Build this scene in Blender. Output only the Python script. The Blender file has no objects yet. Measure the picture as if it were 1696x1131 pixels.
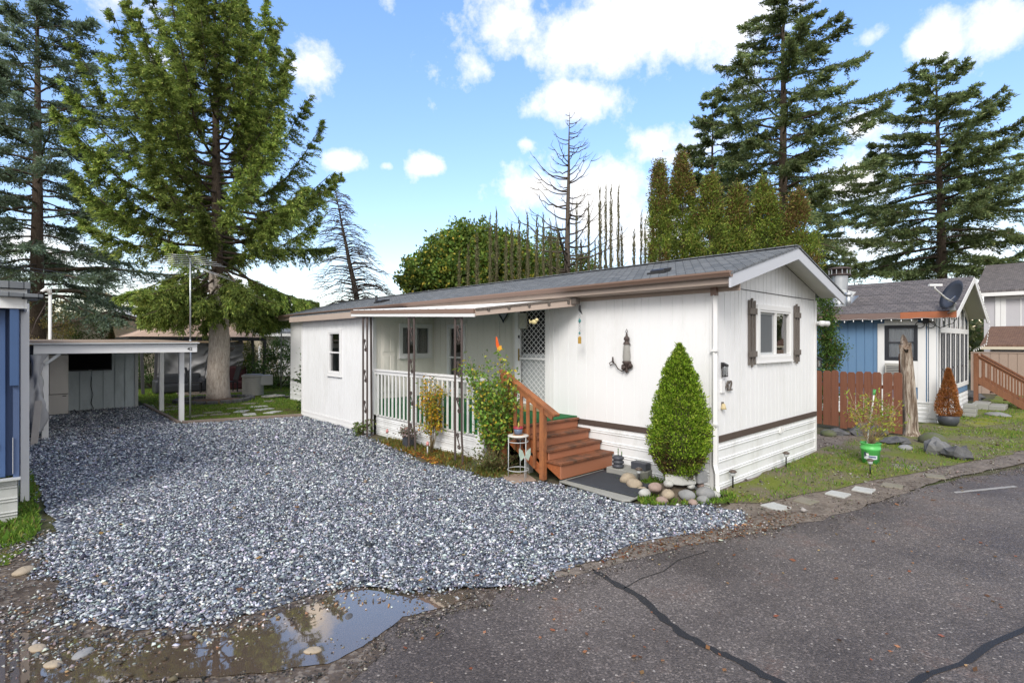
import bpy, math, random
import numpy as np
from mathutils import Vector, Matrix
S = bpy.context.scene
COL = S.collection
rad = math.radians
rng = np.random.default_rng(7)
random.seed(7)

# ------------------------------------------------------------ camera
CAM_H = 2.25
YAW = rad(47.3)
FW = (math.cos(YAW), math.sin(YAW)); RT = (math.sin(YAW), -math.cos(YAW))
cd = bpy.data.cameras.new('camera'); cam = bpy.data.objects.new('camera', cd); COL.objects.link(cam)
cam.location = (0, 0, CAM_H); cam.rotation_euler = (rad(90), 0, YAW - rad(90))
cd.sensor_width = 36; cd.lens = 36 * 876 / 1696; cd.clip_end = 2000; cd.clip_start = 0.05
S.camera = cam

def _ray(px, py):
    u = (px - 848) / 876; v = -(py - 566) / 876
    return FW[0] + RT[0] * u, FW[1] + RT[1] * u, v
def G(px, py, z=0.0):                      # survey: a point of the ground seen in the photo
    a, b, c = _ray(px, py); t = (z - CAM_H) / c
    return (a * t, b * t, z)
def D(px, py, d):                          # survey: a point at distance d along the view
    a, b, c = _ray(px, py)
    return (a * d, b * d, CAM_H + c * d)

# ------------------------------------------------------------ mesh helpers
class MB:
    def __init__(s): s.v = []; s.f = []; s.m = []; s.sm = []
    def add(s, vs, fs, mi=0, smooth=False):
        o = len(s.v); s.v += [tuple(p) for p in vs]
        for f in fs: s.f.append(tuple(i + o for i in f)); s.m.append(mi); s.sm.append(smooth)
        return s
    def box(s, x0, y0, z0, x1, y1, z1, mi=0):
        x0, x1 = sorted((x0, x1)); y0, y1 = sorted((y0, y1)); z0, z1 = sorted((z0, z1))
        return s.add([(x0,y0,z0),(x1,y0,z0),(x1,y1,z0),(x0,y1,z0),(x0,y0,z1),(x1,y0,z1),(x1,y1,z1),(x0,y1,z1)],
              [(3,2,1,0),(4,5,6,7),(0,1,5,4),(1,2,6,5),(2,3,7,6),(3,0,4,7)], mi)
    def beam(s, a, b, w, h, up=(0,0,1), mi=0):
        a = Vector(a); b = Vector(b); d = (b - a).normalized(); upv = Vector(up)
        if abs(d.dot(upv)) > .98: upv = Vector((1,0,0))
        r = d.cross(upv).normalized(); u = r.cross(d).normalized()
        vs = []
        for p in (a, b):
            for i, j in ((-1,-1),(1,-1),(1,1),(-1,1)): vs.append(p + r*(i*w/2) + u*(j*h/2))
        return s.add(vs, [(3,2,1,0),(4,5,6,7),(0,1,5,4),(1,2,6,5),(2,3,7,6),(3,0,4,7)], mi)
    def tube(s, pts, rr, n=8, mi=0, cap=True, smooth=True):
        pts = [Vector(p) for p in pts]
        if not hasattr(rr, '__len__'): rr = [rr] * len(pts)
        vs = []; fs = []; ref = None
        for i, p in enumerate(pts):
            d = (pts[min(i+1, len(pts)-1)] - pts[max(i-1, 0)]).normalized()
            if ref is None: ref = Vector((1,0,0)) if abs(d.x) < .8 else Vector((0,1,0))
            r = (ref - d * ref.dot(d)).normalized(); ref = r; u = d.cross(r)
            for k in range(n):
                a = 2*math.pi*k/n; vs.append(p + (r*math.cos(a) + u*math.sin(a)) * rr[i])
        for i in range(len(pts)-1):
            for k in range(n):
                fs.append((i*n+k, i*n+(k+1)%n, (i+1)*n+(k+1)%n, (i+1)*n+k))
        if cap: fs.append(tuple(range(n-1,-1,-1))); fs.append(tuple(range((len(pts)-1)*n, len(pts)*n)))
        return s.add(vs, fs, mi, smooth)
    def lathe(s, prof, c=(0,0,0), n=20, mi=0, smooth=True):
        vs = []; fs = []
        for r, z in prof:
            for k in range(n):
                a = 2*math.pi*k/n; vs.append((c[0]+r*math.cos(a), c[1]+r*math.sin(a), c[2]+z))
        for i in range(len(prof)-1):
            for k in range(n): fs.append((i*n+k, i*n+(k+1)%n, (i+1)*n+(k+1)%n, (i+1)*n+k))
        return s.add(vs, fs, mi, smooth)
    def prism(s, poly, off, mi=0):          # poly: 3-D polygon, off: extrusion vector
        n = len(poly); o = Vector(off); vs = [Vector(p) for p in poly] + [Vector(p)+o for p in poly]
        fs = [tuple(range(n-1,-1,-1)), tuple(range(n, 2*n))] + [(i,(i+1)%n,(i+1)%n+n,i+n) for i in range(n)]
        return s.add(vs, fs, mi)
    def sheet(s, prof, a0, a1, axis, mi=0, smooth=False):   # profile polyline swept straight along an axis
        n = len(prof); vs = []
        for a in (a0, a1):
            for p in prof: q = list(p); q.insert(axis, a); vs.append(q)
        return s.add(vs, [(i, i+1, n+i+1, n+i) for i in range(n-1)], mi, smooth)
    def ball(s, c, r, n=12, m=8, mi=0, squash=(1,1,1), noise=0, seed=0):
        rg = random.Random(seed); vs = []; fs = []
        ph = [rg.uniform(0, 6.28) for _ in range(6)]
        for i in range(m+1):
            t = math.pi*i/m
            for k in range(n):
                a = 2*math.pi*k/n
                q = 1 + noise*(math.sin(2*a+ph[0])*math.sin(t*2+ph[1]) + .7*math.sin(3*a+ph[2])*math.sin(3*t+ph[3]) + .5*math.sin(5*a+ph[4]+2*t))
                vs.append((c[0]+r*q*squash[0]*math.sin(t)*math.cos(a), c[1]+r*q*squash[1]*math.sin(t)*math.sin(a), c[2]+r*q*squash[2]*math.cos(t)))
        for i in range(m):
            for k in range(n): fs.append((i*n+k, (i+1)*n+k, (i+1)*n+(k+1)%n, i*n+(k+1)%n))
        return s.add(vs, fs, mi, True)
    def build(s, name, mats, parent=None, bevel=0.0, loc=None, rot=None):
        me = bpy.data.meshes.new(name); me.from_pydata(s.v, [], s.f)
        if not isinstance(mats, (list, tuple)): mats = [mats]
        for m in mats: me.materials.append(m)
        me.polygons.foreach_set('material_index', s.m); me.polygons.foreach_set('use_smooth', s.sm)
        me.update()
        o = bpy.data.objects.new(name, me); COL.objects.link(o)
        if parent: o.parent = parent
        if loc: o.location = loc
        if rot: o.rotation_euler = rot
        if bevel:
            b = o.modifiers.new('b', 'BEVEL'); b.width = bevel; b.segments = 2; b.limit_method = 'ANGLE'; b.angle_limit = rad(50)
        return o

def tag(o, label=None, cat=None, group=None, kind=None):
    if label: o['label'] = label
    if cat: o['category'] = cat
    if group: o['group'] = group
    if kind: o['kind'] = kind
    return o
def thing(name, label, cat, group=None, loc=(0,0,0), rz=0):
    o = bpy.data.objects.new(name, None); COL.objects.link(o); o.location = loc; o.rotation_euler = (0,0,rz)
    o.empty_display_size = .1
    return tag(o, label, cat, group)
def dup(root, loc, rz=0, label=None, scale=None):
    r = root.copy(); COL.objects.link(r); r.location = loc; r.rotation_euler = (0,0,rz)
    if scale: r.scale = scale
    if label: r['label'] = label
    for ch in list(root.children):
        c = ch.copy(); COL.objects.link(c); c.parent = r
        for g in list(ch.children):
            d = g.copy(); COL.objects.link(d); d.parent = c
    return r

def np_mesh(name, V, Fc, k, mat, colors=None, parent=None, smooth=False):
    """V (n,3), Fc (m,k) index array, colors (m,3) per face"""
    me = bpy.data.meshes.new(name)
    n = len(V); m = len(Fc)
    me.vertices.add(n); me.vertices.foreach_set('co', np.ascontiguousarray(V, dtype=np.float32).ravel())
    me.loops.add(m*k); me.loops.foreach_set('vertex_index', np.ascontiguousarray(Fc, dtype=np.int32).ravel())
    me.polygons.add(m); me.polygons.foreach_set('loop_start', np.arange(0, m*k, k, dtype=np.int32))
    try: me.polygons.foreach_set('loop_total', np.full(m, k, dtype=np.int32))
    except Exception: pass
    if smooth: me.polygons.foreach_set('use_smooth', np.ones(m, dtype=bool))
    me.update(calc_edges=True)
    if colors is not None:
        at = me.attributes.new('tint', 'FLOAT_COLOR', 'FACE')
        c4 = np.ones((m, 4), dtype=np.float32); c4[:, :3] = colors
        at.data.foreach_set('color', c4.ravel())
    me.materials.append(mat)
    o = bpy.data.objects.new(name, me); COL.objects.link(o)
    if parent: o.parent = parent
    return o

def leaves(name, P, Dr, L, W, cols, mat, parent=None, rg=None, fold=0.0):
    """rhombic leaves: P origin, Dr direction, L length, W width"""
    rg = rg or rng
    n = len(P); Dr = Dr / (np.linalg.norm(Dr, axis=1, keepdims=True) + 1e-9)
    R = rg.normal(size=(n, 3)); Sd = np.cross(Dr, R); Sd /= (np.linalg.norm(Sd, axis=1, keepdims=True) + 1e-9)
    L = np.broadcast_to(L, (n,))[:, None]; W = np.broadcast_to(W, (n,))[:, None]
    V = np.empty((n, 4, 3)); mid = P + Dr*L*.45
    V[:,0] = P; V[:,1] = mid + Sd*W*.5; V[:,2] = P + Dr*L; V[:,3] = mid - Sd*W*.5
    return np_mesh(name, V.reshape(-1,3), np.arange(n*4).reshape(n,4), 4, mat, cols, parent)

def palette(n, cols, w, jit=.15, rg=None):
    rg = rg or rng
    cols = np.array(cols); idx = rg.choice(len(cols), n, p=np.array(w)/sum(w))
    return np.clip(cols[idx] * (1 + rg.normal(size=(n,1))*jit) * (1 + rg.normal(size=(n,3))*jit*.3), 0.003, 1)

def inpoly(X, Y, poly):
    c = np.zeros(X.shape, bool); n = len(poly); j = n-1
    for i in range(n):
        xi, yi = poly[i][:2]; xj, yj = poly[j][:2]
        with np.errstate(divide='ignore', invalid='ignore'):
            c ^= ((yi > Y) != (yj > Y)) & (X < (xj-xi)*(Y-yi)/(yj-yi+1e-12) + xi)
        j = i
    return c
def vnoise(X, Y, s, seed=0):
    """smooth value noise 0..1"""
    x = np.asarray(X)/s; y = np.asarray(Y)/s; xi = np.floor(x).astype(int); yi = np.floor(y).astype(int); fx = x-xi; fy = y-yi
    fx = fx*fx*(3-2*fx); fy = fy*fy*(3-2*fy)
    def h(a, b):
        v = np.sin(a*127.1 + b*311.7 + seed*74.7) * 43758.5453; return v - np.floor(v)
    return (h(xi,yi)*(1-fx)+h(xi+1,yi)*fx)*(1-fy) + (h(xi,yi+1)*(1-fx)+h(xi+1,yi+1)*fx)*fy

# ------------------------------------------------------------ node materials
class NT:
    def __init__(s, name):
        s.mat = bpy.data.materials.new(name); s.mat.use_nodes = True; s.t = s.mat.node_tree
        s.t.nodes.clear(); s.out = s.t.nodes.new('ShaderNodeOutputMaterial')
        s.co = None
    def n(s, ty, props=None, **inp):
        nd = s.t.nodes.new('ShaderNode' + ty)
        for k, v in (props or {}).items(): setattr(nd, k, v)
        for k, v in inp.items():
            key = int(k[1:]) if k[0] == '_' and k[1:].isdigit() else k.replace('_', ' ')
            s.set(nd.inputs[key], v)
        return nd
    def set(s, sock, v):
        if isinstance(v, bpy.types.NodeSocket): s.t.links.new(v, sock)
        elif isinstance(v, bpy.types.Node): s.t.links.new(v.outputs[0], sock)
        else:
            if sock.type == 'RGBA' and len(v) == 3: v = (*v, 1)
            sock.default_value = v
    def obj(s):
        if s.co is None: s.co = s.n('TexCoord').outputs['Object']
        return s.co
    def geo(s): return s.n('NewGeometry').outputs['Position']
    def map(s, vec, scale=(1,1,1), rot=(0,0,0)):
        return s.n('Mapping', Vector=vec, Scale=scale, Rotation=rot).outputs[0]
    def noise(s, vec, scale, detail=4, rough=.55, dist=0):
        return s.n('TexNoise', Vector=vec, Scale=scale, Detail=detail, Roughness=rough, Distortion=dist).outputs[0]
    def ramp(s, fac, stops):
        r = s.n('ValToRGB', Fac=fac).color_ramp if False else None
        nd = s.n('ValToRGB', Fac=fac); cr = nd.color_ramp
        while len(cr.elements) < len(stops): cr.elements.new(.5)
        for e, (p, c) in zip(cr.elements, stops):
            e.position = p; e.color = (*c, 1) if hasattr(c, '__len__') else (c, c, c, 1)
        return nd.outputs[0]
    def mix(s, f, a, b, blend='MIX'):
        nd = s.t.nodes.new('ShaderNodeMix'); nd.data_type = 'RGBA'; nd.blend_type = blend
        s.set(nd.inputs[0], f); s.set(nd.inputs[6], a); s.set(nd.inputs[7], b)
        return nd.outputs[2]
    def math(s, op, a, b=0.0, c=0.0):
        nd = s.t.nodes.new('ShaderNodeMath'); nd.operation = op
        s.set(nd.inputs[0], a); s.set(nd.inputs[1], b); s.set(nd.inputs[2], c); return nd.outputs[0]
    def bump(s, h, strength=.3, dist=.01, normal=None):
        nd = s.n('Bump', Height=h, Strength=strength, Distance=dist)
        if normal: s.set(nd.inputs['Normal'], normal)
        return nd.outputs[0]
    def bsdf(s, col, rough=.6, normal=None, metal=0, spec=.5, **k):
        b = s.n('BsdfPrincipled', Base_Color=col, Roughness=rough, Metallic=metal)
        b.inputs['Specular IOR Level'].default_value = spec
        if normal is not None: s.set(b.inputs['Normal'], normal)
        for kk, v in k.items(): s.set(b.inputs[kk.replace('_', ' ')], v)
        return b.outputs[0]
    def done(s, sh): s.t.links.new(sh, s.out.inputs['Surface']); return s.mat

def sc(c, k): return tuple(min(1, x*k) for x in c)
def paint(name, c, rough=.5, var=.08, scale=2.5, bump=.15, bs=60, stretch=(1,1,1), dirt=None, dirt_amt=.35, dscale=1.2, metal=0, spec=.4):
    t = NT(name); v = t.obj(); vm = t.map(v, scale=stretch)
    n1 = t.noise(vm, scale, 5, .6); n2 = t.noise(vm, bs, 3)
    col = t.mix(n1, sc(c, 1-var), sc(c, 1+var))
    col = t.mix(t.math('MULTIPLY', n2, .25), col, sc(c, .75))
    if dirt:
        d = t.ramp(t.noise(t.map(v, scale=(1,1,.35)), dscale, 8, .7), [(.5,0.),(.72,1.)])
        col = t.mix(t.math('MULTIPLY', d, dirt_amt), col, dirt)
    return t.done(t.bsdf(col, t.math('MULTIPLY_ADD', n1, .25, rough-.12), t.bump(n2, bump, .004), metal, spec))
def wood(name, c, c2, rough=.6, axis=1, scale=6, bump=.4, dirt=None, spec=.35):
    t = NT(name); v = t.obj(); st = [14, 14, 14]; st[axis] = .8
    g = t.noise(t.map(v, scale=tuple(st)), scale*.35, 8, .65, .3); b = t.noise(v, 1.7, 4)
    col = t.mix(t.ramp(g, [(.3,0.),(.7,1.)]), c2, c); col = t.mix(t.math('MULTIPLY', b, .5), col, sc(c2, .8))
    if dirt: col = t.mix(t.ramp(t.noise(v, 4, 6, .7), [(.45,0.),(.6,.8)]), col, dirt)
    return t.done(t.bsdf(col, rough, t.bump(g, bump, .004), 0, spec))
def foliage(name, trans=.38, rough=.6):
    t = NT(name); a = t.n('Attribute', {'attribute_name': 'tint'}).outputs['Color']
    d = t.bsdf(a, rough, spec=.3); tr = t.n('BsdfTranslucent', Color=t.mix(.35, a, (.30,.38,.08), 'MIX')).outputs[0]
    return t.done(t.n('MixShader', _0=trans, _1=d, _2=tr).outputs[0])
def tinted(name, rough=.8, spec=.3, bump=0):
    t = NT(name); a = t.n('Attribute', {'attribute_name': 'tint'}).outputs['Color']
    n = t.noise(t.obj(), 90, 3); c = t.mix(n, t.mix(.25, a, (0,0,0)), a)
    return t.done(t.bsdf(c, rough, t.bump(n, .3, .003) if bump else None, spec=spec))
def glassmat(name, tint=(.55,.6,.62), refl=.9):
    t = NT(name); fr = t.n('Fresnel', IOR=1.5).outputs[0]
    nz = t.bump(t.noise(t.obj(), .9, 2), .06, .05)
    gl = t.n('BsdfGlossy', Color=(refl,)*3, Roughness=.02, Normal=nz).outputs[0]
    tr = t.n('BsdfTransparent', Color=tint).outputs[0]
    return t.done(t.n('MixShader', _0=t.math('MULTIPLY_ADD', fr, 1.6, .06), _1=tr, _2=gl).outputs[0])

M = {}
M['white'] = paint('white_paint', (.855,.86,.87), .5, .03, 1.1, .2, 80, dirt=(.50,.49,.44), dirt_amt=.30, dscale=1.1)
M['white2'] = paint('white_trim_paint', (.80,.80,.80), .45, .03, 2, .12, 60, dirt=(.5,.48,.44), dirt_amt=.15)
M['skirt'] = paint('white_metal_skirting', (.83,.84,.85), .38, .03, 2, .05, 30, dirt=(.33,.32,.27), dirt_amt=.38, dscale=2.6)
M['brown'] = wood('weathered_brown_trim', (.115,.085,.07), (.07,.05,.042), .7, 1)
M['brownx'] = wood('weathered_brown_board', (.20,.175,.155), (.10,.085,.075), .8, 2)
M['gutter'] = paint('brown_painted_gutter', (.235,.155,.12), .4, .06, 2, .05)
M['fascia'] = paint('taupe_painted_fascia', (.44,.355,.30), .55, .08, 2, .2, dirt=(.2,.15,.12), dirt_amt=.3)
M['rake'] = paint('pale_grey_bargeboard', (.55,.57,.62), .6, .06, 3, .3, 40)
M['soffit'] = paint('soffit_paint', (.60,.60,.57), .7, .04, 2)
M['glass'] = glassmat('window_glass', (.86,.88,.88))
M['clearglass'] = glassmat('clear_window_glass', (.98,.98,.98), .9)
M['darkglass'] = glassmat('dark_window_glass', (.5,.54,.54), .95)
M['screen'] = paint('insect_screen', (.12,.13,.14), .8, .05, 2)
M['curtain'] = paint('curtain_cloth', (.16,.14,.12), .9, .2, 4, .3, 20, stretch=(8,8,.2))
M['curtainlt'] = paint('pale_green_grey_curtain', (.34,.40,.38), .85, .1, 3, .2, 20, stretch=(8,8,.2))
M['porchwhite'] = paint('warm_white_wall_paint', (.80,.775,.71), .55, .03, 1.1, .2, 80)
M['blind'] = paint('pale_blind', (.75,.78,.78), .8, .05, 3)
M['stairwood'] = wood('brown_stained_stair_wood', (.30,.13,.065), (.17,.075,.04), .55, 2, 7, .4)
M['darkroom'] = paint('dark_interior', (.05,.05,.05), .9, .1, 2)
M['iron'] = paint('rusty_brown_iron', (.075,.055,.050), .55, .2, 9, .5, 90, metal=.1)
M['black'] = paint('black_plastic', (.018,.018,.02), .4, .1, 5)
M['blackfab'] = paint('black_fabric', (.02,.021,.025), .8, .2, 3, .4, 50)
M['orange'] = wood('orange_stained_step_wood', (.46,.155,.055), (.27,.085,.035), .5, 0, 7, .4)
M['orangez'] = wood('orange_stained_post_wood', (.52,.21,.08), (.26,.095,.04), .6, 2, 10, .6, dirt=(.22,.09,.045))
M['tread'] = wood('worn_brown_tread_wood', (.36,.135,.062), (.13,.055,.032), .6, 0, 7, .6, dirt=(.06,.042,.03))
M['riser'] = paint('brown_riser_paint', (.38,.155,.085), .55, .08, 3, .25)
M['carpet'] = paint('green_outdoor_carpet', (.012,.13,.04), .95, .25, 6, 1.0, 200)
M['mat'] = paint('charcoal_doormat', (.04,.045,.055), .9, .35, 9, 1.0, 120)
M['concrete'] = paint('grey_concrete', (.30,.30,.28), .85, .12, 4, .6, 50, dirt=(.12,.13,.08), dirt_amt=.5)
M['slab'] = paint('pale_paver', (.44,.45,.44), .85, .1, 4, .5, 60, dirt=(.22,.2,.16), dirt_amt=.5, dscale=3)
M['slabdark'] = paint('mossy_paver', (.22,.20,.16), .9, .2, 4, .6, 50, dirt=(.07,.09,.03), dirt_amt=.6, dscale=4)
M['alu'] = paint('galvanised_metal', (.50,.52,.54), .35, .1, 4, .1, metal=.8)
M['steel'] = paint('brushed_stainless_steel', (.60,.57,.53), .38, .12, 3, .05, 90, stretch=(1,1,.15), metal=.45)
M['lightgrey'] = paint('light_grey_paint', (.50,.52,.53), .55, .06, 4)
M['bluew'] = paint('blue_wall_paint', (.135,.25,.42), .6, .08, 2.2, .4, 60, dirt=(.22,.30,.40), dirt_amt=.2)
M['navyw'] = paint('slate_blue_wall_paint', (.075,.115,.225), .6, .10, 2.2, .4, 60, dirt=(.05,.08,.15), dirt_amt=.3)
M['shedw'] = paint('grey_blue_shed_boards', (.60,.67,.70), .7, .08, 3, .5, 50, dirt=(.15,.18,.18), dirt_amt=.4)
M['tarp'] = paint('silver_grey_tarpaulin', (.36,.36,.37), .42, .12, 2, .2, 20)
M['tarpdark'] = paint('black_tarpaulin', (.035,.038,.045), .35, .2, 3, .2, 20)
M['canvas'] = paint('tan_canvas', (.50,.36,.27), .85, .05, 3, .2, 60)
M['beige'] = paint('cream_siding', (.62,.56,.44), .7, .05, 3)
M['fence'] = wood('reddish_brown_fence_boards', (.235,.098,.056), (.16,.062,.036), .65, 2, 6, .4)
M['deckwood'] = wood('weathered_deck_boards', (.30,.24,.20), (.18,.14,.115), .8, 0)
M['tan'] = paint('tan_fence_paint', (.36,.27,.22), .7, .07, 3, .3)
M['grayw'] = paint('pale_grey_siding', (.52,.51,.54), .65, .04, 3, .2)
M['pot'] = paint('dark_grey_pot', (.06,.065,.08), .5, .15, 6)
M['trunk'] = None

def bark(name, c, c2, sc_=5):
    t = NT(name); v = t.obj()
    g = t.noise(t.map(v, scale=(5,5,1.2)), sc_, 8, .7, .5); m = t.noise(v, 1.3, 4)
    col = t.mix(t.ramp(g, [(.35,0.),(.65,1.)]), c2, c); col = t.mix(t.math('MULTIPLY', m, .3), col, c2)
    return t.done(t.bsdf(col, .9, t.bump(g, 1.0, .05), spec=.2))
M['bark'] = bark('grey_brown_bark', (.17,.13,.10), (.06,.045,.035))
M['barkpale'] = bark('pale_lichen_bark', (.74,.67,.60), (.36,.29,.24), 4)
M['barkmoss'] = bark('mossy_bark', (.15,.145,.075), (.06,.05,.03))
M['barkdark'] = bark('dark_dead_bark', (.17,.14,.115), (.07,.055,.045))
M['leaf'] = foliage('leaf_foliage', .36)
M['needle'] = foliage('needle_foliage', .38, .7)
M['blade'] = foliage('grass_blades', .35)
M['stone'] = tinted('crushed_stone', .75, .35)

def shingles(name, c1, c2, c3, ax='y'):
    """rows run along the eave (object y); slope coordinate is object x"""
    t = NT(name); v = t.obj(); sp = t.n('SeparateXYZ', Vector=v)
    cb = t.n('CombineXYZ', X=sp.outputs[1], Y=sp.outputs[0]).outputs[0]
    b = t.n('TexBrick', {'offset': .5, 'squash': 1.0}, Vector=cb, Color1=(1,1,1), Color2=(0,0,0), Mortar=(.0,.0,.0), Scale=1.0)
    b.inputs['Mortar Size'].default_value = .006; b.inputs['Brick Width'].default_value = .16; b.inputs['Row Height'].default_value = .135
    b.inputs['Bias'].default_value = 0
    n = t.noise(v, 2.2, 6, .65); sp2 = t.noise(v, 140, 2)
    col = t.mix(b.outputs[0], c1, c2); col = t.mix(t.ramp(n, [(.4,0.),(.7,.6)]), col, c3)
    col = t.mix(t.math('MULTIPLY', sp2, .5), col, sc(c1, .6)); col = t.mix(b.outputs[1], col, sc(c1, .35))
    return t.done(t.bsdf(col, .85, t.bump(t.math('ADD', t.math('MULTIPLY', b.outputs[1], -1.), t.math('MULTIPLY', sp2, .5)), .5, .006), spec=.3))
M['shingle'] = shingles('grey_asphalt_shingles', (.13,.145,.165), (.24,.255,.275), (.19,.20,.21))
M['shinglebrown'] = shingles('brown_grey_shingles', (.115,.105,.11), (.205,.185,.185), (.16,.15,.152))
M['shinglered'] = shingles('reddish_brown_shingles', (.15,.085,.06), (.24,.14,.10), (.17,.11,.09))
# ============================================================ sky, sun
SUN_DIR = Vector((-0.80, -0.50, 0.0)).normalized(); SUN_EL = rad(38)
sd = Vector((SUN_DIR.x*math.cos(SUN_EL), SUN_DIR.y*math.cos(SUN_EL), math.sin(SUN_EL)))
sl = bpy.data.lights.new('sun', 'SUN'); sl.energy = 1.3; sl.angle = rad(26); sl.color = (1.0, .95, .88)
so = bpy.data.objects.new('sun', sl); COL.objects.link(so); so.rotation_euler = sd.to_track_quat('Z', 'Y').to_euler(); so.location = (-20,-12,25)
W = bpy.data.worlds.new('World'); S.world = W; W.use_nodes = True
wt = W.node_tree; wt.nodes.clear()
class WN(NT):
    def __init__(s): s.t = wt; s.co = None; s.mat = None
w = WN()
sky = w.n('TexSky'); sky.sky_type = 'NISHITA'; sky.sun_disc = False; sky.sun_elevation = SUN_EL
sky.sun_rotation = math.atan2(SUN_DIR.x, SUN_DIR.y); sky.altitude = 0; sky.air_density = 1.0; sky.dust_density = .6; sky.ozone_density = 1.6
dirv = w.n('TexCoord').outputs['Generated']
sx = w.n('SeparateXYZ', Vector=dirv)
el = w.math('ARCSINE', sx.outputs[2]); az = w.math('ARCTAN2', sx.outputs[1], sx.outputs[0])
# clouds: (azimuth, elevation, half width, half height, weight) in radians on the sky dome
def cl(px, py, hw, hh, k=1.0):
    a, b, c = _ray(px, py); L = math.sqrt(a*a+b*b)
    cosf = 1/L
    return (math.atan2(b, a), math.atan2(c, L), hw/876*cosf*cosf, hh/876*cosf, k)
CL = [cl(1100,20,190,75,1.25), cl(1010,60,200,55,1.2), cl(860,40,80,60,.9), cl(950,170,95,32,1.15), cl(790,120,40,25,.8), cl(1110,240,85,38,1.0), cl(880,315,60,28,1.0), cl(1000,330,95,60,1.25), cl(1080,380,110,60,1.1),
      cl(1180,150,60,25,.5), cl(520,120,50,42,1.0), cl(570,266,40,20,1.1), cl(708,274,34,20,1.2), cl(640,275,14,8,.8), cl(1420,210,45,26,.95), cl(1400,300,60,45,1.0), cl(1440,400,90,40,.9), cl(1545,65,55,35,1.0), cl(1660,40,60,50,1.0), cl(1440,60,40,20,.7),
      cl(215,30,110,45,.75), cl(250,100,45,35,.95), cl(640,10,30,18,.8), cl(60,420,200,40,.9), cl(600,440,100,35,.5), cl(1640,400,90,60,.9), cl(1600,480,160,30,.8), cl(1100,430,200,40,.7), cl(330,470,200,30,.7), cl(870,240,18,10,.5)]
wob = w.noise(dirv, 7, 7, .62); wob2 = w.noise(dirv, 26, 6, .65)
f = None
for a0, e0, sa, se, k in CL:
    dx = w.math('DIVIDE', w.math('SUBTRACT', az, a0), sa*1.08); dy = w.math('DIVIDE', w.math('SUBTRACT', el, e0), se*1.08)
    r2 = w.math('MULTIPLY_ADD', dx, dx, w.math('MULTIPLY', dy, dy))
    g = w.math('MULTIPLY', w.math('EXPONENT', w.math('MULTIPLY', r2, -1.0)), k)
    f = g if f is None else w.math('MAXIMUM', f, g)
# clouds over the rest of the dome, behind the viewer
behind = w.math('ABSOLUTE', w.math('SUBTRACT', az, YAW))
gen = w.math('MULTIPLY', w.ramp(w.noise(dirv, 2.2, 6, .6), [(.28,0.),(.48,1.)]), w.ramp(w.math('DIVIDE', behind, 3.2), [(.28,0.),(.42,1.1)]))
f = w.math('MAXIMUM', f, gen)
dens = w.math('ADD', f, w.math('ADD', w.math('MULTIPLY', w.math('SUBTRACT', wob, .5), 1.9), w.math('MULTIPLY', w.math('SUBTRACT', wob2, .5), 1.15)))
mask = w.ramp(dens, [(.38,0.),(.62,.45),(.98,1.)])
shade = w.ramp(w.math('ADD', w.math('MULTIPLY', wob, .6), w.math('MULTIPLY', dens, .4)), [(.30,(.80,.86,.95)),(.62,(1.0,.99,.98))])
skyc = w.mix(.80, (0,0,0), sky.outputs[0])
SKY_ST = .13
hz = w.ramp(el, [(0.0,(.86,.70,.63)),(.20,(.83,.83,.86)),(.62,(.94,1.07,1.33))])
skyb = w.mix(1.0, sky.outputs[0], hz, 'MULTIPLY')
cloudc = w.mix(1.0, shade, (4.2,4.2,4.2), 'MULTIPLY')
colr = w.mix(mask, skyb, cloudc)
bg = w.n('Background', Color=colr, Strength=SKY_ST)
wo = w.t.nodes.new('ShaderNodeOutputWorld'); w.t.links.new(bg.outputs[0], wo.inputs[0])
W.cycles.sampling_method = 'MANUAL'; W.cycles.sample_map_resolution = 1024
S.view_settings.view_transform = 'Standard'; S.view_settings.look = 'None'; S.view_settings.exposure = 1.22; S.view_settings.gamma = 1
S.cycles.max_bounces = 6; S.cycles.transparent_max_bounces = 12; S.cycles.diffuse_bounces = 3; S.cycles.glossy_bounces = 3
S.cycles.use_denoising = True
S.cycles.caustics_reflective = False; S.cycles.caustics_refractive = False

# ============================================================ ground
def flat(name, poly, z, mat, label=None, kind='structure', nx=None):
    m = MB(); m.add([(p[0], p[1], z) for p in poly], [tuple(range(len(poly)))])
    # keep the face looking up
    a = sum(poly[i-1][0]*poly[i][1]-poly[i][0]*poly[i-1][1] for i in range(len(poly)))
    if a < 0: m.f = [tuple(reversed(q)) for q in m.f]
    o = m.build(name, mat); o['kind'] = kind
    return o
t = NT('soil_and_moss'); v = t.geo()
n1 = t.noise(v, .8, 8, .65); n2 = t.noise(v, 9, 6, .7); n3 = t.noise(v, 60, 3)
c = t.mix(t.ramp(n2, [(.35,0.),(.7,1.)]), (.085,.065,.045), (.22,.18,.14))
c = t.mix(t.ramp(n1, [(.42,0.),(.56,.8)]), c, (.07,.095,.025))
c = t.mix(t.math('MULTIPLY', n3, .5), c, (.03,.03,.018))
M['soil'] = t.done(t.bsdf(c, .95, t.bump(n2, .8, .03), spec=.2))
flat('ground', [(-300,-200),(300,-200),(300,300),(-300,300)], -.02, M['soil'])

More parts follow.
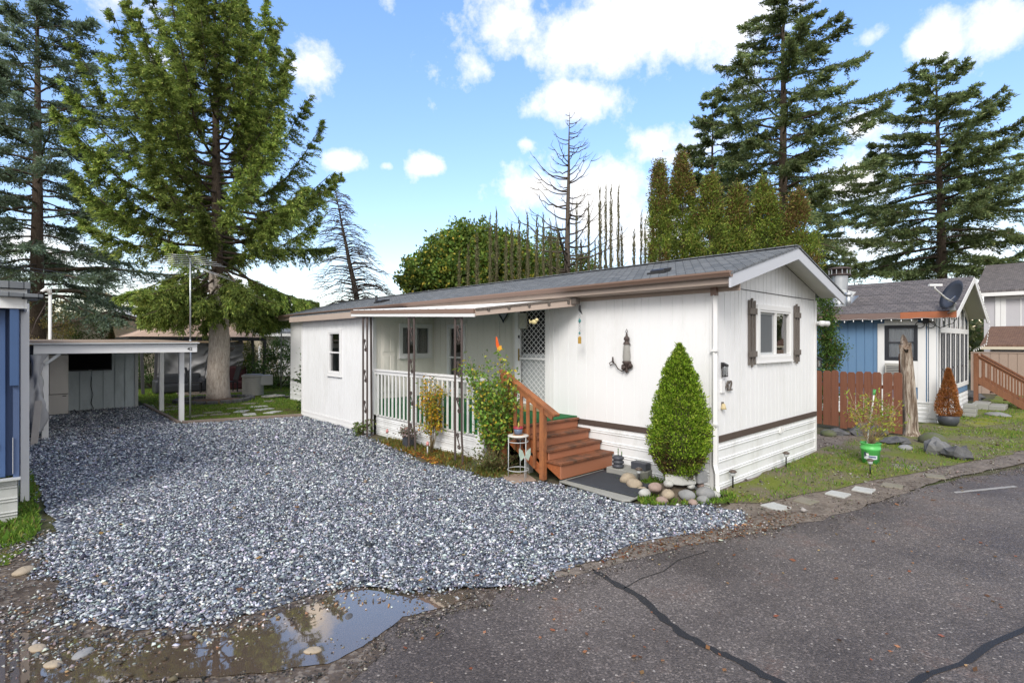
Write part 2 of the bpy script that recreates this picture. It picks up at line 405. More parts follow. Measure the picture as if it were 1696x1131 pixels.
def asphalt():
    t = NT('damp_asphalt'); v = t.geo()
    big = t.noise(v, .55, 5, .6); mid = t.noise(v, 4, 6, .65)
    agg = t.n('TexVoronoi', Vector=v, Scale=75.0); ag2 = t.n('TexVoronoi', Vector=v, Scale=34.0)
    c = t.mix(t.ramp(big, [(.40,0.),(.60,1.)]), (.080,.067,.061), (.150,.130,.119))
    c = t.mix(t.math('MULTIPLY', mid, .5), c, (.072,.060,.054))
    grain = t.ramp(t.n('SeparateColor', Color=agg.outputs['Color']).outputs[0], [(.0,.6),(.55,.95),(.86,1.2),(1.,2.1)])
    c = t.mix(1.0, c, grain, 'MULTIPLY')
    spk = t.math('GREATER_THAN', t.n('SeparateColor', Color=ag2.outputs['Color']).outputs[1], .955)
    spd = t.math('LESS_THAN', ag2.outputs['Distance'], .33)
    c = t.mix(t.math('MULTIPLY', t.math('MULTIPLY', spk, spd), .75), c, (.42,.38,.34))
    # rust coloured leaf stain patches
    st = t.math('MULTIPLY', t.ramp(t.noise(v, 1.1, 7, .7), [(.56,0.),(.68,.55)]), t.ramp(t.noise(v, 22, 4, .7), [(.4,0.),(.6,1.)]))
    c = t.mix(st, c, (.12,.055,.035))
    rough = t.ramp(t.math('ADD', t.math('MULTIPLY', big, .6), t.math('MULTIPLY', mid, .4)), [(.35,.42),(.62,.78)])
    h = t.math('ADD', t.math('MULTIPLY', agg.outputs['Distance'], -.8), t.math('MULTIPLY', mid, .6))
    return t.done(t.bsdf(c, rough, t.bump(h, .7, .010), spec=.4))
M['asphalt'] = asphalt()
EDGE = [(-12,7.6),(-3,5.1),(0,4.15),(.6,4.0),(1.4,4.05),(2.3,3.97),(3.0,3.63),(3.97,3.38),(4.6,3.28),(5.17,3.12),(5.8,2.92),(6.53,2.65),(7.37,2.32),(8.1,2.14),(8.83,1.97),(9.8,1.80),(10.67,1.58),(11.9,1.15),(13.1,.74),(17,-.4),(24,-2.8),(60,-15)]
erng = random.Random(3)
fine = []
for (x0,y0),(x1,y1) in zip(EDGE, EDGE[1:]):
    n = max(1, int(math.hypot(x1-x0, y1-y0)/.12)) if -2 < x0 < 17 else 1
    for i in range(n): fine.append((x0+(x1-x0)*i/n + erng.uniform(-.03,.03)*(n>1), y0+(y1-y0)*i/n + erng.uniform(-.035,.035)*(n>1)))
fine.append(EDGE[-1])
flat('road', fine + [(60,-25),(24,-12),(8,-6),(-12,-3)], 0.0, M['asphalt'])
# dark sealed crack across the road
crk = [(4.12,3.30),(4.05,2.98),(3.98,2.65),(3.84,2.36),(3.73,2.10),(3.70,1.85),(3.69,1.62),(3.66,1.37),(3.6,1.0),(3.4,.3),(3.3,-1)]
cm = MB(); L_, R_ = [], []
q_ = []
for (xa, ya), (xb, yb) in zip(crk, crk[1:]):
    for k in range(5): q_.append((xa+(xb-xa)*k/5+erng.uniform(-.012,.012), ya+(yb-ya)*k/5))
crk = q_ + [crk[-1]]
for i, (x, y) in enumerate(crk):
    a = crk[max(0,i-1)]; b = crk[min(len(crk)-1,i+1)]; dx, dy = b[0]-a[0], b[1]-a[1]; q = math.hypot(dx,dy); nx, ny = -dy/q, dx/q
    wd = (.006 if i == 0 else .03) + erng.uniform(-.008,.014)
    L_.append((x+nx*wd, y+ny*wd)); R_.append((x-nx*wd, y-ny*wd))
M['seal'] = paint('black_crack_sealant', (.022,.021,.021), .55, .2, 6, .4, 80)
flat('road_crack_seal', L_+R_[::-1], .004, M['seal'])
br = [(4.02,2.85),(4.3,2.86),(4.6,2.80),(4.95,2.84),(5.4,2.75)]
flat('road_crack', [(x,y+.006) for x,y in br]+[(x,y-.005) for x,y in br[::-1]], .004, M['seal'])
flat('road_line', [(10.15,1.30),(10.22,1.34),(11.35,.76),(11.30,.70)], .004, paint('worn_pale_line', (.30,.29,.28), .8, .25, 9, .3, 60))
cr2 = [G(1490,1150)[:2],G(1535,1118)[:2],G(1600,1098)[:2],G(1640,1068)[:2],G(1700,1042)[:2],G(1800,1000)[:2],G(1900,985)[:2]]
flat('road_crack_seal.001', [(x-.03,y+.035) for x,y in cr2]+[(x+.03,y-.03) for x,y in cr2[::-1]], .004, M['seal'])

def mudmat(name, wet):
    t = NT(name); v = t.geo(); a = t.noise(v, 3, 7, .7); b = t.n('TexVoronoi', Vector=v, Scale=30.0)
    c = t.mix(t.ramp(a, [(.35,0.),(.65,1.)]), (.045,.032,.022) if wet else (.085,.068,.055), (.13,.10,.075) if wet else (.20,.165,.135))
    pc = t.n('SeparateColor', Color=b.outputs['Color']).outputs[0]
    c = t.mix(t.math('MULTIPLY', t.math('GREATER_THAN', pc, .72), .6), c, (.22,.19,.16))
    return t.done(t.bsdf(c, .5 if wet else .85, t.bump(b.outputs['Distance'], .6, .015), spec=.4))
M['mud'] = mudmat('wet_brown_mud', True); M['dirt'] = mudmat('gravelly_dirt', False)
def rough_poly(p, j=.05, step=.2, seed=1):
    r = random.Random(seed); out = []
    for i in range(len(p)):
        (x0,y0),(x1,y1) = p[i], p[(i+1) % len(p)]; n = max(1, int(math.hypot(x1-x0,y1-y0)/step))
        for k in range(n): out.append((x0+(x1-x0)*k/n+r.uniform(-j,j), y0+(y1-y0)*k/n+r.uniform(-j,j)))
    return out
MUD = [(-6,6.5),(-.6,8.2),(.1,7.6),(.3,6.1),(.7,5.1),(1.6,4.75),(2.2,4.6),(2.5,4.1),(3.2,3.6),(2.9,3.45),(2.2,3.75),(1.9,3.45),(1.3,3.15),(.4,3.2),(-2,4.0),(-6,5.0)]
flat('dirt_ground', rough_poly(MUD, .05, .2, 4), .004, M['mud'])
SH = [(3.4,3.6),(4.5,3.55),(5.3,3.4),(6.2,3.1),(7.2,3.35),(7.7,3.75),(12,3.7),(14,4.5),(18,2.5),(26,1.2),(26,-2.0),(17,-.2),(13.1,.9),(11.9,1.3),(10.67,1.65),(8.83,1.95),(7.37,2.26),(6.53,2.58),(5.17,3.05),(3.97,3.30)]
flat('dirt_verge', rough_poly(SH, .04, .25, 5), .004, M['dirt'])
# gravel drive
GR = [(.35,22.3),(-.1,15.4),(.15,11.2),(.28,8.6),(.2,7.3),(.25,6.3),(.35,5.5),(.6,5.0),(1.05,4.75),(1.5,4.66),(1.85,4.68),(2.15,4.60),(2.5,4.2),(2.95,3.85),(3.52,3.52),(4.42,3.46),(5.23,3.36),(5.95,3.02),(6.6,2.86),(7.0,3.1),(6.8,3.55),(6.25,4.05),(6.1,4.6),(6.15,5.2),(5.95,5.8),(5.65,6.4),(5.6,7.2),(5.45,8.5),(5.6,10.1),(5.9,11.4),(6.12,12.8),(6.14,15.9),(3.2,16.6),(3.12,22.3)]
def gravelmat():
    t = NT('blue_grey_gravel_bed'); v = t.geo()
    a = t.n('TexVoronoi', Vector=v, Scale=30.0); p = t.n('SeparateColor', Color=a.outputs['Color']).outputs[0]
    c = t.ramp(p, [(0.,(.03,.035,.05)),(.4,(.09,.105,.14)),(.7,(.26,.29,.34)),(1.,(.62,.64,.66))])
    return t.done(t.bsdf(c, .8, t.bump(t.math('MULTIPLY', a.outputs['Distance'], -1.), 1.0, .03), spec=.3))
M['gravelbed'] = gravelmat()
flat('driveway', rough_poly(GR, .05, .2, 6), .010, M['gravelbed'])

def stones(name, poly, spacing, size, cols, wts, z0=.012, keep=None, seed=1, zfun=None, edge=.06):
    rg = np.random.default_rng(seed)
    xs = [p[0] for p in poly]; ys = [p[1] for p in poly]
    X, Y = np.meshgrid(np.arange(min(xs), max(xs), spacing), np.arange(min(ys), max(ys), spacing))
    X = X.ravel() + rg.uniform(-.5,.5,X.size)*spacing; Y = Y.ravel() + rg.uniform(-.5,.5,Y.size)*spacing
    k = inpoly(X + (vnoise(X,Y,.4,seed)-.5)*.38 + rg.normal(size=X.size)*edge, Y + (vnoise(X,Y,.4,seed+3)-.5)*.38 + rg.normal(size=X.size)*edge, poly)
    # only what can be seen from around the viewpoint
    dpt = X*FW[0]+Y*FW[1]; k &= dpt > 2.8
    if keep is not None: k &= keep(X, Y, rg)
    X, Y = X[k], Y[k]; n = len(X)
    oc = np.array([(1,0,0),(-1,0,0),(0,1,0),(0,-1,0),(0,0,1),(0,0,-1)], float)
    Fo = np.array([(0,2,4),(2,1,4),(1,3,4),(3,0,4),(2,0,5),(1,2,5),(3,1,5),(0,3,5)])
    V = oc[None] + rg.normal(size=(n,6,3))*.28
    sz = size*np.exp(rg.normal(size=n)*.28)
    V *= sz[:,None,None]*np.array([1,.78,.55])[None,None]*.5*(1+rg.uniform(-.2,.35,(n,1,3)))
    A = rg.normal(size=(n,3,3)); Q, _ = np.linalg.qr(A*np.array([1,1,1.]))
    Rz = rg.uniform(0, 6.28, n); ti = rg.normal(size=n)*.5
    c, s_ = np.cos(Rz), np.sin(Rz); ct, st = np.cos(ti), np.sin(ti)
    Rm = np.zeros((n,3,3)); Rm[:,0,0]=c; Rm[:,0,1]=-s_*ct; Rm[:,0,2]=s_*st; Rm[:,1,0]=s_; Rm[:,1,1]=c*ct; Rm[:,1,2]=-c*st; Rm[:,2,1]=st; Rm[:,2,2]=ct
    V = np.einsum('nij,nkj->nki', Rm, V)
    Z = z0 + sz*.18 + rg.uniform(0, 1, n)**2*size*.5
    if zfun is not None: Z = Z + zfun(X, Y)
    V += np.stack([X, Y, Z], 1)[:,None]
    Fc = (np.arange(n)[:,None,None]*6 + Fo[None]).reshape(-1,3)
    pc = palette(n, cols, wts, .18, rg)
    o = np_mesh(name, V.reshape(-1,3), Fc, 3, M['stone'], np.repeat(pc, 8, 0))
    o['kind'] = 'stuff'
    return o, n
PAL = [(.055,.063,.085),(.125,.143,.185),(.235,.26,.315),(.42,.45,.495),(.74,.77,.80),(.27,.22,.16)]
o, n = stones('gravel', GR, .0225, .0295, PAL, [13,23,26,22,15,1], .010, lambda X,Y,r: (X*FW[0]+Y*FW[1] < 9.5), 11)
tag(o, 'blue grey crushed gravel covering the driveway', 'gravel')
o, n = stones('gravel', GR, .036, .040, PAL, [13,23,26,22,15,1], .010, lambda X,Y,r: (X*FW[0]+Y*FW[1] >= 9.5), 12)
tag(o, 'blue grey crushed gravel far up the driveway by the carport', 'gravel')
# browner loose pebbles at the fringes
FR = [(-.6,8.2),(.5,8.2),(.9,5.4),(1.9,4.9),(2.9,4.2),(3.9,3.7),(6.4,3.2),(6.7,2.5),(5.0,2.95),(3.9,3.2),(2.6,3.5),(1.8,4.2),(.8,4.2),(0,4.9),(-.8,6.0)]
o, n = stones('pebbles', FR, .034, .024, [(.10,.09,.08),(.22,.20,.18),(.40,.38,.35),(.62,.62,.60),(.36,.22,.12)], [30,30,18,14,8], .006, lambda X,Y,r: r.uniform(size=X.size) < np.clip(vnoise(X,Y,.5,5)*1.3-.25,0,1)*.8, 13)
tag(o, 'brownish loose pebbles along the muddy fringe of the gravel', 'pebbles')
o, n = stones('pebbles', SH, .05, .028, [(.12,.10,.08),(.25,.22,.19),(.40,.37,.33),(.10,.07,.05)], [30,30,12,20], .006, lambda X,Y,r: (r.uniform(size=X.size) < np.clip(vnoise(X,Y,.6,8)*1.2-.35,0,1)*.5) & (X<20), 14)
tag(o, 'small stones pressed into the dirt beside the road', 'pebbles')

o, n = stones('pebbles', [(-1.0,8.0),(.2,8.4),(.5,6.0),(1.1,5.0),(2.0,4.75),(1.7,4.5),(1.1,4.45),(.3,4.75),(-.5,5.3),(-1.2,6.2)], .024, .024, [(.07,.07,.075),(.16,.165,.175),(.34,.35,.35),(.6,.6,.58),(.26,.19,.12)], [26,26,22,10,8], .004, lambda X,Y,r: r.uniform(size=X.size) < np.clip(vnoise(X,Y,.45,15)*1.6-.35,.04,1)*.75, 16)
tag(o, 'thinning mix of grey and tan gravel spread over the mud at the lower left', 'pebbles')
EB = [(x, y+.16) for x, y in EDGE[5:20]] + [(x, y-.22) for x, y in EDGE[5:20][::-1]]
o, n = stones('pebbles', EB, .026, .015, [(.10,.085,.075),(.20,.17,.145),(.36,.33,.30),(.06,.05,.045)], [30,30,12,20], .004, lambda X,Y,r: r.uniform(size=X.size) < np.clip(vnoise(X,Y,.25,28)*1.5-.3,.05,1)*.75, 18)
tag(o, 'fine grit crumbling from the verge onto the edge of the asphalt', 'grit')
# puddle and shallow muddy water
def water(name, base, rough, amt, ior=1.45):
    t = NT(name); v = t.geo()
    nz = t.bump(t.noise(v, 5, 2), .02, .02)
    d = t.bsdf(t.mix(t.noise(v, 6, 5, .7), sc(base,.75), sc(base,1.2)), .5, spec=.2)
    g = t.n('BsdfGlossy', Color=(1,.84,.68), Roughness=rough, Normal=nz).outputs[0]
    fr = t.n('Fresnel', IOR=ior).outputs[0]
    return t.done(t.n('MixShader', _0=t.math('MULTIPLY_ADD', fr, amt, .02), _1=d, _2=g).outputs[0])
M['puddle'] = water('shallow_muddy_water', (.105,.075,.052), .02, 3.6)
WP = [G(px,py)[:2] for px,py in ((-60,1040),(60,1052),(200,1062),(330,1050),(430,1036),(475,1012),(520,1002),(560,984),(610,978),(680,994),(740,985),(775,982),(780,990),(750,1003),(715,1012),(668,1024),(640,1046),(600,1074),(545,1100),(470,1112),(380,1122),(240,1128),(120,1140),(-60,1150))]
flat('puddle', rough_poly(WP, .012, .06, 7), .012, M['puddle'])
o, n = stones('pebbles', [(x+dx, y+dy) for (x,y),(dx,dy) in zip([G(px,py)[:2] for px,py in ((-60,1120),(240,1112),(470,1098),(545,1085),(600,1060),(640,1032),(700,1002),(850,955),(870,985),(760,1030),(660,1075),(560,1131),(400,1150),(-60,1180))], [(0,0)]*14)], .018, .016, [(.03,.03,.03),(.10,.09,.08),(.22,.19,.16),(.4,.37,.33)], [30,30,20,8], .002, lambda X,Y,r: r.uniform(size=X.size) < np.clip(vnoise(X,Y,.12,19)*1.5-.35,0,1)*.8, 17)
tag(o, 'loose dark grit along the road side of the puddle', 'grit')
o, n = stones('pebbles', [(-.4,5.0),(.6,4.8),(1.5,4.5),(1.30,4.0),(.6,3.7),(-.4,4.0)], .035, .034, [(.07,.055,.04),(.14,.11,.08),(.26,.21,.16),(.4,.38,.35)], [40,30,10,3], -.004, lambda X,Y,r: r.uniform(size=X.size) < np.clip(vnoise(X,Y,.3,9)*1.6-.6,0,1)*.7, 15)
tag(o, 'dark wet pebbles standing out of the muddy water', 'pebbles')

# ------------------------------------------------------------ lawns
def lawnmat(name, g1, g2, dirtc, amt):
    t = NT(name); v = t.geo(); a = t.noise(v, 1.2, 6, .65); b = t.noise(v, 25, 4, .7)
    c = t.mix(b, g1, g2); c = t.mix(t.ramp(a, [(.5-amt,0.),(.62,.9)]), c, dirtc)
    return t.done(t.bsdf(c, .95, t.bump(b, .8, .03), spec=.15))
M['lawn'] = lawnmat('mossy_lawn', (.06,.10,.012), (.13,.17,.02), (.085,.06,.035), .02)
M['moss'] = lawnmat('moss_and_dirt', (.08,.12,.02), (.20,.22,.04), (.17,.14,.11), .08)
BACK = [(3.16,16.75),(6.1,15.95),(6.2,16.1),(7.6,16.1),(7.6,22),(14,24),(14,30),(3.2,30),(3.14,22.5)]
flat('back_lawn', BACK, .014, M['lawn'])
LEFTG = [(-1.2,9.0),(-.9,7.6),(-.1,7.3),(.12,8.4),(.12,11.2),(-.15,13.5),(-.1,15.2),(-1.2,15.2)]
flat('side_lawn', rough_poly(LEFTG, .05, .2, 9), .012, M['lawn'])
RIGHTG = [(7.2,3.4),(7.7,3.7),(12,3.7),(15.2,3.6),(18.4,3.0),(18.6,2.5),(24,2.4),(60,3),(60,-10),(26,-1.6),(22,-.8),(17,.4),(13.2,1.35),(11.5,1.9),(10,2.35),(8.6,2.7),(7.6,3.0)]
flat('front_lawn', rough_poly(RIGHTG, .08, .4, 10), .012, M['moss'])
def grass(name, poly, per, h, cols, wts, dens=None, seed=1, lean=.55, z=.012, wd=.006):
    rg = np.random.default_rng(seed); xs = [p[0] for p in poly]; ys = [p[1] for p in poly]
    n = int(per*(max(xs)-min(xs))*(max(ys)-min(ys)))
    X = rg.uniform(min(xs), max(xs), n); Y = rg.uniform(min(ys), max(ys), n); k = inpoly(X, Y, poly)
    k &= rg.uniform(size=n) < np.clip(vnoise(X,Y,.16,seed)*1.6,.2,1)
    if dens is not None: k &= rg.uniform(size=n) < dens(X, Y)
    X, Y = X[k], Y[k]; n = len(X)
    P = np.stack([X, Y, np.full(n, z)], 1); Dr = rg.normal(size=(n,3))*lean; Dr[:,2] = 1
    hh = h*np.exp(rg.normal(size=n)*.35)
    o = leaves(name, P, Dr, hh, hh*.16+wd, palette(n, cols, wts, .2, rg), M['blade'], rg=rg)
    o['kind'] = 'stuff'; return o
GC = [(.085,.18,.018),(.15,.26,.03),(.24,.31,.05),(.26,.22,.08)]
tag(grass('grass', [(-1.2,9.0),(-.8,7.5),(-.1,7.3),(.14,8.4),(.16,11.2),(-.1,13.5),(-.05,15.2),(-1.2,15.2)], 3800, .055, GC, [40,35,15,6], lambda X,Y: np.clip(vnoise(X,Y,.7,2)*2.2-.3,.05,1), 21), 'bright green grass strip beside the slate blue house', 'grass')
tag(grass('grass', BACK, 700, .05, GC, [45,35,15,5], lambda X,Y: np.clip(vnoise(X,Y,1.0,3)*2.6-.5,.1,1), 22), 'mossy grass of the back lawn round the big spruce', 'grass')
tag(grass('grass', RIGHTG, 650, .045, GC, [35,30,20,15], lambda X,Y: np.clip(vnoise(X,Y,.9,4)*3.0-1.15 + (Y>2.9)*.25,.0,1)*(X<26), 23), 'patchy short grass and moss between the white house and the road', 'grass')
tag(grass('grass', [(6.2,4.1),(6.75,3.6),(7.3,3.25),(7.7,3.5),(7.6,3.9),(6.6,4.0),(7.5,4.4),(7.6,5.3),(7.25,5.4)], 3500, .05, GC, [45,35,15,3], None, 24), 'fresh green grass around the stone bed at the house corner', 'grass')
tag(grass('grass', [(5.62,6.5),(6.2,6.3),(6.35,8.5),(6.2,11.6),(5.95,11.5),(5.6,9.5),(5.5,8.2)], 2600, .06, [(.16,.18,.04),(.10,.13,.03),(.22,.16,.05),(.20,.10,.03)], [30,30,20,20], lambda X,Y: np.clip(vnoise(X,Y,.5,6)*2.2-.3,0,1), 25), 'yellowing grass and weeds in the flower bed along the porch', 'grass')
flat('flower_bed', rough_poly([(5.5,7.0),(5.65,6.3),(6.0,5.85),(6.25,5.9),(6.3,11.7),(5.9,11.6),(5.55,10.1),(5.4,8.5)], .03, .2, 12), .014, M['soil'])
# fallen leaves
def litter(name, pts, L, cols, wts, label, seed):
    rg = np.random.default_rng(seed); n = len(pts)
    P = np.array(pts, float); Dr = rg.normal(size=(n,3)); Dr[:,2] = rg.uniform(.0,.25,n)
    Dr /= np.linalg.norm(Dr, axis=1, keepdims=True); Sd = np.stack([-Dr[:,1], Dr[:,0], rg.uniform(-.3,.3,n)], 1)
    LL = (L*np.exp(rg.normal(size=n)*.3))[:,None]
    V = np.empty((n,4,3)); V[:,0]=P; V[:,1]=P+Dr*LL*.45+Sd*LL*.36; V[:,2]=P+Dr*LL; V[:,3]=P+Dr*LL*.45-Sd*LL*.36
    o = np_mesh(name, V.reshape(-1,3), np.arange(n*4).reshape(n,4), 4, M['leaf'], palette(n, cols, wts, .25, rg)); o['kind']='stuff'
    return tag(o, label, 'fallen leaves')
def scat(poly, n, dens=None, z=.02, seed=1):
    rg = np.random.default_rng(seed); xs=[p[0] for p in poly]; ys=[p[1] for p in poly]
    X = rg.uniform(min(xs),max(xs),n); Y = rg.uniform(min(ys),max(ys),n); k = inpoly(X,Y,poly)
    if dens is not None: k &= rg.uniform(size=n) < dens(X,Y)
    return np.stack([X[k],Y[k],np.full(k.sum(), z)],1)
RP = [(1.5,3.5),(4,3.2),(6.5,2.6),(9,1.9),(13,.7),(14,-1),(8,-2),(3,.5)]
litter('fallen_leaves', scat(RP, 2600, lambda X,Y: .10+.6*np.clip(vnoise(X,Y,.8,7)*2-1.0,0,1), .008, 31), .036, [(.42,.20,.10),(.30,.12,.06),(.50,.32,.15),(.16,.08,.045)], [35,30,12,23], 'small rust coloured leaves scattered on the asphalt road', 31)
litter('fallen_leaves', scat([(4.3,3.3),(6.6,2.5),(7.6,2.3),(7.3,2.8),(6.7,2.95),(5.3,3.25),(4.4,3.45)], 2600, None, .012, 32), .026, [(.20,.075,.03),(.14,.05,.03),(.30,.14,.05)], [40,40,20], 'band of rotting red brown leaves along the gravel edge', 32)
litter('fallen_leaves', scat([(5.5,8.0),(6.3,8.0),(6.3,10.2),(5.7,10.4)], 1500, None, .03, 33), .05, [(.50,.22,.04),(.55,.34,.05),(.30,.10,.03)], [40,30,30], 'golden leaves fallen under the yellow rose by the porch', 33)
litter('fallen_leaves', scat(GR, 260, None, .045, 34), .05, [(.30,.14,.06),(.20,.09,.05),(.5,.3,.1)], [40,40,20], 'single brown leaves lying on the gravel drive', 34)
litter('fallen_leaves', scat(RIGHTG, 2500, lambda X,Y: (X<16)*.6, .03, 35), .035, [(.20,.10,.05),(.14,.08,.05),(.30,.2,.1)], [40,40,20], 'brown leaf crumbs in the grass beside the road', 35)
# ============================================================ walls, windows
def mpx(x0):  return lambda u, d, z: (x0 - d, u, z)        # wall seen from -x, u runs along y
def mpy(y0):  return lambda u, d, z: (u, y0 - d, z)        # wall seen from -y, u runs along x
def mbox(m, mp, u0, d0, z0, u1, d1, z1, mi=0):
    a = mp(u0, d0, z0); b = mp(u1, d1, z1); return m.box(*a, *b, mi)
def gwall(m, mp, u0, u1, z0, zt, openings=(), spacing=.2, gw=.012, gd=.007, mi=0, irregular=0, seed=0):
    ztf = zt if callable(zt) else (lambda u: zt)
    rg = random.Random(seed); g = []; u = u0 + spacing*.7
    while u < u1 - .03:
        g.append(u); u += spacing*(1 + rg.uniform(-irregular, irregular))
    br = {u0, u1}
    for q in g: br |= {q, q+gw}
    for o in openings: br |= {o[0], o[1]}
    if callable(zt) and hasattr(zt, 'ridge'): br.add(zt.ridge)
    br = sorted(b for b in br if u0 <= b <= u1); prev = None
    for a, b in zip(br, br[1:]):
        if b - a < 1e-5: continue
        mid = (a+b)/2; dd = -gd if any(q <= mid <= q+gw for q in g) else 0
        segs = [(z0, None)]
        for o in openings:
            if o[0] <= mid <= o[1]: segs = [(z0, o[2]), (o[3], None)]
        for s0, s1 in segs:
            za = s1 if s1 is not None else ztf(a); zb = s1 if s1 is not None else ztf(b)
            m.add([mp(a,dd,s0), mp(b,dd,s0), mp(b,dd,zb), mp(a,dd,za)], [(0,1,2,3)], mi)
            if prev is not None and prev != dd:
                m.add([mp(a,prev,s0), mp(a,dd,s0), mp(a,dd,za), mp(a,prev,za)], [(0,1,2,3)], mi)
        prev = dd
def window(parent, mp, u0, u1, z0, z1, trim=.09, split=None, hsplit=None, mats=('white2','white2','glass','curtain'), proud=.03, sill=True, blindz=None, back=.55, inner=None, screen=None, cdep=-.11):
    """outer trim u0..u1, z0..z1; split = list of u positions of mullions; hsplit = z of a meeting rail"""
    m = MB(); a, b, c, d = u0+trim, u1-trim, z0+trim, z1-trim
    for q in ((u0,z0,u1,c),(u0,d,u1,z1),(u0,c,a,d),(b,c,u1,d)): mbox(m, mp, q[0], 0.002, q[1], q[2], proud, q[3])
    if sill: mbox(m, mp, u0-.02, 0.002, z0-.025, u1+.02, proud+.02, z0-.001)
    f = m.build('window', M[mats[0]], parent, .003)
    s = MB(); w_ = .035
    for q in ((a,c,b,c+w_),(a,d-w_,b,d),(a,c+w_,a+w_,d-w_),(b-w_,c+w_,b,d-w_)): mbox(s, mp, q[0], -.06, q[1], q[2], proud-.012, q[3])
    for u in (split or []): mbox(s, mp, u-.022, -.058, c+w_, u+.022, proud-.014, d-w_)
    if hsplit: mbox(s, mp, a+w_, -.056, hsplit-.02, b-w_, proud-.016, hsplit+.02)
    s.build('sash', M[mats[1]], f, .002)
    p = MB(); mbox(p, mp, a+.01, -.040, c+.01, b-.01, -.034, d-.01); p.build('pane', M[mats[2]], f)
    r = MB()   # dark reveal box behind the pane
    A = [mp(a,-.045,c), mp(b,-.045,c), mp(b,-.045,d), mp(a,-.045,d), mp(a,-back,c), mp(b,-back,c), mp(b,-back,d), mp(a,-back,d)]
    r.add(A, [(4,5,6,7),(0,1,5,4),(1,2,6,5),(2,3,7,6),(3,0,4,7)]); r.build('reveal', M['darkroom'], f)
    if mats[3]:
        n = 24; cu = MB(); prof = []
        lo = a if inner is None else inner[0]; hi = b if inner is None else inner[1]
        for i in range(n*2+1):
            u = lo + .01 + (hi-lo-.02)*i/(n*2); prof.append((u, cdep - .014*math.sin(i*1.9) - .008*math.sin(i*.7)))
        zlo = blindz if blindz else c+.01
        vs = [mp(u, dd, z) for z in (zlo, d-.005) for u, dd in prof]; k = len(prof)
        cu.add(vs, [(i, i+1, k+i+1, k+i) for i in range(k-1)], 0, True); cu.build('curtain', M[mats[3]], f)
    if screen:
        q = MB(); mbox(q, mp, screen[0], -.030, c+.02, screen[1], -.027, d-.02); q.build('screen', M['screen'], f)
    return f
def skirt_prof(z0, z1, sgn=1, pitch=.19, amp=.014):
    pr = [(0, z1)]; z = z1 - .05
    while z > z0 + .06:
        pr += [(0, z), (amp, z-.008), (amp, z-.016), (0, z-.024), (-.004, z-.034), (amp, z-.044), (amp, z-.052), (0, z-.062)]
        z -= pitch
    pr.append((0, z0)); return pr
def skirt(m, mp, u0, u1, z0, z1, **k):
    pr = skirt_prof(z0, z1, **k); n = len(pr)
    m.add([mp(u, d, z) for u in (u0, u1) for d, z in pr], [(i, i+1, n+i+1, n+i) for i in range(n-1)])

# ============================================================ the white mobile home
home = thing('mobile_home', 'long white mobile home with grey shingle roof, brown trim band and ribbed skirting', 'mobile home', loc=(7.6, 3.76, 0))
HO = Vector((7.6, 3.76, 0))
def hb(m, name, mat, bevel=0.0, par=None):      # build in world coordinates under the home
    o = m.build(name, M[mat] if isinstance(mat, str) else mat, par or home, bevel)
    if par is None: o.location = -HO
    return o
X0, XR, Y0, Y1 = 7.6, 11.95, 3.76, 20.9
EZ, RZ, RX = 3.20, 3.86, 9.775
sl_ = (RZ-EZ)/(RX-7.25)
def gz(u): return RZ - .06 - abs(u-RX)*sl_
gz.ridge = RX
m = MB()
gwall(m, mpx(X0), Y0, 8.15, .82, 3.12, [(7.2,8.02,.97,2.92)], .2, irregular=.3, seed=3)
gwall(m, mpx(X0), 16.1, Y1, .82, 3.12, [], .2)
m.add([(X0,8.15,.8),(7.95,8.15,.8),(7.95,8.15,3.15),(X0,8.15,3.15)], [(0,1,2,3)])
gwall(m, mpy(Y0), X0, XR, .82, gz, [(9.16,10.54,1.98,2.80)], .16, irregular=.35, seed=6)
m.add([(XR,Y0,0),(XR,Y1,0),(XR,Y1,3.12),(XR,Y0,3.12)], [(0,1,2,3)])
m.add([(X0,Y1,0),(X0,Y1,3.12),(RX,Y1,RZ-.06),(XR,Y1,3.12),(XR,Y1,0)], [(0,1,2,3,4)])
hb(m, 'wall', 'white')
m = MB(); gwall(m, mpx(7.95), 8.15, 11.65, .85, 3.18, [(10.36,10.96,1.06,2.6)], .2, irregular=.2, seed=4)
gwall(m, mpy(11.65), 6.2, 7.95, .5, lambda u: 2.86+(u-6.2)*.16, [(6.98,7.80,1.92,2.62)], .16, seed=9); hb(m, 'porch_wall', 'porchwhite')
# side room that steps forward beyond the porch
BX, BY0, BY1 = 6.2, 11.65, 16.1
m = MB()
gwall(m, mpx(BX), BY0, BY1, .17, 2.86, [(13.46,14.16,1.40,2.5)], .16, irregular=.3, seed=8)
m.add([(BX,BY1,0),(X0,BY1,0),(X0,BY1,3.1),(BX,BY1,2.86)], [(0,1,2,3)])
r_ = hb(m, 'side_room_wall', 'white')
m = MB(); mbox(m, mpx(BX), BY0-.02, .004, .0, BY1+.02, .024, .17); mbox(m, mpx(BX), BY0-.022, .026, .0, BY1+.022, .04, .075)
mbox(m, mpx(BX), BY0-.021, .003, .171, BY0+.08, .022, 2.80); mbox(m, mpx(BX), BY1-.07, .003, .171, BY1+.021, .022, 2.80)
mbox(m, mpy(BY0), BX-.019, .003, .5, BX+.07, .02, 2.80)
hb(m, 'base_board', 'white2', .003)
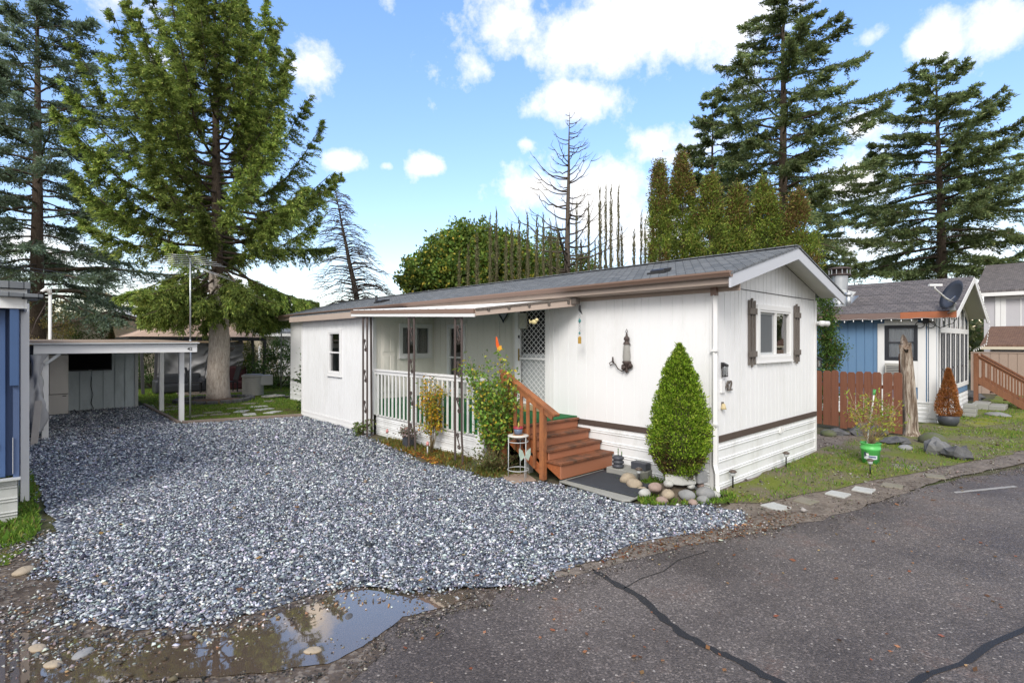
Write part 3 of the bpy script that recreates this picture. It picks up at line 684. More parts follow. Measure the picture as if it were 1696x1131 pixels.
# ribbed skirting
m = MB(); skirt(m, mpx(X0-.01), Y0-.01, 8.15, -.02, .72); hb(m, 'skirting', 'skirt')
m = MB(); skirt(m, mpy(Y0-.01), X0-.01, XR, -.02, .72); hb(m, 'skirting', 'skirt')
m = MB(); skirt(m, mpx(X0-.01), 16.1, Y1, -.02, .72); hb(m, 'skirting', 'skirt')
m = MB(); mbox(m, mpx(X0), Y0+.1, .0, .725, 6.42, .028, .82); hb(m, 'trim_band', 'brown', .003)
m = MB(); mbox(m, mpy(Y0), X0+.09, .0, .725, XR, .028, .825); hb(m, 'trim_band', wood('weathered_brown_trim_x', (.115,.085,.07), (.07,.05,.042), .7, 0), .003)
m = MB()
mbox(m, mpx(X0), Y0-.02, .002, .0, Y0+.07, .025, 2.98); mbox(m, mpy(Y0), X0-.023, .002, .0, X0+.07, .025, 3.08)
mbox(m, mpy(Y0), XR-.07, .002, .0, XR+.02, .022, 3.08)
mbox(m, mpy(Y0), X0+.2, .002, 3.085, XR-.1, .012, 3.097, 1)
hb(m, 'corner_trim', [M['white2'], M['black']], .002) if False else m.build('corner_trim', [M['white2'], M['black']], home, .002, loc=tuple(-HO))
# roof: courses laid as real steps on both slopes
m = MB(); n = 19; pr = []
for i in range(n):
    xa = 7.20 + (RX-7.20)*i/n; xb = 7.20 + (RX-7.20)*(i+1)/n; za = EZ + (xa-7.25)*sl_; zb = EZ + (xb-7.25)*sl_
    pr += [(xa, za+.030), (xb, zb+.020)]
pr2 = [(2*RX-x, z) for x, z in reversed(pr)]
m.sheet(pr + pr2, 3.32, Y1+.4, 1)
m.sheet([(7.20, EZ-.025), (7.20, EZ+.012)], 3.32, Y1+.4, 1); m.sheet([(2*RX-7.2, EZ+.012),(2*RX-7.2, EZ-.025)], 3.32, Y1+.4, 1)
for y in (3.32, Y1+.4):
    m.add([(7.20,y,EZ-.012),(RX,y,RZ-.004),(RX,y,RZ+.022),(7.20,y,EZ+.014)], [(0,1,2,3)]); q = 2*RX
    m.add([(q-7.20,y,EZ-.012),(RX,y,RZ-.004),(RX,y,RZ+.022),(q-7.20,y,EZ+.014)], [(0,1,2,3)])
roof = hb(m, 'roof', 'shingle')
m = MB(); m.beam((RX, 3.33, RZ+.03), (RX, Y1+.4, RZ+.03), .22, .018); m.build('ridge_cap', M['shingle'], roof)
# soffit and bargeboards
m = MB()
for s in (0, 1):
    q = (lambda x: x) if s == 0 else (lambda x: 2*RX-x)
    m.prism([(q(7.27),3.37,EZ-.02),(q(RX),3.37,RZ-.022),(q(RX),3.37,RZ-.05),(q(7.27),3.37,EZ-.05)], (0,.385,0))
hb(m, 'soffit', 'soffit')
for s in (0, 1):
    q = (lambda x: x) if s == 0 else (lambda x: 2*RX-x)
    m = MB(); m.prism([(q(7.215),3.335,EZ-.018),(q(RX),3.335,RZ-.006),(q(RX),3.335,RZ-.20),(q(7.215),3.335,EZ-.20)], (0,.032,0)); hb(m, 'bargeboard', 'rake', .003)
m = MB(); mbox(m, mpx(X0), 3.37, .002, 2.985, 11.9, .03, 3.10); mbox(m, mpx(X0), 16.1, .002, 2.985, Y1, .03, 3.10)
m.box(7.27, 3.37, 3.06, 7.30, Y1+.35, 3.19); m.box(7.302, 3.37, 3.05, 7.568, Y1+.35, 3.06)
hb(m, 'fascia', 'fascia', .003)
# K-style gutter
m = MB(); gp = [(7.265,3.232),(7.262,3.152),(7.21,3.146),(7.18,3.16),(7.165,3.185),(7.15,3.205),(7.147,3.232),(7.160,3.235),(7.162,3.222),(7.175,3.205)]
m.sheet(gp, 3.33, Y1+.4, 1); m.add([(x,3.33,z) for x,z in gp[:8]], [tuple(range(8))]); hb(m, 'gutter', 'gutter')
# downspout at the near corner
m = MB(); m.box(7.52,3.70,2.93,7.59,3.79,3.11,1); m.tube([(7.555,3.74,2.94),(7.552,3.74,.42),(7.535,3.70,.30),(7.54,3.70,.10),(7.50,3.66,.0)], [.042]*5, 4, 0, smooth=False)
for z in (1.0, 2.1): m.box(7.505,3.69,z,7.61,3.792,z+.03,0)
m.build('downspout', [M['white2'], M['gutter']], home, loc=tuple(-HO))
m = MB(); m.tube([(7.5,16.55,3.05),(7.5,16.55,.2),(7.4,16.5,.08),(7.25,16.3,.04)], .035, 4, smooth=False); hb(m, 'downspout', 'white2')
# roof of the side room, tucked under the main eaves
m = MB(); m.prism([(5.98,11.9,2.985),(7.5,11.9,3.14),(7.5,11.9,3.165),(5.98,11.9,3.01)], (0,4.6,0), 0)
m.prism([(5.96,11.75,2.83),(5.99,11.75,2.83),(5.99,11.75,2.98),(5.96,11.75,2.98)], (0,4.75,0), 1)
m.prism([(5.99,11.9,2.84),(6.2,11.9,2.87),(6.2,11.9,2.885),(5.99,11.9,2.855)], (0,4.6,0), 1)
m.prism([(5.99,16.48,2.84),(7.3,16.48,2.97),(7.3,16.48,3.12),(5.99,16.48,2.98)], (0,.02,0), 1)
m.build('side_room_roof', [M['shingle'], M['fascia']], home, loc=tuple(-HO))
m = MB(); m.beam((6.3,12.0,3.045),(7.2,16.2,3.14), .05,.05); m.beam((6.05,11.7,3.03),(6.05,16.4,3.035), .03,.035); hb(m, 'flashing', 'black')
# roof vents
for vx, vy, s in ((8.05, 4.95, 1.0), (8.25, 14.9, 1.2)):
    z = EZ+(vx-7.25)*sl_+.03; m = MB()
    m.prism([(vx-.13*s,vy-.13*s,z-.03),(vx+.13*s,vy-.13*s,z+.04),(vx+.13*s,vy-.13*s,z+.085),(vx-.09*s,vy-.13*s,z+.045),(vx-.13*s,vy-.13*s,z+.02)], (0,.26*s,0))
    m.box(vx-.17*s, vy-.17*s, z-.055, vx-.14*s, vy+.17*s, z-.01)
    hb(m, 'roof_vent', 'black', .004)
m = MB(); m.tube([(8.3,15.4,3.4),(8.3,15.4,3.72)], .04, 10); hb(m, 'vent_pipe', 'black')
# windows
fw_ = MB()
def hwin(*a, **k):
    f = window(home, *a, **k); f.location = -HO; return f
hwin(mpy(Y0), 9.08, 10.62, 1.90, 2.88, split=[9.88], inner=(9.90,10.50), blindz=None, mats=('white2','white2','darkglass',None), screen=(9.22,9.86))
hwin(mpx(BX), 13.38, 14.24, 1.32, 2.58, hsplit=1.95, mats=('white2','white2','glass','curtainlt'), cdep=-.085)
hwin(mpy(BY0), 6.90, 7.88, 1.84, 2.70, trim=.07, split=[7.39], mats=('white2','white2','glass','curtain'))
hwin(mpx(7.95), 10.28, 11.04, .98, 2.68, trim=.07, hsplit=1.85, mats=('white2','white2','darkglass',None))
# inner sliding sash of the front window
m = MB()
for q in ((9.23,2.02,9.27,2.76),(9.80,2.02,9.84,2.76),(9.27,2.02,9.80,2.06),(9.27,2.72,9.80,2.76)): mbox(m, mpy(Y0), q[0], -.05, q[1], q[2], -.026, q[3])
hb(m, 'sliding_sash', 'lightgrey', .002)
# shutters
def shutter(mp, uc, z0, z1, w, mat, cols=3, bat=(.17,.83)):
    m = MB(); bw = w/ (cols+ 1.1*(cols-1))
    for i in range(cols):
        u = uc - w/2 + i*bw*2.1; e = .035 if i == cols//2 else 0
        mbox(m, mp, u, .012, z0-e, u+bw, .032, z1+e)
    for b in bat:
        z = z0+(z1-z0)*b; mbox(m, mp, uc-w/2-.015, .033, z-.05, uc+w/2+.015, .052, z+.05)
    return hb(m, 'shutter', mat, .003)
shutter(mpy(Y0), 8.86, 1.86, 2.93, .26, 'brownx'); shutter(mpy(Y0), 10.86, 1.86, 2.93, .26, 'brownx')
m = MB(); mbox(m, mpy(BY0), 6.42, .004, 1.0, 6.80, .022, 2.66)
for a, b, c, d in ((6.46,2.0,6.60,2.60),(6.64,2.0,6.76,2.60),(6.46,1.2,6.60,1.9),(6.64,1.2,6.76,1.9)): mbox(m, mpy(BY0), a, .023, b, c, .034, d)
hb(m, 'shutter', 'porchwhite', .004)
# front door with security screen
m = MB(); mp = mpx(X0)
for q in ((7.12,.96,7.2,3.0),(8.02,.96,8.12,3.0),(7.2,2.92,8.02,3.0)): mbox(m, mp, q[0], .003, q[1], q[2], .035, q[3])
for q in ((7.02,.86,7.118,3.02),): mbox(m, mp, q[0], .003, q[1], q[2], .022, q[3])
door = m.build('door', M['white2'], home, .003, loc=tuple(-HO))
m = MB(); mbox(m, mp, 7.26, -.09, 1.0, 7.98, -.05, 2.0, 1); mbox(m, mp, 7.26, -.085, 2.0, 7.98, -.08, 2.9, 0)
m.build('inner_door', [M['black'], M['lightgrey']], door)
m = MB()
for q in ((7.2,.97,7.25,2.92),(7.97,.97,8.02,2.92),(7.25,.97,7.97,1.02),(7.25,2.87,7.97,2.92),(7.25,1.88,7.97,1.915)): mbox(m, mp, q[0], -.015, q[1], q[2], .02, q[3])
# diamond grille
du, dz = .066, .115
for s in (-1, 1):
    k = -40
    while k < 60:
        u = 7.25; z = 1.02 + k*dz
        # line from (7.25, z) sloping
        L = .72; zz = z + s*L/du*dz*.5*1.0
        a = [7.25, z]; b = [7.97, zz]
        # clip to the door leaf
        pts = []
        t0, t1 = 0.0, 1.0
        dzv = b[1]-a[1]
        lo, hi = (1.02-a[1])/dzv, (2.87-a[1])/dzv
        if lo > hi: lo, hi = hi, lo
        t0, t1 = max(0, lo), min(1, hi)
        if t1 > t0: m.beam(mp(7.25+.72*t0, .004, a[1]+dzv*t0), mp(7.25+.72*t1, .004, a[1]+dzv*t1), .008, .008)
        k += 1
m.build('security_screen', M['white2'], door)
m = MB(); mbox(m, mp, 7.985, .021, 1.85, 8.01, .04, 2.10); m.beam(mp(7.995,.04,1.95), mp(7.93,.06,1.95), .015,.02); m.build('handle', paint('aged_brass', (.35,.25,.08), .35, .1, 4, metal=.8), door)
m = MB(); mbox(m, mp, 7.98, .021, 2.32, 8.015, .035, 2.38); m.build('deadbolt', M['black'], door)
m = MB(); mbox(m, mp, 7.1, .0, .87, 8.15, .16, .955); m.build('threshold', paint('worn_yellowish_threshold', (.38,.32,.20), .7, .2, 5), door, .004)
# house number and small fittings on the gable wall
def text(s, size, mat, parent, loc, rot, name='lettering', ex=.006):
    c = bpy.data.curves.new(name, 'FONT'); c.body = s; c.size = size; c.extrude = ex; c.offset = size*.008; c.align_x = 'CENTER'; c.align_y = 'CENTER'
    c.materials.append(mat); o = bpy.data.objects.new(name, c); COL.objects.link(o)
    o.location = (0,0,0); bpy.context.view_layer.update(); dg = bpy.context.evaluated_depsgraph_get(); me = bpy.data.meshes.new_from_object(o.evaluated_get(dg)); bpy.data.objects.remove(o)
    if not me.materials: me.materials.append(mat)
    o = bpy.data.objects.new(name, me); COL.objects.link(o)
    if parent: o.parent = parent
    o.location = loc; o.rotation_euler = rot; return o
m = MB(); m.box(7.76,3.728,1.47,7.87,3.757,1.66); hb(m, 'number_plate', 'white2', .002)
t_ = text('42', .22, M['brownx'], home, (.40,-.03,1.56), (rad(90),0,0), 'house_number', .008); t_.scale = (1.05,1,1)
m = MB(); m.box(10.0,3.715,.60,10.09,3.748,.70); m.box(10.13,3.72,.61,10.17,3.748,.69); hb(m, 'outlet_cover', 'white2', .003)
# ------------------------------------------------------------ fittings on the walls (lift off things)
def wall_lamp(loc, label):
    t = thing('wall_lantern', label, 'wall lamp', 'black solar lanterns on the gable wall', loc)
    m = MB(); m.box(-.05,-.02,.06,.05,0,.20); m.prism([(-.06,-.02,.13),(-.06,-.14,.10),(-.06,-.14,.15),(-.06,-.02,.205)], (.12,0,0)); m.build('cap', M['black'], t, .003)
    m = MB(); m.box(-.052,-.13,-.13,.052,-.02,-.105)
    for x in (-.046,.046):
        for y in (-.124,-.026): m.box(x-.006,y-.006,-.105,x+.006,y+.006,.13)
    m.build('frame', M['black'], t)
    m = MB(); m.box(-.038,-.115,-.1,.038,-.033,.10); m.build('glass', M['glass'], t)
    m = MB(); m.tube([(0,-.074,-.1),(0,-.074,0)], .014, 8); m.build('bulb', M['white2'], t)
    return t
LS = (.62,.62,.66)
wl = wall_lamp((7.82, 3.755, 1.80), 'black lantern on the white wall just above the number 42')
wl.scale = LS; dup(wl, (12.03, 3.755, 1.80), 0, 'black lantern on the far corner of the white wall by the red brown fence')
t = thing('security_light', 'white twin head security light high on the far corner of the gable wall', 'security light', loc=(12.0,3.75,2.62))
m = MB(); m.tube([(0,0,0),(0,-.05,0)], .045, 12); m.build('mount', M['white2'], t)
for s in (-1, 1):
    m = MB(); m.tube([(0,-.05,0),(s*.07,-.09,.01),(s*.17,-.16,-.01)], [.02,.045,.062], 10); m.build('lamp_head', M['white2'], t)
t = thing('doorbell', 'small worn brass bell on the white wall below the number 42', 'bell', loc=(7.82,3.73,1.25))
m = MB(); m.lathe([(0.004,.06),(.025,.05),(.035,.0),(.045,-.03),(.0,-.03)], n=14); m.build('bell_body', paint('pale_worn_brass', (.55,.45,.25), .5, .25, 12), t)
m = MB(); m.box(-.015,.0,-.02,.015,.03,.08); m.build('bracket', M['brownx'], t)
# candle lantern sconce on the long wall
t = thing('candle_lantern', 'rusty antique candle lantern with scroll arm hung on the long white wall', 'lantern', loc=(7.55,5.30,1.78))
m = MB(); m.lathe([(.0,.62),(.015,.6),(.02,.56),(.045,.54),(.05,.50),(.03,.48),(.055,.44),(.065,.42)], n=14); m.tube([(0,0,.60),(0,.02,.64),(0,0,.68),(0,-.02,.64),(0,0,.61)], .006, 6); m.build('cap', M['iron'], t)
m = MB(); m.lathe([(.05,.42),(.068,.22),(.06,.14)], n=14); m.build('glass', paint('frosted_grey_glass', (.34,.33,.31), .3, .1, 5), t)
m = MB(); m.lathe([(.06,.14),(.08,.12),(.05,.08),(.03,.04),(.02,.0),(.035,-.04),(.0,-.07)], n=14); m.ball((0,-.07,.06), .045, noise=.25, seed=2); m.ball((0,.05,.03), .05, noise=.25, seed=3); m.build('holder', M['iron'], t)
arm = [(0,.03,-.02),(0,.10,-.04),(0,.18,0),(0,.24,.08),(0,.31,.12),(0,.36,.09),(0,.34,.05),(0,.31,.07)]
m = MB(); m.tube(arm, .009, 6); m.tube([(0,.29,.12),(0,.29,.20)], .014, 8); m.tube([(0,.29,.11),(0,.29,.125)], .03, 10); m.build('scroll_arm', M['iron'], t)
# fan shaped wall ornament + sign + light beside the door
t = thing('wall_ornament', 'grey heart shaped wire ornament hanging on the wall left of the door', 'wall ornament', loc=(7.9,8.85,2.88))
hp = [(0, .16*math.sin(a)**3, .012*(13*math.cos(a)-5*math.cos(2*a)-2*math.cos(3*a)-math.cos(4*a))) for a in [2*math.pi*i/28 for i in range(29)]]
m = MB(); m.tube(hp, .014, 6, cap=False); m.build('wire_heart', M['pot'], t); m = MB(); m.add([(0.01,)+p[1:] for p in hp[:-1]], [tuple(range(28))]); m.build('heart_back', M['alu'], t)
t = thing('sign_plaque', 'small pale square plaque with a floral print beside the door top', 'plaque', loc=(7.54,7.86,2.67))
m = MB(); m.box(0,-.12,-.16,.03,.12,.16); m.build('plaque', paint('pale_patterned_plaque', (.50,.50,.42), .7, .35, 14), t, .004)
m = MB(); 
for q in ((-.10,.13,.10,.14),(-.10,-.14,.10,-.13),(-.10,-.13,-.09,.13),(.09,-.13,.10,.13)): m.box(-.005,q[0],q[1],-.001,q[2],q[3])
m.build('border', M['lightgrey'], t)
# ------------------------------------------------------------ porch
porch = thing('porch', 'white porch with green outdoor carpet and white baluster railing along the mobile home', 'porch', loc=(6.25, 9.6, 0))
PO = Vector((6.25, 9.6, 0))
def pb(m, name, mat, bevel=0.0, par=None):
    o = m.build(name, mat if isinstance(mat, (list, tuple)) else M[mat] if isinstance(mat, str) else mat, par or porch, bevel)
    if par is None: o.location = -PO
    return o
m = MB(); m.box(6.30,6.42,.70,7.94,11.63,.838); pb(m, 'deck', 'deckwood')
m = MB(); m.box(6.285,6.44,.840,7.93,11.62,.862); m.box(6.262,7.62,.47,6.284,11.62,.862); m.box(6.262,6.9,.1,6.284,7.45,.862); pb(m, 'carpet', 'carpet', .004)
m = MB(); skirt(m, mpx(6.255), 7.5, 11.62, -.02, .47, pitch=.15, amp=.01); pb(m, 'skirting', 'skirt')
m = MB(); m.box(6.225,7.5,.47,6.26,11.64,.50); pb(m, 'rim_board', 'white2', .003)
m = MB(); m.box(6.17,7.48,1.545,6.30,11.66,1.585); m.box(6.195,7.5,1.47,6.235,11.64,1.544); pb(m, 'rail', 'white2', .004)
y = 7.62; k = 0
while y < 11.6:
    m = MB(); m.box(6.201,y,.36 if False else .505,6.229,y+.045,1.472) ; pb(m, 'baluster', 'white2', .003); y += .165
for yy in (7.45, 11.56):
    m = MB(); m.box(6.16,yy,0.0 if yy < 8 else .5,6.30,yy+.11,1.544); pb(m, 'railing_post', 'white2', .004)
m = MB(); m.box(6.13,7.40,-.02,6.32,7.62,.52); pb(m, 'post_casing', 'skirt', .004)
m = MB(); m.box(6.6,7.3,-.02,6.65,7.6,.8); m.box(6.4,6.5,-.02,6.5,6.6,.70); m.box(7.4,6.6,-.02,7.5,6.7,.70); pb(m, 'foundation_post', 'concrete')
# ------------------------------------------------------------ wooden steps
st_ = thing('wooden_steps', 'orange brown wooden steps with handrail leading up to the front door', 'steps', loc=(6.9,5.6,0))
SO = Vector((6.9,5.6,0))
def sb(m, name, mat, bevel=.004):
    o = m.build(name, M[mat], st_, bevel); o.location = -SO; return o
tops = [.335,.50,.675,.845]; fr = [5.60,5.86,6.12,6.38]
for i in range(4):
    z0 = .075 if i == 0 else tops[i-1]+.001
    m = MB(); m.box(6.22, fr[i], z0, 7.545, fr[i]+.03, tops[i]-.038); sb(m, 'riser', 'riser')
    m = MB(); y1 = fr[i]+.30 if i < 3 else 6.66
    h = (y1-(fr[i]-.03))/2
    for k in range(2): m.box(6.195, fr[i]-.03+k*(h+.002), tops[i]-.038, 7.56, fr[i]-.03+k*(h+.002)+h-.003, tops[i])
    sb(m, 'tread', 'tread')
m = MB(); m.prism([(6.225,5.635,.075),(6.225,5.635,.29),(6.225,5.92,.30),(6.225,5.92,.46),(6.225,6.17,.47),(6.225,6.17,.63),(6.225,6.42,.64),(6.225,6.42,.80),(6.225,6.7,.80),(6.225,6.7,.62)], (.04,0,0)); sb(m, 'stringer', 'orange')
m = MB(); m.prism([(7.50,5.635,.075),(7.50,5.635,.29),(7.50,5.92,.30),(7.50,5.92,.46),(7.50,6.17,.47),(7.50,6.17,.63),(7.50,6.42,.64),(7.50,6.42,.80),(7.50,6.7,.80),(7.50,6.7,.62)], (.04,0,0)); sb(m, 'stringer', 'orange')
def railz(y): return 1.10 + (y-5.70)*.50
m = MB(); m.beam((6.19,5.66,railz(5.66)),(6.19,6.98,railz(6.98)), .13,.04, mi=0); m.beam((6.16,5.72,railz(5.72)-.07),(6.16,6.95,railz(6.95)-.07), .035,.09); sb(m, 'handrail', 'orangez')
m = MB(); m.box(6.125,5.90,.02,6.215,5.99,railz(5.9)-.01); sb(m, 'newel_post', 'orangez')
m = MB(); m.box(6.125,6.86,.02,6.215,6.95,railz(6.86)+.0); sb(m, 'newel_post', 'orangez')
for i in range(5):
    y = 6.10 + i*.155; m = MB(); m.box(6.135,y,.10+ (y-5.95)*.5,6.175,y+.05,railz(y)-.06); sb(m, 'baluster', 'orangez')
m = MB(); m.beam((6.19,5.98,.14),(6.19,6.9,.62), .03,.14); sb(m, 'lower_rail', 'orange')
# ------------------------------------------------------------ awning on iron posts
aw = thing('awning', 'white metal porch awning with brown edge carried by iron posts', 'awning', loc=(5.9,9.6,0))
AO = Vector((5.9,9.6,0))
def ab(m, name, mats, bevel=0.0, par=None):
    if not isinstance(mats, list): mats = [mats]
    o = m.build(name, [M[x] for x in mats], par or aw, bevel)
    if par is None: o.location = -AO
    return o
fl, frt, bkl, bkr = Vector((5.86,12.05,2.99)), Vector((5.82,7.28,2.815)), Vector((7.42,12.05,3.10)), Vector((7.42,6.36,3.00))
m = MB(); nseg = 16
for i in range(nseg):
    a = fl.lerp(frt, i/nseg); b = fl.lerp(frt, (i+1)/nseg); c = bkl.lerp(bkr, (i+1)/nseg); d = bkl.lerp(bkr, i/nseg)
    r1 = a.lerp(b,.12); r2 = d.lerp(c,.12); up = Vector((0,0,.03)); th = Vector((0,0,-.006))
    m.add([a+up,r1+up,r2+up,d+up], [(0,1,2,3)]); m.add([r1+up,r1,r2,r2+up], [(0,1,2,3)])
    m.add([r1,b,c,r2], [(0,1,2,3)]); m.add([b,b+up,c+up,c], [(0,1,2,3)])
    m.add([a+th,b+th,c+th,d+th], [(0,3,2,1)])
ab(m, 'roof_panel', 'white2')
o1 = Vector((-.03,0,0))
m = MB(); m.beam(fl+Vector((-.02,.02,-.03)), frt+Vector((-.02,-.02,-.03)), .05, .085); m.beam(fl+Vector((-.015,.02,-.105)), frt+Vector((-.015,-.02,-.105)), .04, .06, mi=1); ab(m, 'front_edge', ['gutter','white2'], .003)
m = MB(); m.beam(frt+Vector((0,-.02,-.05)), bkr+Vector((0,-.02,-.04)), .04, .13); ab(m, 'side_edge', 'fascia', .003)
m = MB(); m.beam(frt+Vector((-.02,-.05,.0)), frt.lerp(bkr,.93)+Vector((0,-.05,.035)), .03,.035); m.box(7.33,6.25,2.93,7.46,6.36,3.04); ab(m, 'rotten_edge_strip', 'brownx')
for k in range(5):
    p = frt.lerp(bkr, .12+.2*k); q = Vector((p.x, p.y-.045, p.z-.03)); m = MB(); m.box(q.x-.02,q.y-.02,q.z-.02,q.x+.02,q.y+.02,q.z+.03); ab(m, 'rafter_tip', 'brownx')
def scroll(m, cx, z, s=1, h=.30, w=.15, r=.009):
    pts = []
    R0 = .043
    for i in range(13):
        a = 2*math.pi*(1.15 - i/12*1.15) ; rr = .012 + (R0-.012)*i/12
        pts.append((0, cx + s*(.018 + rr*math.cos(a+.5)), z + h/2 - .05 + rr*math.sin(a+.5)))
    q = pts[-1]; pts += [(0, cx + s*.028, z+.06), (0, cx - s*.028, z-.06)]
    for i in range(13):
        a = 2*math.pi*(i/12*1.15); rr = R0 - (R0-.012)*i/12
        pts.append((0, cx - s*(.018 + rr*math.cos(a+.5)), z - h/2 + .05 - rr*math.sin(a+.5)))
    m.tube(pts, r*1.35, 5)
def iron_post(y, x, top, extra=False, lean=0.0, gap=.20):
    m = MB()
    for k, yy in enumerate((y-gap/2, y+gap/2)):
        b = lean if k == 0 else 0
        m.tube([(x, yy-b, -.02),(x, yy-b*.8,.25),(x, yy+.012*b*9, .55),(x, yy, 1.2),(x,yy,top)], .025, 4, smooth=False)
    m.beam((x,y-gap/2,top-.02),(x,y+gap/2,top-.02),.03,.03)
    if extra: m.tube([(x+.22,y+gap/2+.0,-.02),(x+.2,y+gap/2,top)], .028, 4, smooth=False)
    p = ab(m, 'post', 'iron')
    for i in range(4 if not extra else 3):
        m = MB(); scroll(m, y, (.42 + i*.66) if not extra else (.72+i*.72), 1)
        m.v = [(x+a, b, c) for a, b, c in m.v]; ab(m, 'scroll', 'iron', par=p)
iron_post(11.45, 5.88, 2.83, True); iron_post(9.40, 5.86, 2.76, lean=.05); iron_post(7.80, 5.86, 2.70, lean=.03)
# ------------------------------------------------------------ hanging things at the awning
t = BF = thing('glass_butterfly', 'red and orange glass butterfly hanging from the awning above the rose bush', 'hanging ornament', loc=(6.1,6.93,2.16))
m = MB(); m.tube([(0,0,.16),(0.0,0,.55)], .003, 4); m.build('wire', M['black'], t)
m = MB(); m.prism([(-.01,0,.0),(-.01,.09,.22),(-.01,.12,.20),(-.01,.11,.03),(-.01,.05,-.08),(-.01,.0,-.10)], (.012,0,0)); m.build('wing', paint('orange_red_glass', (.75,.13,.03), .2, .3, 14), t)
m = MB(); m.prism([(-.015,.0,-.1),(-.015,.05,-.08),(-.015,.06,-.02),(-.015,.02,0.0),(-.015,-.07,.03),(-.015,-.08,-.06)], (.012,0,0)); m.build('wing', paint('amber_glass', (.80,.40,.05), .2, .2, 14), t)
BF.scale = (.8,.8,.8)
t = thing('hanging_bird', 'small cream bird ornament hanging in front of the diamond grille door', 'hanging ornament', loc=(6.75,6.73,2.60))
m = MB(); m.tube([(0,0,.05),(0,0,.33)], .003, 4); m.build('wire', M['black'], t)
m = MB(); m.ball((0,0,0), .055, squash=(.6,1.3,.8)); m.ball((0,-.07,.035), .032); m.prism([(-.005,.05,0),(-.005,.13,.05),(-.005,.11,-.02)], (.01,0,0)); m.build('bird_body', paint('cream_ceramic', (.68,.58,.30), .35, .2, 20), t)
t = thing('wind_chime', 'thin bead and chain wind chime hanging by the awning end', 'wind chime', loc=(7.35,6.17,2.95))
m = MB(); m.tube([(0,0,0),(0,0,-.08)], .004, 4); m.prism([(0,-.02,-.05),(0,.02,-.04),(0,.03,-.14),(0,-.06,-.22),(0,-.02,-.12)], (.01,0,0)); m.build('hook_bird', M['black'], t)
m = MB()
for i in range(9):
    m.tube([(0, .022*math.cos(a), -.20-.05*i+.02*math.sin(a)) for a in [2*math.pi*j/8 for j in range(9)]], .0045, 4, cap=False)
m.build('chain', M['alu'], t)
m = MB(); m.ball((0,0,-.33), .03, squash=(.5,1,1.3)); m.ball((0,.0,-.55), .022); m.build('bead', paint('teal_bead', (.05,.22,.22), .3, .2, 9), t)
m = MB(); m.box(-.01,-.03,-.74,.01,.03,-.62); m.ball((0,0,-.64), .035, squash=(.4,1,1)); m.build('pendant', paint('ochre_pendant', (.45,.28,.06), .5, .4, 18), t)
# ------------------------------------------------------------ plant stand, pots, mat, stones by the steps
t = thing('plant_stand', 'round white topped wire plant stand beside the steps', 'plant stand', loc=(5.98,6.33,.03))
m = MB(); m.lathe([(0,.66),(.17,.66),(.175,.675),(.165,.685),(0,.685)], n=28); m.build('table_top', paint('worn_white_top', (.62,.60,.55), .6, .15, 7), t)
m = MB()
for z, r in ((.58,.165),(.12,.175)): m.tube([(r*math.cos(a), r*math.sin(a), z) for a in [2*math.pi*i/24 for i in range(25)]], .008, 5, cap=False)
m.build('ring', M['lightgrey'], t)
for k in range(3):
    a = 2.1*k+.6; m = MB(); m.tube([(.17*math.cos(a),.17*math.sin(a),0),(.165*math.cos(a),.165*math.sin(a),.66)], .008, 5); m.build('leg', M['lightgrey'], t)
t = thing('flower_pot', 'little blue and red painted pot standing on the wire plant stand', 'flower pot', loc=(5.98,6.33,.717))
m = MB(); m.lathe([(0,0),(.06,0),(.078,.11),(.07,.11),(.06,.02),(0,.02)], n=18); m.build('pot', paint('blue_grey_glaze', (.12,.16,.24), .35, .5, 22), t)
m = MB(); m.lathe([(.076,.10),(.084,.105),(.084,.13),(.07,.13),(.068,.1)], n=18); m.build('rim', paint('red_glaze', (.35,.04,.06), .3, .2, 9), t)
m = MB(); m.lathe([(0,-.012),(.085,-.012),(.095,0),(.06,0)], n=18); m.build('saucer', paint('terracotta_saucer', (.5,.25,.10), .6, .1, 6), t)
m = MB(); m.tube([(0,0,.1),(.01,0,.2)], .01, 6); m.tube([(.02,.01,.1),(.035,.01,.17)], .008, 6); m.build('sprout', paint('yellow_green_stem', (.45,.42,.10), .6, .2, 6), t)
t = thing('metal_butterfly', 'small pale metal butterfly stake beside the wire plant stand', 'garden ornament', loc=(5.84,6.03,0))
m = MB(); m.tube([(0,0,0),(0,0,.42)], .005, 5); m.build('stake', M['lightgrey'], t)
for s in (-1,1):
    m = MB(); m.prism([(0,0,.42),(s*.03,-s*.02,.52),(s*.08,-s*.05,.56),(s*.08,-s*.05,.45),(s*.05,-s*.03,.36)], (.004,.004,0)); m.build('wing', paint('verdigris_metal', (.36,.44,.38), .5, .5, 18), t)
M['pinkslab'] = paint('pinkish_paver', (.32,.24,.19), .85, .15, 5, .5, 50)
m = MB(); m.prism([(5.62,6.12,0),(6.05,5.98,0),(6.25,6.42,0),(5.83,6.6,0)], (0,0,.034)); tag(m.build('paving_slab', M['pinkslab'], None, .01), 'pinkish square paver under the wire plant stand', 'paving slab')
m = MB(); m.prism([(6.22,5.64,.024),(6.10,4.36,.024),(6.18,4.28,.024),(7.02,4.35,.024),(7.33,5.64,.024)], (0,0,.03)); tag(m.build('walkway_slab', M['concrete'], None, .008), 'concrete slab path under the dark doormat at the foot of the steps', 'path')
m = MB(); nx = 14; vs = []; fs = []
A_, B_, C_, D_ = Vector((6.30,5.56,.06)), Vector((6.32,4.30,.075)), Vector((6.98,4.42,.075)), Vector((7.36,5.58,.06))
for i in range(nx+1):
    for j in range(nx+1):
        p = A_.lerp(B_, i/nx).lerp(D_.lerp(C_, i/nx), j/nx); edge = (i > nx-3) * (i-(nx-2)) * .02 if j > 4 else 0
        vs.append((p.x, p.y, p.z + .006*math.sin(i*1.3)*math.sin(j*.9) + edge))
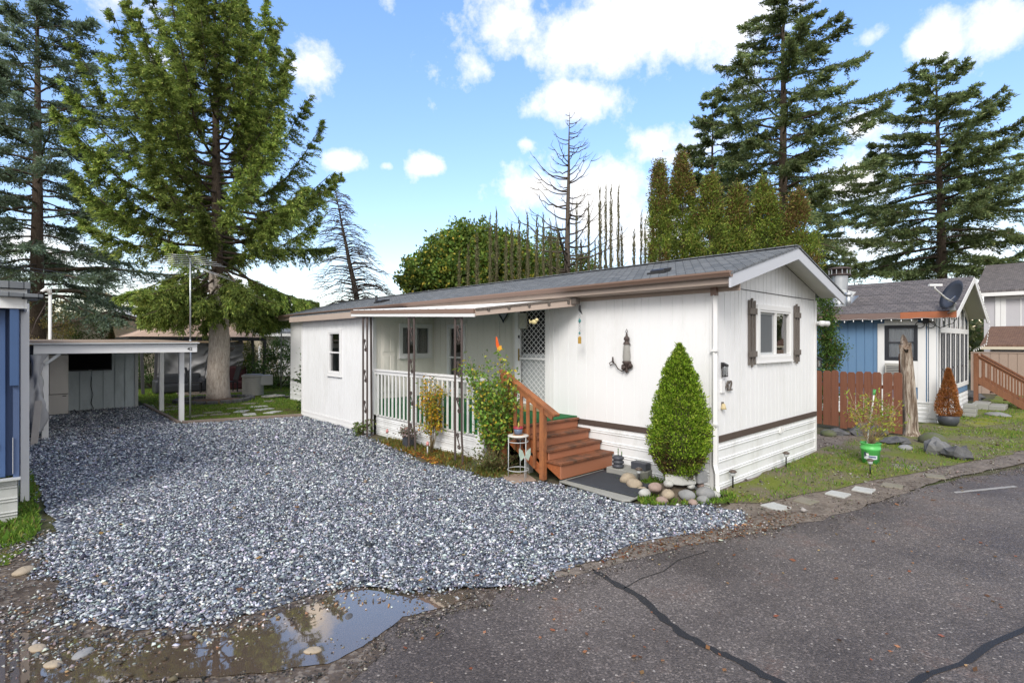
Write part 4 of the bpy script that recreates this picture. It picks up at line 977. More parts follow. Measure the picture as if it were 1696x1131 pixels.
for i in range(nx):
    for j in range(nx): q = i*(nx+1)+j; fs.append((q,q+nx+1,q+nx+2,q+1))
m.add(vs, fs, 0, True); o = m.build('doormat', M['mat']); sm = o.modifiers.new('s','SOLIDIFY'); sm.thickness = .014
tag(o, 'charcoal rubber backed doormat lying at the foot of the orange steps', 'doormat')
t = thing('concrete_block', 'grey mossy concrete planter blocks beside the foot of the steps', 'concrete block', loc=(7.30,5.2,0))
m = MB(); m.prism([(-.12,.25,0),(-.12,-.35,0),(.1,-.42,0),(.28,-.38,0),(.28,.25,0)], (0,0,.15)); m.build('slab', M['concrete'], t, .01)
m = MB(); m.box(.08,-.38,.15,.24,-.10,.27); m.build('block', M['pot'], t, .01)
t = thing('ribbed_pot', 'stack of dark ribbed round pots with a green shoot beside the steps', 'flower pot', loc=(7.28,5.28,.152))
pr = [(0,0)]
for i in range(3): pr += [(.07,.0+i*.065),(.095,.015+i*.065),(.098,.04+i*.065),(.072,.06+i*.065)]
pr += [(.06,.20),(0,.20)]
m = MB(); m.lathe(pr, n=20); m.build('pot', M['pot'], t)
m = MB(); m.tube([(0,0,.19),(0,0,.32)], .008, 5); m.tube([(.03,-.05,.19),(.03,-.05,.27)], .008, 5); m.build('sprout', paint('green_stem', (.07,.16,.04), .5, .2, 5), t)
# solar path lights
def path_light(loc, label):
    t = thing('path_light', label, 'path light', 'small solar path lights round the white home', loc)
    m = MB(); m.tube([(0,0,0),(0,0,.20)], .012, 6); m.build('stake', M['black'], t)
    m = MB(); m.lathe([(.02,.19),(.035,.20),(.04,.245),(.03,.25)], n=12); m.build('lens', M['lightgrey'], t)
    m = MB(); m.lathe([(.055,.25),(.06,.262),(.03,.285),(0,.287)], n=14); m.build('cap', paint('brown_plastic', (.10,.075,.06), .4, .1, 5) if 'bpl' not in M else M['bpl'], t)
    return t
pl = path_light((7.05,4.72,.0), 'solar path light beside the doormat in front of the cone shrub')
for p, l in (((7.98,3.66,0), 'solar path light at the near corner of the white home'), ((10.0,3.62,0), 'solar path light halfway along the gable skirting'), ((10.45,2.45,0), 'bare solar path stake in front of the green bucket')): dup(pl, p, 0, l)
# ------------------------------------------------------------ stones round the cone shrub
def rockmat(name, c, c2):
    t = NT(name); v = t.obj(); n_ = t.noise(v, 9, 7, .7); n2 = t.noise(v, 70, 3)
    return t.done(t.bsdf(t.mix(n2, t.mix(t.ramp(n_, [(.4,0.),(.6,1.)]), c, c2), sc(c, .8)), .8, t.bump(t.math('ADD', n_, t.math('MULTIPLY', n2, .3)), .5, .01), spec=.3))
RM = {'basalt': rockmat('grey_pointed_rock', (.20,.20,.20), (.12,.12,.12)), 'grey': rockmat('grey_river_rock', (.30,.30,.30), (.20,.21,.22)), 'tan': rockmat('tan_river_rock', (.42,.35,.26), (.33,.27,.2)), 'pink': rockmat('pinkish_river_rock', (.36,.27,.23), (.27,.2,.18)),
      'pale': rockmat('pale_river_rock', (.50,.50,.47), (.38,.38,.36)), 'dark': rockmat('dark_basalt_rock', (.085,.085,.09), (.17,.17,.17)), 'moss': rockmat('mossy_rock', (.12,.12,.09), (.10,.13,.03))}
def rock(x, y, z, r, kind, label, sq=(1.15,.95,.75), seed=1, noise=.06, group=None, sub=0, angular=False):
    m = MB()
    if angular:
        m.ball((0,0,0), r, 10, 6, squash=sq, noise=.12, seed=seed); q = random.Random(seed)
        m.v = [(x_*q.uniform(.78,1.15)+q.uniform(-.05,.05)*r, y_*q.uniform(.78,1.15), z_*q.uniform(.75,1.25)) for x_, y_, z_ in m.v]
        for e in (range(10), range(60,70)):
            for k in e: m.v[k] = m.v[e[0]]
        m.sm = [False]*len(m.sm)
    else: m.ball((0,0,0), r, 18, 12, squash=sq, noise=noise, seed=seed)
    o = m.build('rock', RM[kind], None, .012*angular); o.location = (x, y, z); o.rotation_euler = (0,0,seed*1.7)
    return tag(o, label, 'rock', group)
rg_ = 'stones ringing the cone shrub'
RK = [(6.82,3.78,.10,.10,'grey','smooth grey oval rock in the front row of the stone ring'),(6.66,3.98,.10,.095,'tan','tan rock at the left front of the stone ring'),(7.10,3.66,.10,.115,'grey','large brownish grey rock left of the downspout foot'),
      (7.28,3.60,.055,.075,'pale','flat pale rock nearest the downspout foot'),(6.96,3.62,.045,.075,'grey','low flat grey rock at the very front of the stone ring'),(6.76,3.66,.035,.065,'pink','small pink rock low at the ring front'),
      (6.62,4.16,.17,.09,'pink','pinkish rock high on the left of the stone ring'),(6.74,4.02,.23,.07,'pale','tall narrow pale stone wedged under the shrub'),(6.54,4.28,.08,.085,'pale','whitish rock between doormat and stone ring'),
      (6.78,4.62,.09,.115,'tan','big tan rock beside the doormat edge'),(6.95,4.85,.10,.12,'tan','rounded tan boulder behind the doormat'),(6.66,4.40,.07,.07,'tan','small tan rock at the doormat corner'),
      (7.0,3.82,.19,.06,'pale','little pale pebble tucked below the grey slab'),(6.50,3.98,.05,.07,'pink','reddish rock at the outer left of the ring'),(7.2,3.78,.17,.055,'pink','small brown pebble behind the large grey rock')]
for i, (x, y, z, r, k, l) in enumerate(RK): rock(x, y, z, r, k, l, seed=i+1, group=rg_)
m = MB(); m.prism([(6.72,4.06,.22),(6.80,3.84,.22),(7.02,3.74,.22),(7.12,3.86,.22),(7.0,4.1,.22)], (.02,.03,.13)); tag(m.build('rock', RM['pale'], None, .02), 'flat angular grey slab rock lying across the top of the stone ring', 'rock', rg_)
m = MB(); m.prism([(7.05,3.72,.22),(7.26,3.68,.22),(7.30,3.86,.22),(7.1,3.9,.22)], (0,.02,.16)); tag(m.build('rock', RM['grey'], None, .02), 'blocky grey rock on the ring right beside the flat slab', 'rock', rg_)
m = MB(); m.ball((7.0,4.08,.0), .34, 24, 10, squash=(1,1,.55), noise=.05); tag(m.build('planting_mound', M['soil']), 'low mound of dark soil inside the ring of stones', 'soil mound')
m = MB(); m.lathe([(0,0),(.07,0),(.085,.2),(.075,.2),(.06,.02),(0,.02)], (7.42,3.92,.1), 14); tag(m.build('nursery_pot', M['pot']), 'small dark plastic pot behind the rocks at the house corner', 'flower pot')
# ============================================================ vegetation
def unit(a): return a/(np.linalg.norm(a, axis=-1, keepdims=True)+1e-9)
def tree_root(name, label, cat, base, group=None):
    return thing(name, label, cat, group, base)
def trunk_mesh(root, H, r, bark, lean=(0,0), seed=1, branches=None, n=12, wig=.02, flare=1.35, name='trunk', z0=-.05):
    rg = random.Random(seed); m = MB(); pts = []; rr = []
    for i in range(15):
        t = i/14; pts.append((lean[0]*t + rg.uniform(-1,1)*wig*H*.05, lean[1]*t + rg.uniform(-1,1)*wig*H*.05, z0 + (H-z0)*t))
        rr.append(max(.012, r*((1-t)**.85)*(flare if i == 0 else 1.05 if i == 1 else 1)))
    m.tube(pts, rr, n)
    for b, r0 in (branches or []):
        k = len(b); m.tube(b, [max(.006, r0*(1-.85*i/(k-1))) for i in range(k)], 4, cap=False)
    return m.build(name, bark, root), pts
def conifer(label, base, H, cb, prof, nb, nsec, nleaf, LL, LW, style, cols, wts, tr, bark, seed, lean=(0,0), name='fir_tree', cat='fir tree', group=None, thick=1.0, azfn=None):
    rg = np.random.default_rng(seed)
    root = tree_root(name, label, cat, base, group)
    hs = np.sort((np.arange(nb)+rg.uniform(-.4,.9,nb))/nb); hs = np.clip(hs, 0, .995)**(1.35 if style == 'spruce' else 1.08)
    z0 = cb + (H-cb)*hs
    az = np.arange(nb)*2.39996 + rg.uniform(-.5,.5,nb)
    ln = np.array([prof(h) for h in hs]) * np.exp(rg.normal(size=nb)*(.10 if style == 'spruce' else .17))
    if azfn is not None: ln = ln*azfn(az, hs)
    if style == 'spruce':
        a1 = np.where(hs < .12, -.55, -.28 - .15*rg.uniform(size=nb)); a2 = np.where(hs < .12, .42, .95 + .35*rg.uniform(size=nb) ); ex = 2.1
        a2 = a2*np.clip(hs*2.6+.12 + rg.normal(size=nb)*.14*(hs<.4), 0.02, 1.15)
        a1 = a1 + hs*.35
    else:
        a1 = .02 + hs*.42 + rg.normal(size=nb)*.10 ; a2 = -.30 + hs*.15 + rg.normal(size=nb)*.08; ex = 2.0
        tipup = .12
    dirh = np.stack([np.cos(az), np.sin(az)], 1)
    def bp(i, s):
        zz = a1[i]*s + a2[i]*s**ex
        if style != 'spruce': zz = zz + .14*s**5
        return np.stack([lean[0]*z0[i]/H + dirh[i,0]*ln[i]*s, lean[1]*z0[i]/H + dirh[i,1]*ln[i]*s, z0[i] + ln[i]*zz], 1)
    br = []
    for i in range(nb):
        ss = np.linspace(0, .97, 7); p = bp(np.full(7, i), ss); p[1:] += rg.normal(size=(6,3))*.03*ln[i]*.3
        br.append(([tuple(q) for q in p], .012+.013*ln[i]))
    trunk_mesh(root, H, tr, bark, lean, seed, br)
    # secondaries
    cnt = np.maximum(4, (nsec*ln/ln.max()*1.0).astype(int)); I = np.repeat(np.arange(nb), cnt); n2 = len(I)
    s = rg.uniform(.14 if style != 'spruce' else .22, 1.0, n2)**.80
    P = bp(I, s); T = unit(bp(I, np.minimum(s+.03, 1.03)) - bp(I, s-.03)); side = rg.choice([-1,1], n2)
    lat = np.stack([-dirh[I,1], dirh[I,0], np.zeros(n2)], 1)*side[:,None]
    if style == 'spruce':
        # plumes: a sleeve round the rising limb, pendulous below
        w_ = (.46*np.clip((1.06-s)/.35, .14, 1)*np.clip(s*2.2,.3,1))*thick
        phi = rg.uniform(-1.0, 1.0, n2)*2.3            # 0 = straight down
        dn = np.array([0,0,-1.0])
        U = unit(dn - T*(T@dn)[:,None]); Lr = np.cross(T, U)
        rad_ = unit(U*np.cos(phi)[:,None] + Lr*np.sin(phi)[:,None])
        SD = unit(rad_*.85 + T*.55 + dn*.60 + rg.normal(size=(n2,3))*.16); SL = w_*rg.uniform(.5,1.15,n2)*(1+.5*(np.cos(phi)>.3))
    else:
        SL = (.36*ln[I]*np.clip(1.05-s, .07, 1)*(.6+.8*s) + .18)*rg.uniform(.55,1.25,n2)*thick
        SD = unit(lat*rg.uniform(.4,1.1,n2)[:,None] + T*rg.uniform(.5,1.1,n2)[:,None] + rg.normal(size=(n2,3))*[.12,.12,.20] + np.array([0,0,-.12]))
    # leaves
    J = np.repeat(np.arange(n2), nleaf); n3 = len(J); r = rg.uniform(0, 1, n3)
    Q = P[J] + SD[J]*(SL[J]*r)[:,None] + rg.normal(size=(n3,3))*(.035 if style=='spruce' else .05)*np.array([1,1,.8])
    if style != 'spruce': Q[:,2] -= (r**2)*SL[J]*.22
    DD = unit(SD[J]*.9 + T[J]*.25 + rg.normal(size=(n3,3))*(.42 if style == 'spruce' else .55))
    Lf = LL*np.exp(rg.normal(size=n3)*.25); Wf = LW*np.exp(rg.normal(size=n3)*.2)
    tone = np.exp(rg.normal(size=nb)*.24)[I][J]*np.exp(rg.normal(size=n2)*.15)[J]
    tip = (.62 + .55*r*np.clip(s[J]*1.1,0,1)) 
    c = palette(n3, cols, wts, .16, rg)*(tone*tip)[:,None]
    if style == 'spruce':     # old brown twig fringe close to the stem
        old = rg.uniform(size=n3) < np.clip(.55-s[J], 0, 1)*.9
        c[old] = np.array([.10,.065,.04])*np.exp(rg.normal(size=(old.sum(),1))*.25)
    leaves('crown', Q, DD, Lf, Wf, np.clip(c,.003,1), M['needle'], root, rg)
    return root
def xy(px, py, d): p = D(px, py, d); return (p[0], p[1], 0)

# the big spruce standing in the back lawn
def sprprof(h): return np.interp(h, [0,.05,.12,.25,.4,.55,.7,.85,.94,1], [1.9,2.9,4.1,4.2,3.5,2.5,1.55,.8,.4,.15])
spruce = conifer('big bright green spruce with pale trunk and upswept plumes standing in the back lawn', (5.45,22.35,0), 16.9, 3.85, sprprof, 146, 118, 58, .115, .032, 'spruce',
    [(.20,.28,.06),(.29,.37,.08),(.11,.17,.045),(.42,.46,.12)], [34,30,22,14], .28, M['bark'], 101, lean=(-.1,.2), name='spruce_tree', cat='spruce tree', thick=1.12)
# pale debarked lower trunk with knots
m = MB(); pts = [(0,0,-.05),(-.02,0,.3),(-.03,0,1.0),(.02,.0,2.0),(.0,.0,3.0),(-.05,.0,3.9),(-.06,.0,4.8)]
m.tube(pts, [.46,.40,.38,.36,.33,.30,.27], 20); kr = random.Random(5)
for i in range(34):
    a = kr.uniform(0,6.28); z = kr.uniform(1.2,4.6); r = .36-.02*z
    m.ball((math.cos(a)*r, math.sin(a)*r, z), kr.uniform(.03,.07), 8, 6, squash=(1,1,.7))
for i in range(12):
    a = kr.uniform(0,6.28); z = kr.uniform(2.6,4.6); m.tube([(math.cos(a)*.3,math.sin(a)*.3,z),(math.cos(a)*.5,math.sin(a)*.5,z+.02)], [.022,.010], 5)
m.build('lower_trunk', M['barkpale'], spruce)

FIRC = [(.085,.125,.06),(.125,.18,.085),(.17,.23,.11),(.20,.24,.10)]
BLUEC = [(.10,.145,.11),(.155,.215,.165),(.25,.31,.25),(.085,.12,.08)]
MIXC = [(.13,.175,.08),(.19,.25,.11),(.26,.32,.14),(.33,.35,.16),(.10,.14,.065)]
def lfp(h): return np.interp(h, [0,.05,.15,.3,.5,.7,.9,1], [5.6,5.8,3.8,4.4,4.1,2.9,1.3,.3])
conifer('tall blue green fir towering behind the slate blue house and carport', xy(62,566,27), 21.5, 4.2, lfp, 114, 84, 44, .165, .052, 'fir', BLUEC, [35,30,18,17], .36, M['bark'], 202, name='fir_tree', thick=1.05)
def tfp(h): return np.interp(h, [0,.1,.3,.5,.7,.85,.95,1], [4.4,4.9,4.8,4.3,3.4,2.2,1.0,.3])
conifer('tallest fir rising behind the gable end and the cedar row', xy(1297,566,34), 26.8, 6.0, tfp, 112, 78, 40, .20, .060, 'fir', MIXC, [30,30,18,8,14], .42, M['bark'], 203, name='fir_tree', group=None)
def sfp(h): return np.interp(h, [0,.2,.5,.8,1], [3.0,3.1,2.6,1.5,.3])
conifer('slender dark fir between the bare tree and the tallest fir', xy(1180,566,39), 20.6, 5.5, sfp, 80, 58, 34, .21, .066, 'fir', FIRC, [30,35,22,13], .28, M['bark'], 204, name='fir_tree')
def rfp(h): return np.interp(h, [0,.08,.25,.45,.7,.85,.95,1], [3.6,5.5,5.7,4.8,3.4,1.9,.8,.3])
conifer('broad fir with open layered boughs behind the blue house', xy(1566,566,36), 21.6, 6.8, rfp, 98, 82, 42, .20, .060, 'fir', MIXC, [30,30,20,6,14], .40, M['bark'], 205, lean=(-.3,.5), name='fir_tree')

# bare trees
def bare_tree(label, base, H, tr, lean, nb, blen, shape, bark, seed, name='dead_tree', sub=3, cb=.25, ivy=0, group=None, br=.022):
    rg = np.random.default_rng(seed); root = tree_root(name, label, 'bare tree', base, group); brs = []
    for i in range(nb):
        h = cb + (1-cb)*(i+rg.uniform())/nb; az = rg.uniform(0, 6.28); L = blen(h)*rg.uniform(.6,1.15)
        o = np.array([lean[0]*h, lean[1]*h, H*h*.99]); d = np.array([math.cos(az), math.sin(az), 0]); p = []
        for k in range(9):
            s = k/8; p.append(tuple(o + d*L*s**(.85) + np.array([0,0,L*shape(s,h)]) + rg.normal(size=3)*.03*L*s))
        brs.append((p, br*(.5+L/3)))
        for j in range(sub):
            k = rg.integers(3, 8); q = np.array(p[k]); az2 = az + rg.choice([-1,1])*rg.uniform(.4,.9); l2 = L*.35*rg.uniform(.5,1); d2 = np.array([math.cos(az2), math.sin(az2), 0])
            pp = [tuple(q + d2*l2*s + np.array([0,0,l2*(shape(s,h)*.8)])) for s in (0,.35,.7,1)]
            brs.append((pp, br*.55))
    trunk_mesh(root, H, tr, bark, lean, seed, brs, n=8)
    if ivy:
        n = ivy; z = rg.uniform(.02,.42,n)**1.0*H; a = rg.uniform(0,6.28,n); r = tr*1.1+np.abs(rg.normal(size=n))*.22*(1.2-z/H*2)
        P = np.stack([lean[0]*z/H+np.cos(a)*r, lean[1]*z/H+np.sin(a)*r, z],1)
        leaves('ivy', P, rg.normal(size=(n,3)), .13, .10, palette(n, [(.03,.075,.015),(.05,.10,.02)], [1,1], .25, rg), M['leaf'], root, rg)
    return root
bare_tree('leaning dead tree with a dense fan of bare drooping twigs and ivy on its stem', xy(618,566,30), 10.9, .26, (-1.55,1.55), 270, lambda h: 2.9*(1.08-h)**.7+.3, lambda s,h: .42*s-.74*s*s, M['barkdark'], 301, ivy=2500, sub=7, cb=.12, br=.028)
bare_tree('tall bare dead conifer with branches curving upward like a candelabra', xy(936,566,33), 16.6, .30, (.3,-.1), 74, lambda h: np.interp(h,[.25,.45,.7,.9,1],[3.4,4.0,2.5,1.2,.4]), lambda s,h: -.10*s+.62*s*s, M['barkdark'], 302, sub=2, cb=.28, br=.042)
# columnar bare poplars behind the roof
def poplar_proto(seed):
    rg = np.random.default_rng(seed); root = tree_root('columnar_tree', 'x', 'bare tree', (0,0,0), 'bare columnar trees behind the long roof'); H = 10.0; brs = []
    for i in range(58):
        h = .22+.76*(i+rg.uniform())/58; az = rg.uniform(0,6.28); L = (1.0-h*.55)*rg.uniform(.5,1.2)*.9
        o = np.array([0,0,H*h]); d = np.array([math.cos(az), math.sin(az), 0])*rg.uniform(.10,.30)
        p = [tuple(o + d*min(1,s*2.2)*L + np.array([0,0,s*L*1.05]) + rg.normal(size=3)*.02) for s in (0,.3,.65,1)]
        brs.append((p, .034))
    trunk_mesh(root, H, .16, M['barkmoss'], (0,0), seed, brs, n=6, wig=.12)
    n = 1300; z = 1.5+rg.uniform(size=n)**1.2*7.6; a = rg.uniform(0,6.28,n); r = np.abs(rg.normal(size=n))*.12*(1.15-z/10)+.04
    P = np.stack([np.cos(a)*r, np.sin(a)*r, z],1); Dn = rg.normal(size=(n,3))*.35; Dn[:,2] += 1
    leaves('mossy_twigs', P, Dn, .15, .028, palette(n, [(.22,.20,.11),(.16,.14,.08),(.28,.27,.15)], [1,1,1], .2, rg), M['needle'], root, rg)
    return root
protos = [poplar_proto(s) for s in (401,402,403,404)]
PX = [(760,415,27),(775,405,27.5),(790,385,27),(812,352,28),(822,348,28.5),(838,372,27),(848,368,28),(860,360,28),(874,352,28.5),(889,358,29),(900,352,28),(912,362,29),(924,372,29),(955,335,33),(962,395,34),(975,332,33),(986,398,32),(994,310,33),(1003,306,34),(1012,306,33),(1024,308,33),(1030,375,34),(1050,380,34),(1062,348,35),(1068,362,34),(1080,350,35)]
wds = ['mossy','grey','thin','crooked','pale','dark']
for i, (px, py, d) in enumerate(PX):
    top = D(px, py, d)[2]; b = xy(px, 566, d); sc_ = top/10; pr = protos[i % 4]
    if px < 800: where = 'in front of the round leafy tree'
    elif px < 935: where = 'left of the candelabra dead tree'
    elif px < 990: where = 'right of the candelabra dead tree'
    elif px < 1040: where = 'in the tall cluster'
    else: where = 'beside the cedars'
    lab = 'bare columnar tree %s, %s from the left' % (where, ['first','second','third','fourth','fifth','sixth','seventh','eighth','ninth','tenth','eleventh','twelfth','thirteenth','fourteenth','fifteenth','sixteenth','seventeenth','eighteenth','nineteenth','twentieth','twenty first','twenty second','twenty third','twenty fourth','twenty fifth','twenty sixth'][i])
    s3 = (.85+.25*((i*7)%5)/5,)*2 + (sc_,)
    if i < 4: pr.location = b; pr.scale = s3; pr['label'] = lab
    else: dup(pr, b, i*1.3, lab, s3)

def blob_tree(label, name, cat, base, lobes, n, L, Wd, cols, wts, tr, bark, seed, H, group=None, mat='leaf', up=.3, shell=.55):
    """lobes: (x,y,z,rx,rz)"""
    rg = np.random.default_rng(seed); root = tree_root(name, label, cat, base, group)
    lb = np.array(lobes); wt_ = lb[:,3]**2*lb[:,4]; k = rg.choice(len(lb), n, p=wt_/wt_.sum())
    nc = max(30, n//45); kc = rg.choice(len(lb), nc, p=wt_/wt_.sum()); vv = unit(rg.normal(size=(nc,3))); rr = rg.uniform(shell,1.05,nc)[:,None]
    C = lb[kc,:3] + vv*rr*np.stack([lb[kc,3],lb[kc,3],lb[kc,4]],1)
    j = rg.integers(0, nc, n); csz = .13*lb[kc[j],3]+.10
    P = C[j] + rg.normal(size=(n,3))*csz[:,None]*.75; P[:,2] = np.maximum(P[:,2], .05)
    Dd = unit(vv[j]*.6 + rg.normal(size=(n,3))*.7 + [0,0,up])
    tone = np.exp(rg.normal(size=nc)*.22)[j]
    leaves('crown', P, Dd, L*np.exp(rg.normal(size=n)*.25), Wd, np.clip(palette(n, cols, wts, .18, rg)*tone[:,None],.003,1), M[mat], root, rg)
    brs = []
    for x, y, z, rx, rz in lobes:
        brs.append(([(0,0,z*.25),(x*.4,y*.4,z*.55),(x*.9,y*.9,z)], tr*.4))
        for q in range(4):
            a = rg.uniform(0,6.28); brs.append(([(x*.6,y*.6,z*.75),(x+math.cos(a)*rx*.6,y+math.sin(a)*rx*.6,z+rz*rg.uniform(-.2,.7))], tr*.18))
    trunk_mesh(root, H, tr, bark, (0,0), seed, brs, n=8)
    return root
LG = [(.13,.21,.04),(.20,.27,.05),(.07,.13,.03),(.45,.38,.06)]
lo = []
for px, py, r, rz in ((700,452,1.1,1.3),(735,425,1.2,1.3),(770,402,1.3,1.0),(800,425,1.6,1.6),(760,455,1.8,1.8),(840,420,1.3,1.2),(868,455,1.2,1.6),(820,460,1.9,1.9),(790,380,.6,.5),(682,468,.7,1.2),(725,400,.5,.5),(815,398,.8,.7)):
    b = D(775,566,31); q = D(px, py, 31); lo.append((q[0]-b[0], q[1]-b[1], q[2], r, rz))
blob_tree('round leafy green tree with yellowing patches above the middle of the long roof', 'leafy_tree', 'leafy tree', xy(775,566,31), lo, 52000, .19, .15, LG, [34,30,26,10], .35, M['bark'], 501, 8.0, shell=.4)
lo = []
for px, py, r, rz in ((905,430,1.3,1.6),(950,450,1.6,1.2),(915,470,2.0,1.5),(1000,470,1.2,.6)):
    b = D(930,566,37); q = D(px, py, 37); lo.append((q[0]-b[0], q[1]-b[1], q[2], r, rz))
blob_tree('low green tree seen between the bare columnar trees', 'leafy_tree', 'leafy tree', xy(930,566,37), lo, 16000, .17, .12, LG, [34,30,26,10], .25, M['bark'], 502, 6.0)
# cedar columns behind the near end of the roof
CE = [(.19,.26,.045),(.28,.34,.06),(.10,.15,.03),(.34,.32,.08),(.20,.13,.05)]
def cedar(px, top, d, r, seed, label, brown=.2):
    b = xy(px, 566, d); H = D(px, top, d)[2]; rg = np.random.default_rng(seed); root = tree_root('cedar_tree', label, 'cedar tree', b, 'clipped cedar columns behind the roof')
    n = 36000; nc = 300; zc = rg.uniform(.10,1,nc); a = rg.uniform(0,6.28,nc)
    pr = np.interp(zc, [0,.3,.55,.75,.9,1], [1,1.05,.95,.74,.42,.08])*r*rg.uniform(.62,1.15,nc)*(1+.22*np.sin(a*2+seed+zc*4)+.14*np.sin(zc*11+seed*1.7))
    C = np.stack([np.cos(a)*pr, np.sin(a)*pr, zc*H],1); j = rg.integers(0,nc,n)
    P = C[j] + rg.normal(size=(n,3))*[.12,.12,.20]; Dd = unit(np.stack([np.cos(a[j]),np.sin(a[j]),np.full(n,.9)],1)*.8+rg.normal(size=(n,3))*.45)
    c = palette(n, CE, [34,26,26,8,6], .2, rg)*np.exp(rg.normal(size=nc)*.22)[j][:,None]
    bn = ((zc[j] > .82) & (rg.uniform(size=n) < brown*1.6)) | (rg.uniform(size=nc) < brown*.30)[j]
    c[bn] = palette(bn.sum(), [(.19,.11,.045),(.13,.075,.035),(.24,.16,.06)], [1,1,1], .2, rg)
    leaves('crown', P, Dd, .105*np.exp(rg.normal(size=n)*.25), .052, c, M['needle'], root, rg)
    trunk_mesh(root, H*.96, .13, M['bark'], (0,0), seed, [([(0,0,H*.2),(.25*math.cos(q),.25*math.sin(q),H*.5),(.3*math.cos(q),.3*math.sin(q),H*.9)], .06) for q in (0,2,4)], n=7)
for args in ((1092,276,25,.58,601,'thin brown tipped cedar at the left end of the cedar row',.3),(1130,262,25.6,.78,602,'tallest cedar with reddish brown top, second in the cedar row',.35),(1176,300,24.5,.86,603,'broad cedar third from the left in the cedar row',.15),
             (1221,316,24.5,.84,604,'cedar with a rusty tip, fourth from the left in the cedar row',.25),(1266,303,24.6,.82,605,'cedar second from the right in the cedar row',.12),(1320,326,24.0,.82,606,'rightmost cedar with brown patches behind the gable',.45)): cedar(*args)
# narrow evergreen between the white home and the blue house
b = xy(1368,566,15.4)
lo = [(0,0,z,.20,.45) for z in np.linspace(.4,3.4,8)] + [(.30,-.26,2.05,.22,.24),(.15,-.12,1.8,.22,.3)]
blob_tree('narrow ivy green evergreen squeezed between the white home and the blue house', 'evergreen_shrub', 'shrub', b, lo, 9000, .06, .035, [(.06,.12,.02),(.10,.17,.03),(.03,.07,.015),(.2,.13,.05)], [40,30,25,5], .05, M['bark'], 701, 2.8)

# ------------------------------------------------------------ bright green cone shrub on the stones
rg = np.random.default_rng(801); root = tree_root('cone_shrub', 'bright green teardrop shaped shrub growing from the ring of stones at the house corner', 'shrub', (7.0,4.0,.20))
PR = ([0,.067,.157,.247,.337,.53,.70,.865,.966,1.0], [.15,.25,.365,.43,.445,.378,.285,.175,.05,.0])
n = 50000; t_ = rg.uniform(0,1,n); t_ = t_**.9; a = rg.uniform(0,6.28,n); H = 2.0
rr = np.interp(t_, *PR)*(1+.03*np.sin(a*3+t_*9)+.02*np.sin(a*7-t_*21)); dep = rg.uniform(0,1,n)**1.1*.16; lump = (vnoise(a*4.5, t_*34, 1, 3)-.6)*.10
rr2 = np.maximum(rr+lump-dep, .0)+rg.normal(size=n)*.008
P = np.stack([np.cos(a)*rr2, np.sin(a)*rr2, t_*H],1); Dd = unit(np.stack([np.cos(a),np.sin(a),np.full(n,1.0)],1)+rg.normal(size=(n,3))*.55)
c = palette(n, [(.21,.36,.025),(.33,.49,.04),(.07,.12,.014),(.47,.55,.09)], [32,28,28,12], .15, rg)
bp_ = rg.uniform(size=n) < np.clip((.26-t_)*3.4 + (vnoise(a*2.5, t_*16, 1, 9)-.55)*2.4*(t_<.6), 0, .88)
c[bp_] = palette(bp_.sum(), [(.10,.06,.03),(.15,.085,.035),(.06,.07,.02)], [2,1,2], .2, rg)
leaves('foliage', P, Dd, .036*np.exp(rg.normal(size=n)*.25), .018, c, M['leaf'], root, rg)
m = MB(); m.lathe([(0,0)]+[(max(.02,r*.72-.04), z*H) for z, r in zip(*PR)][:-1]+[(0,H*.97)], n=24); m.build('inner_twigs', M['barkdark'], root)
m = MB(); m.tube([(0,0,-.1),(0,0,.4)], .05, 8)
for k in range(30):
    q = k*2.4; m.tube([(0,0,.0),(.15*math.cos(q),.15*math.sin(q),.10),(.30*math.cos(q),.30*math.sin(q),.25)], .006, 4)
m.build('stem', M['bark'], root)
# loose stems with leaves
def stem_plant(name, label, base, stems, nl, L, Wd, cols, wts, seed, zmin=.25, stemcol='twig', group=None, spread=.05, cat='rose bush', r=.008):
    rg = np.random.default_rng(seed); root = tree_root(name, label, cat, base, group); m = MB(); pts = []
    for (dx, dy, h, bow) in stems:
        q = []
        for k in range(7):
            s = k/6; q.append((dx*s+rg.normal()*.012*h+bow*math.sin(s*3.1)*.06, dy*s+rg.normal()*.012*h, h*s*(1-.06*s*abs(dx+dy))))
        m.tube(q, [r*(1-.7*k/6) for k in range(7)], 5); Q = np.array(q)
        s = rg.uniform(zmin, 1.0, nl); i = np.minimum((s*6).astype(int), 5); f_ = (s*6-i)[:,None]; pts.append(Q[i]*(1-f_)+Q[i+1]*f_)
        for j in range(5):
            k = rg.integers(2,6); a = rg.uniform(0,6.28); l = rg.uniform(.12,.3); e = (q[k][0]+math.cos(a)*l, q[k][1]+math.sin(a)*l, q[k][2]+l*.7)
            m.tube([q[k], e], [r*.5, r*.25], 4); ss = rg.uniform(.3,1.05,max(2,nl//6)); pts.append(np.array(q[k])[None]*(1-ss[:,None])+np.array(e)[None]*ss[:,None])
    m.build('stems', M[stemcol], root); P = np.concatenate(pts); n = len(P); P = P + rg.normal(size=(n,3))*spread
    leaves('foliage', P, rg.normal(size=(n,3))+[0,0,.1], L*np.exp(rg.normal(size=n)*.25), Wd, palette(n, cols, wts, .2, rg), M['leaf'], root, rg)
    return root
M['twig'] = paint('brown_green_cane', (.16,.12,.06), .7, .3, 12); M['cane'] = paint('pale_straw_cane', (.33,.24,.14), .7, .2, 12)
rgp = random.Random(9)
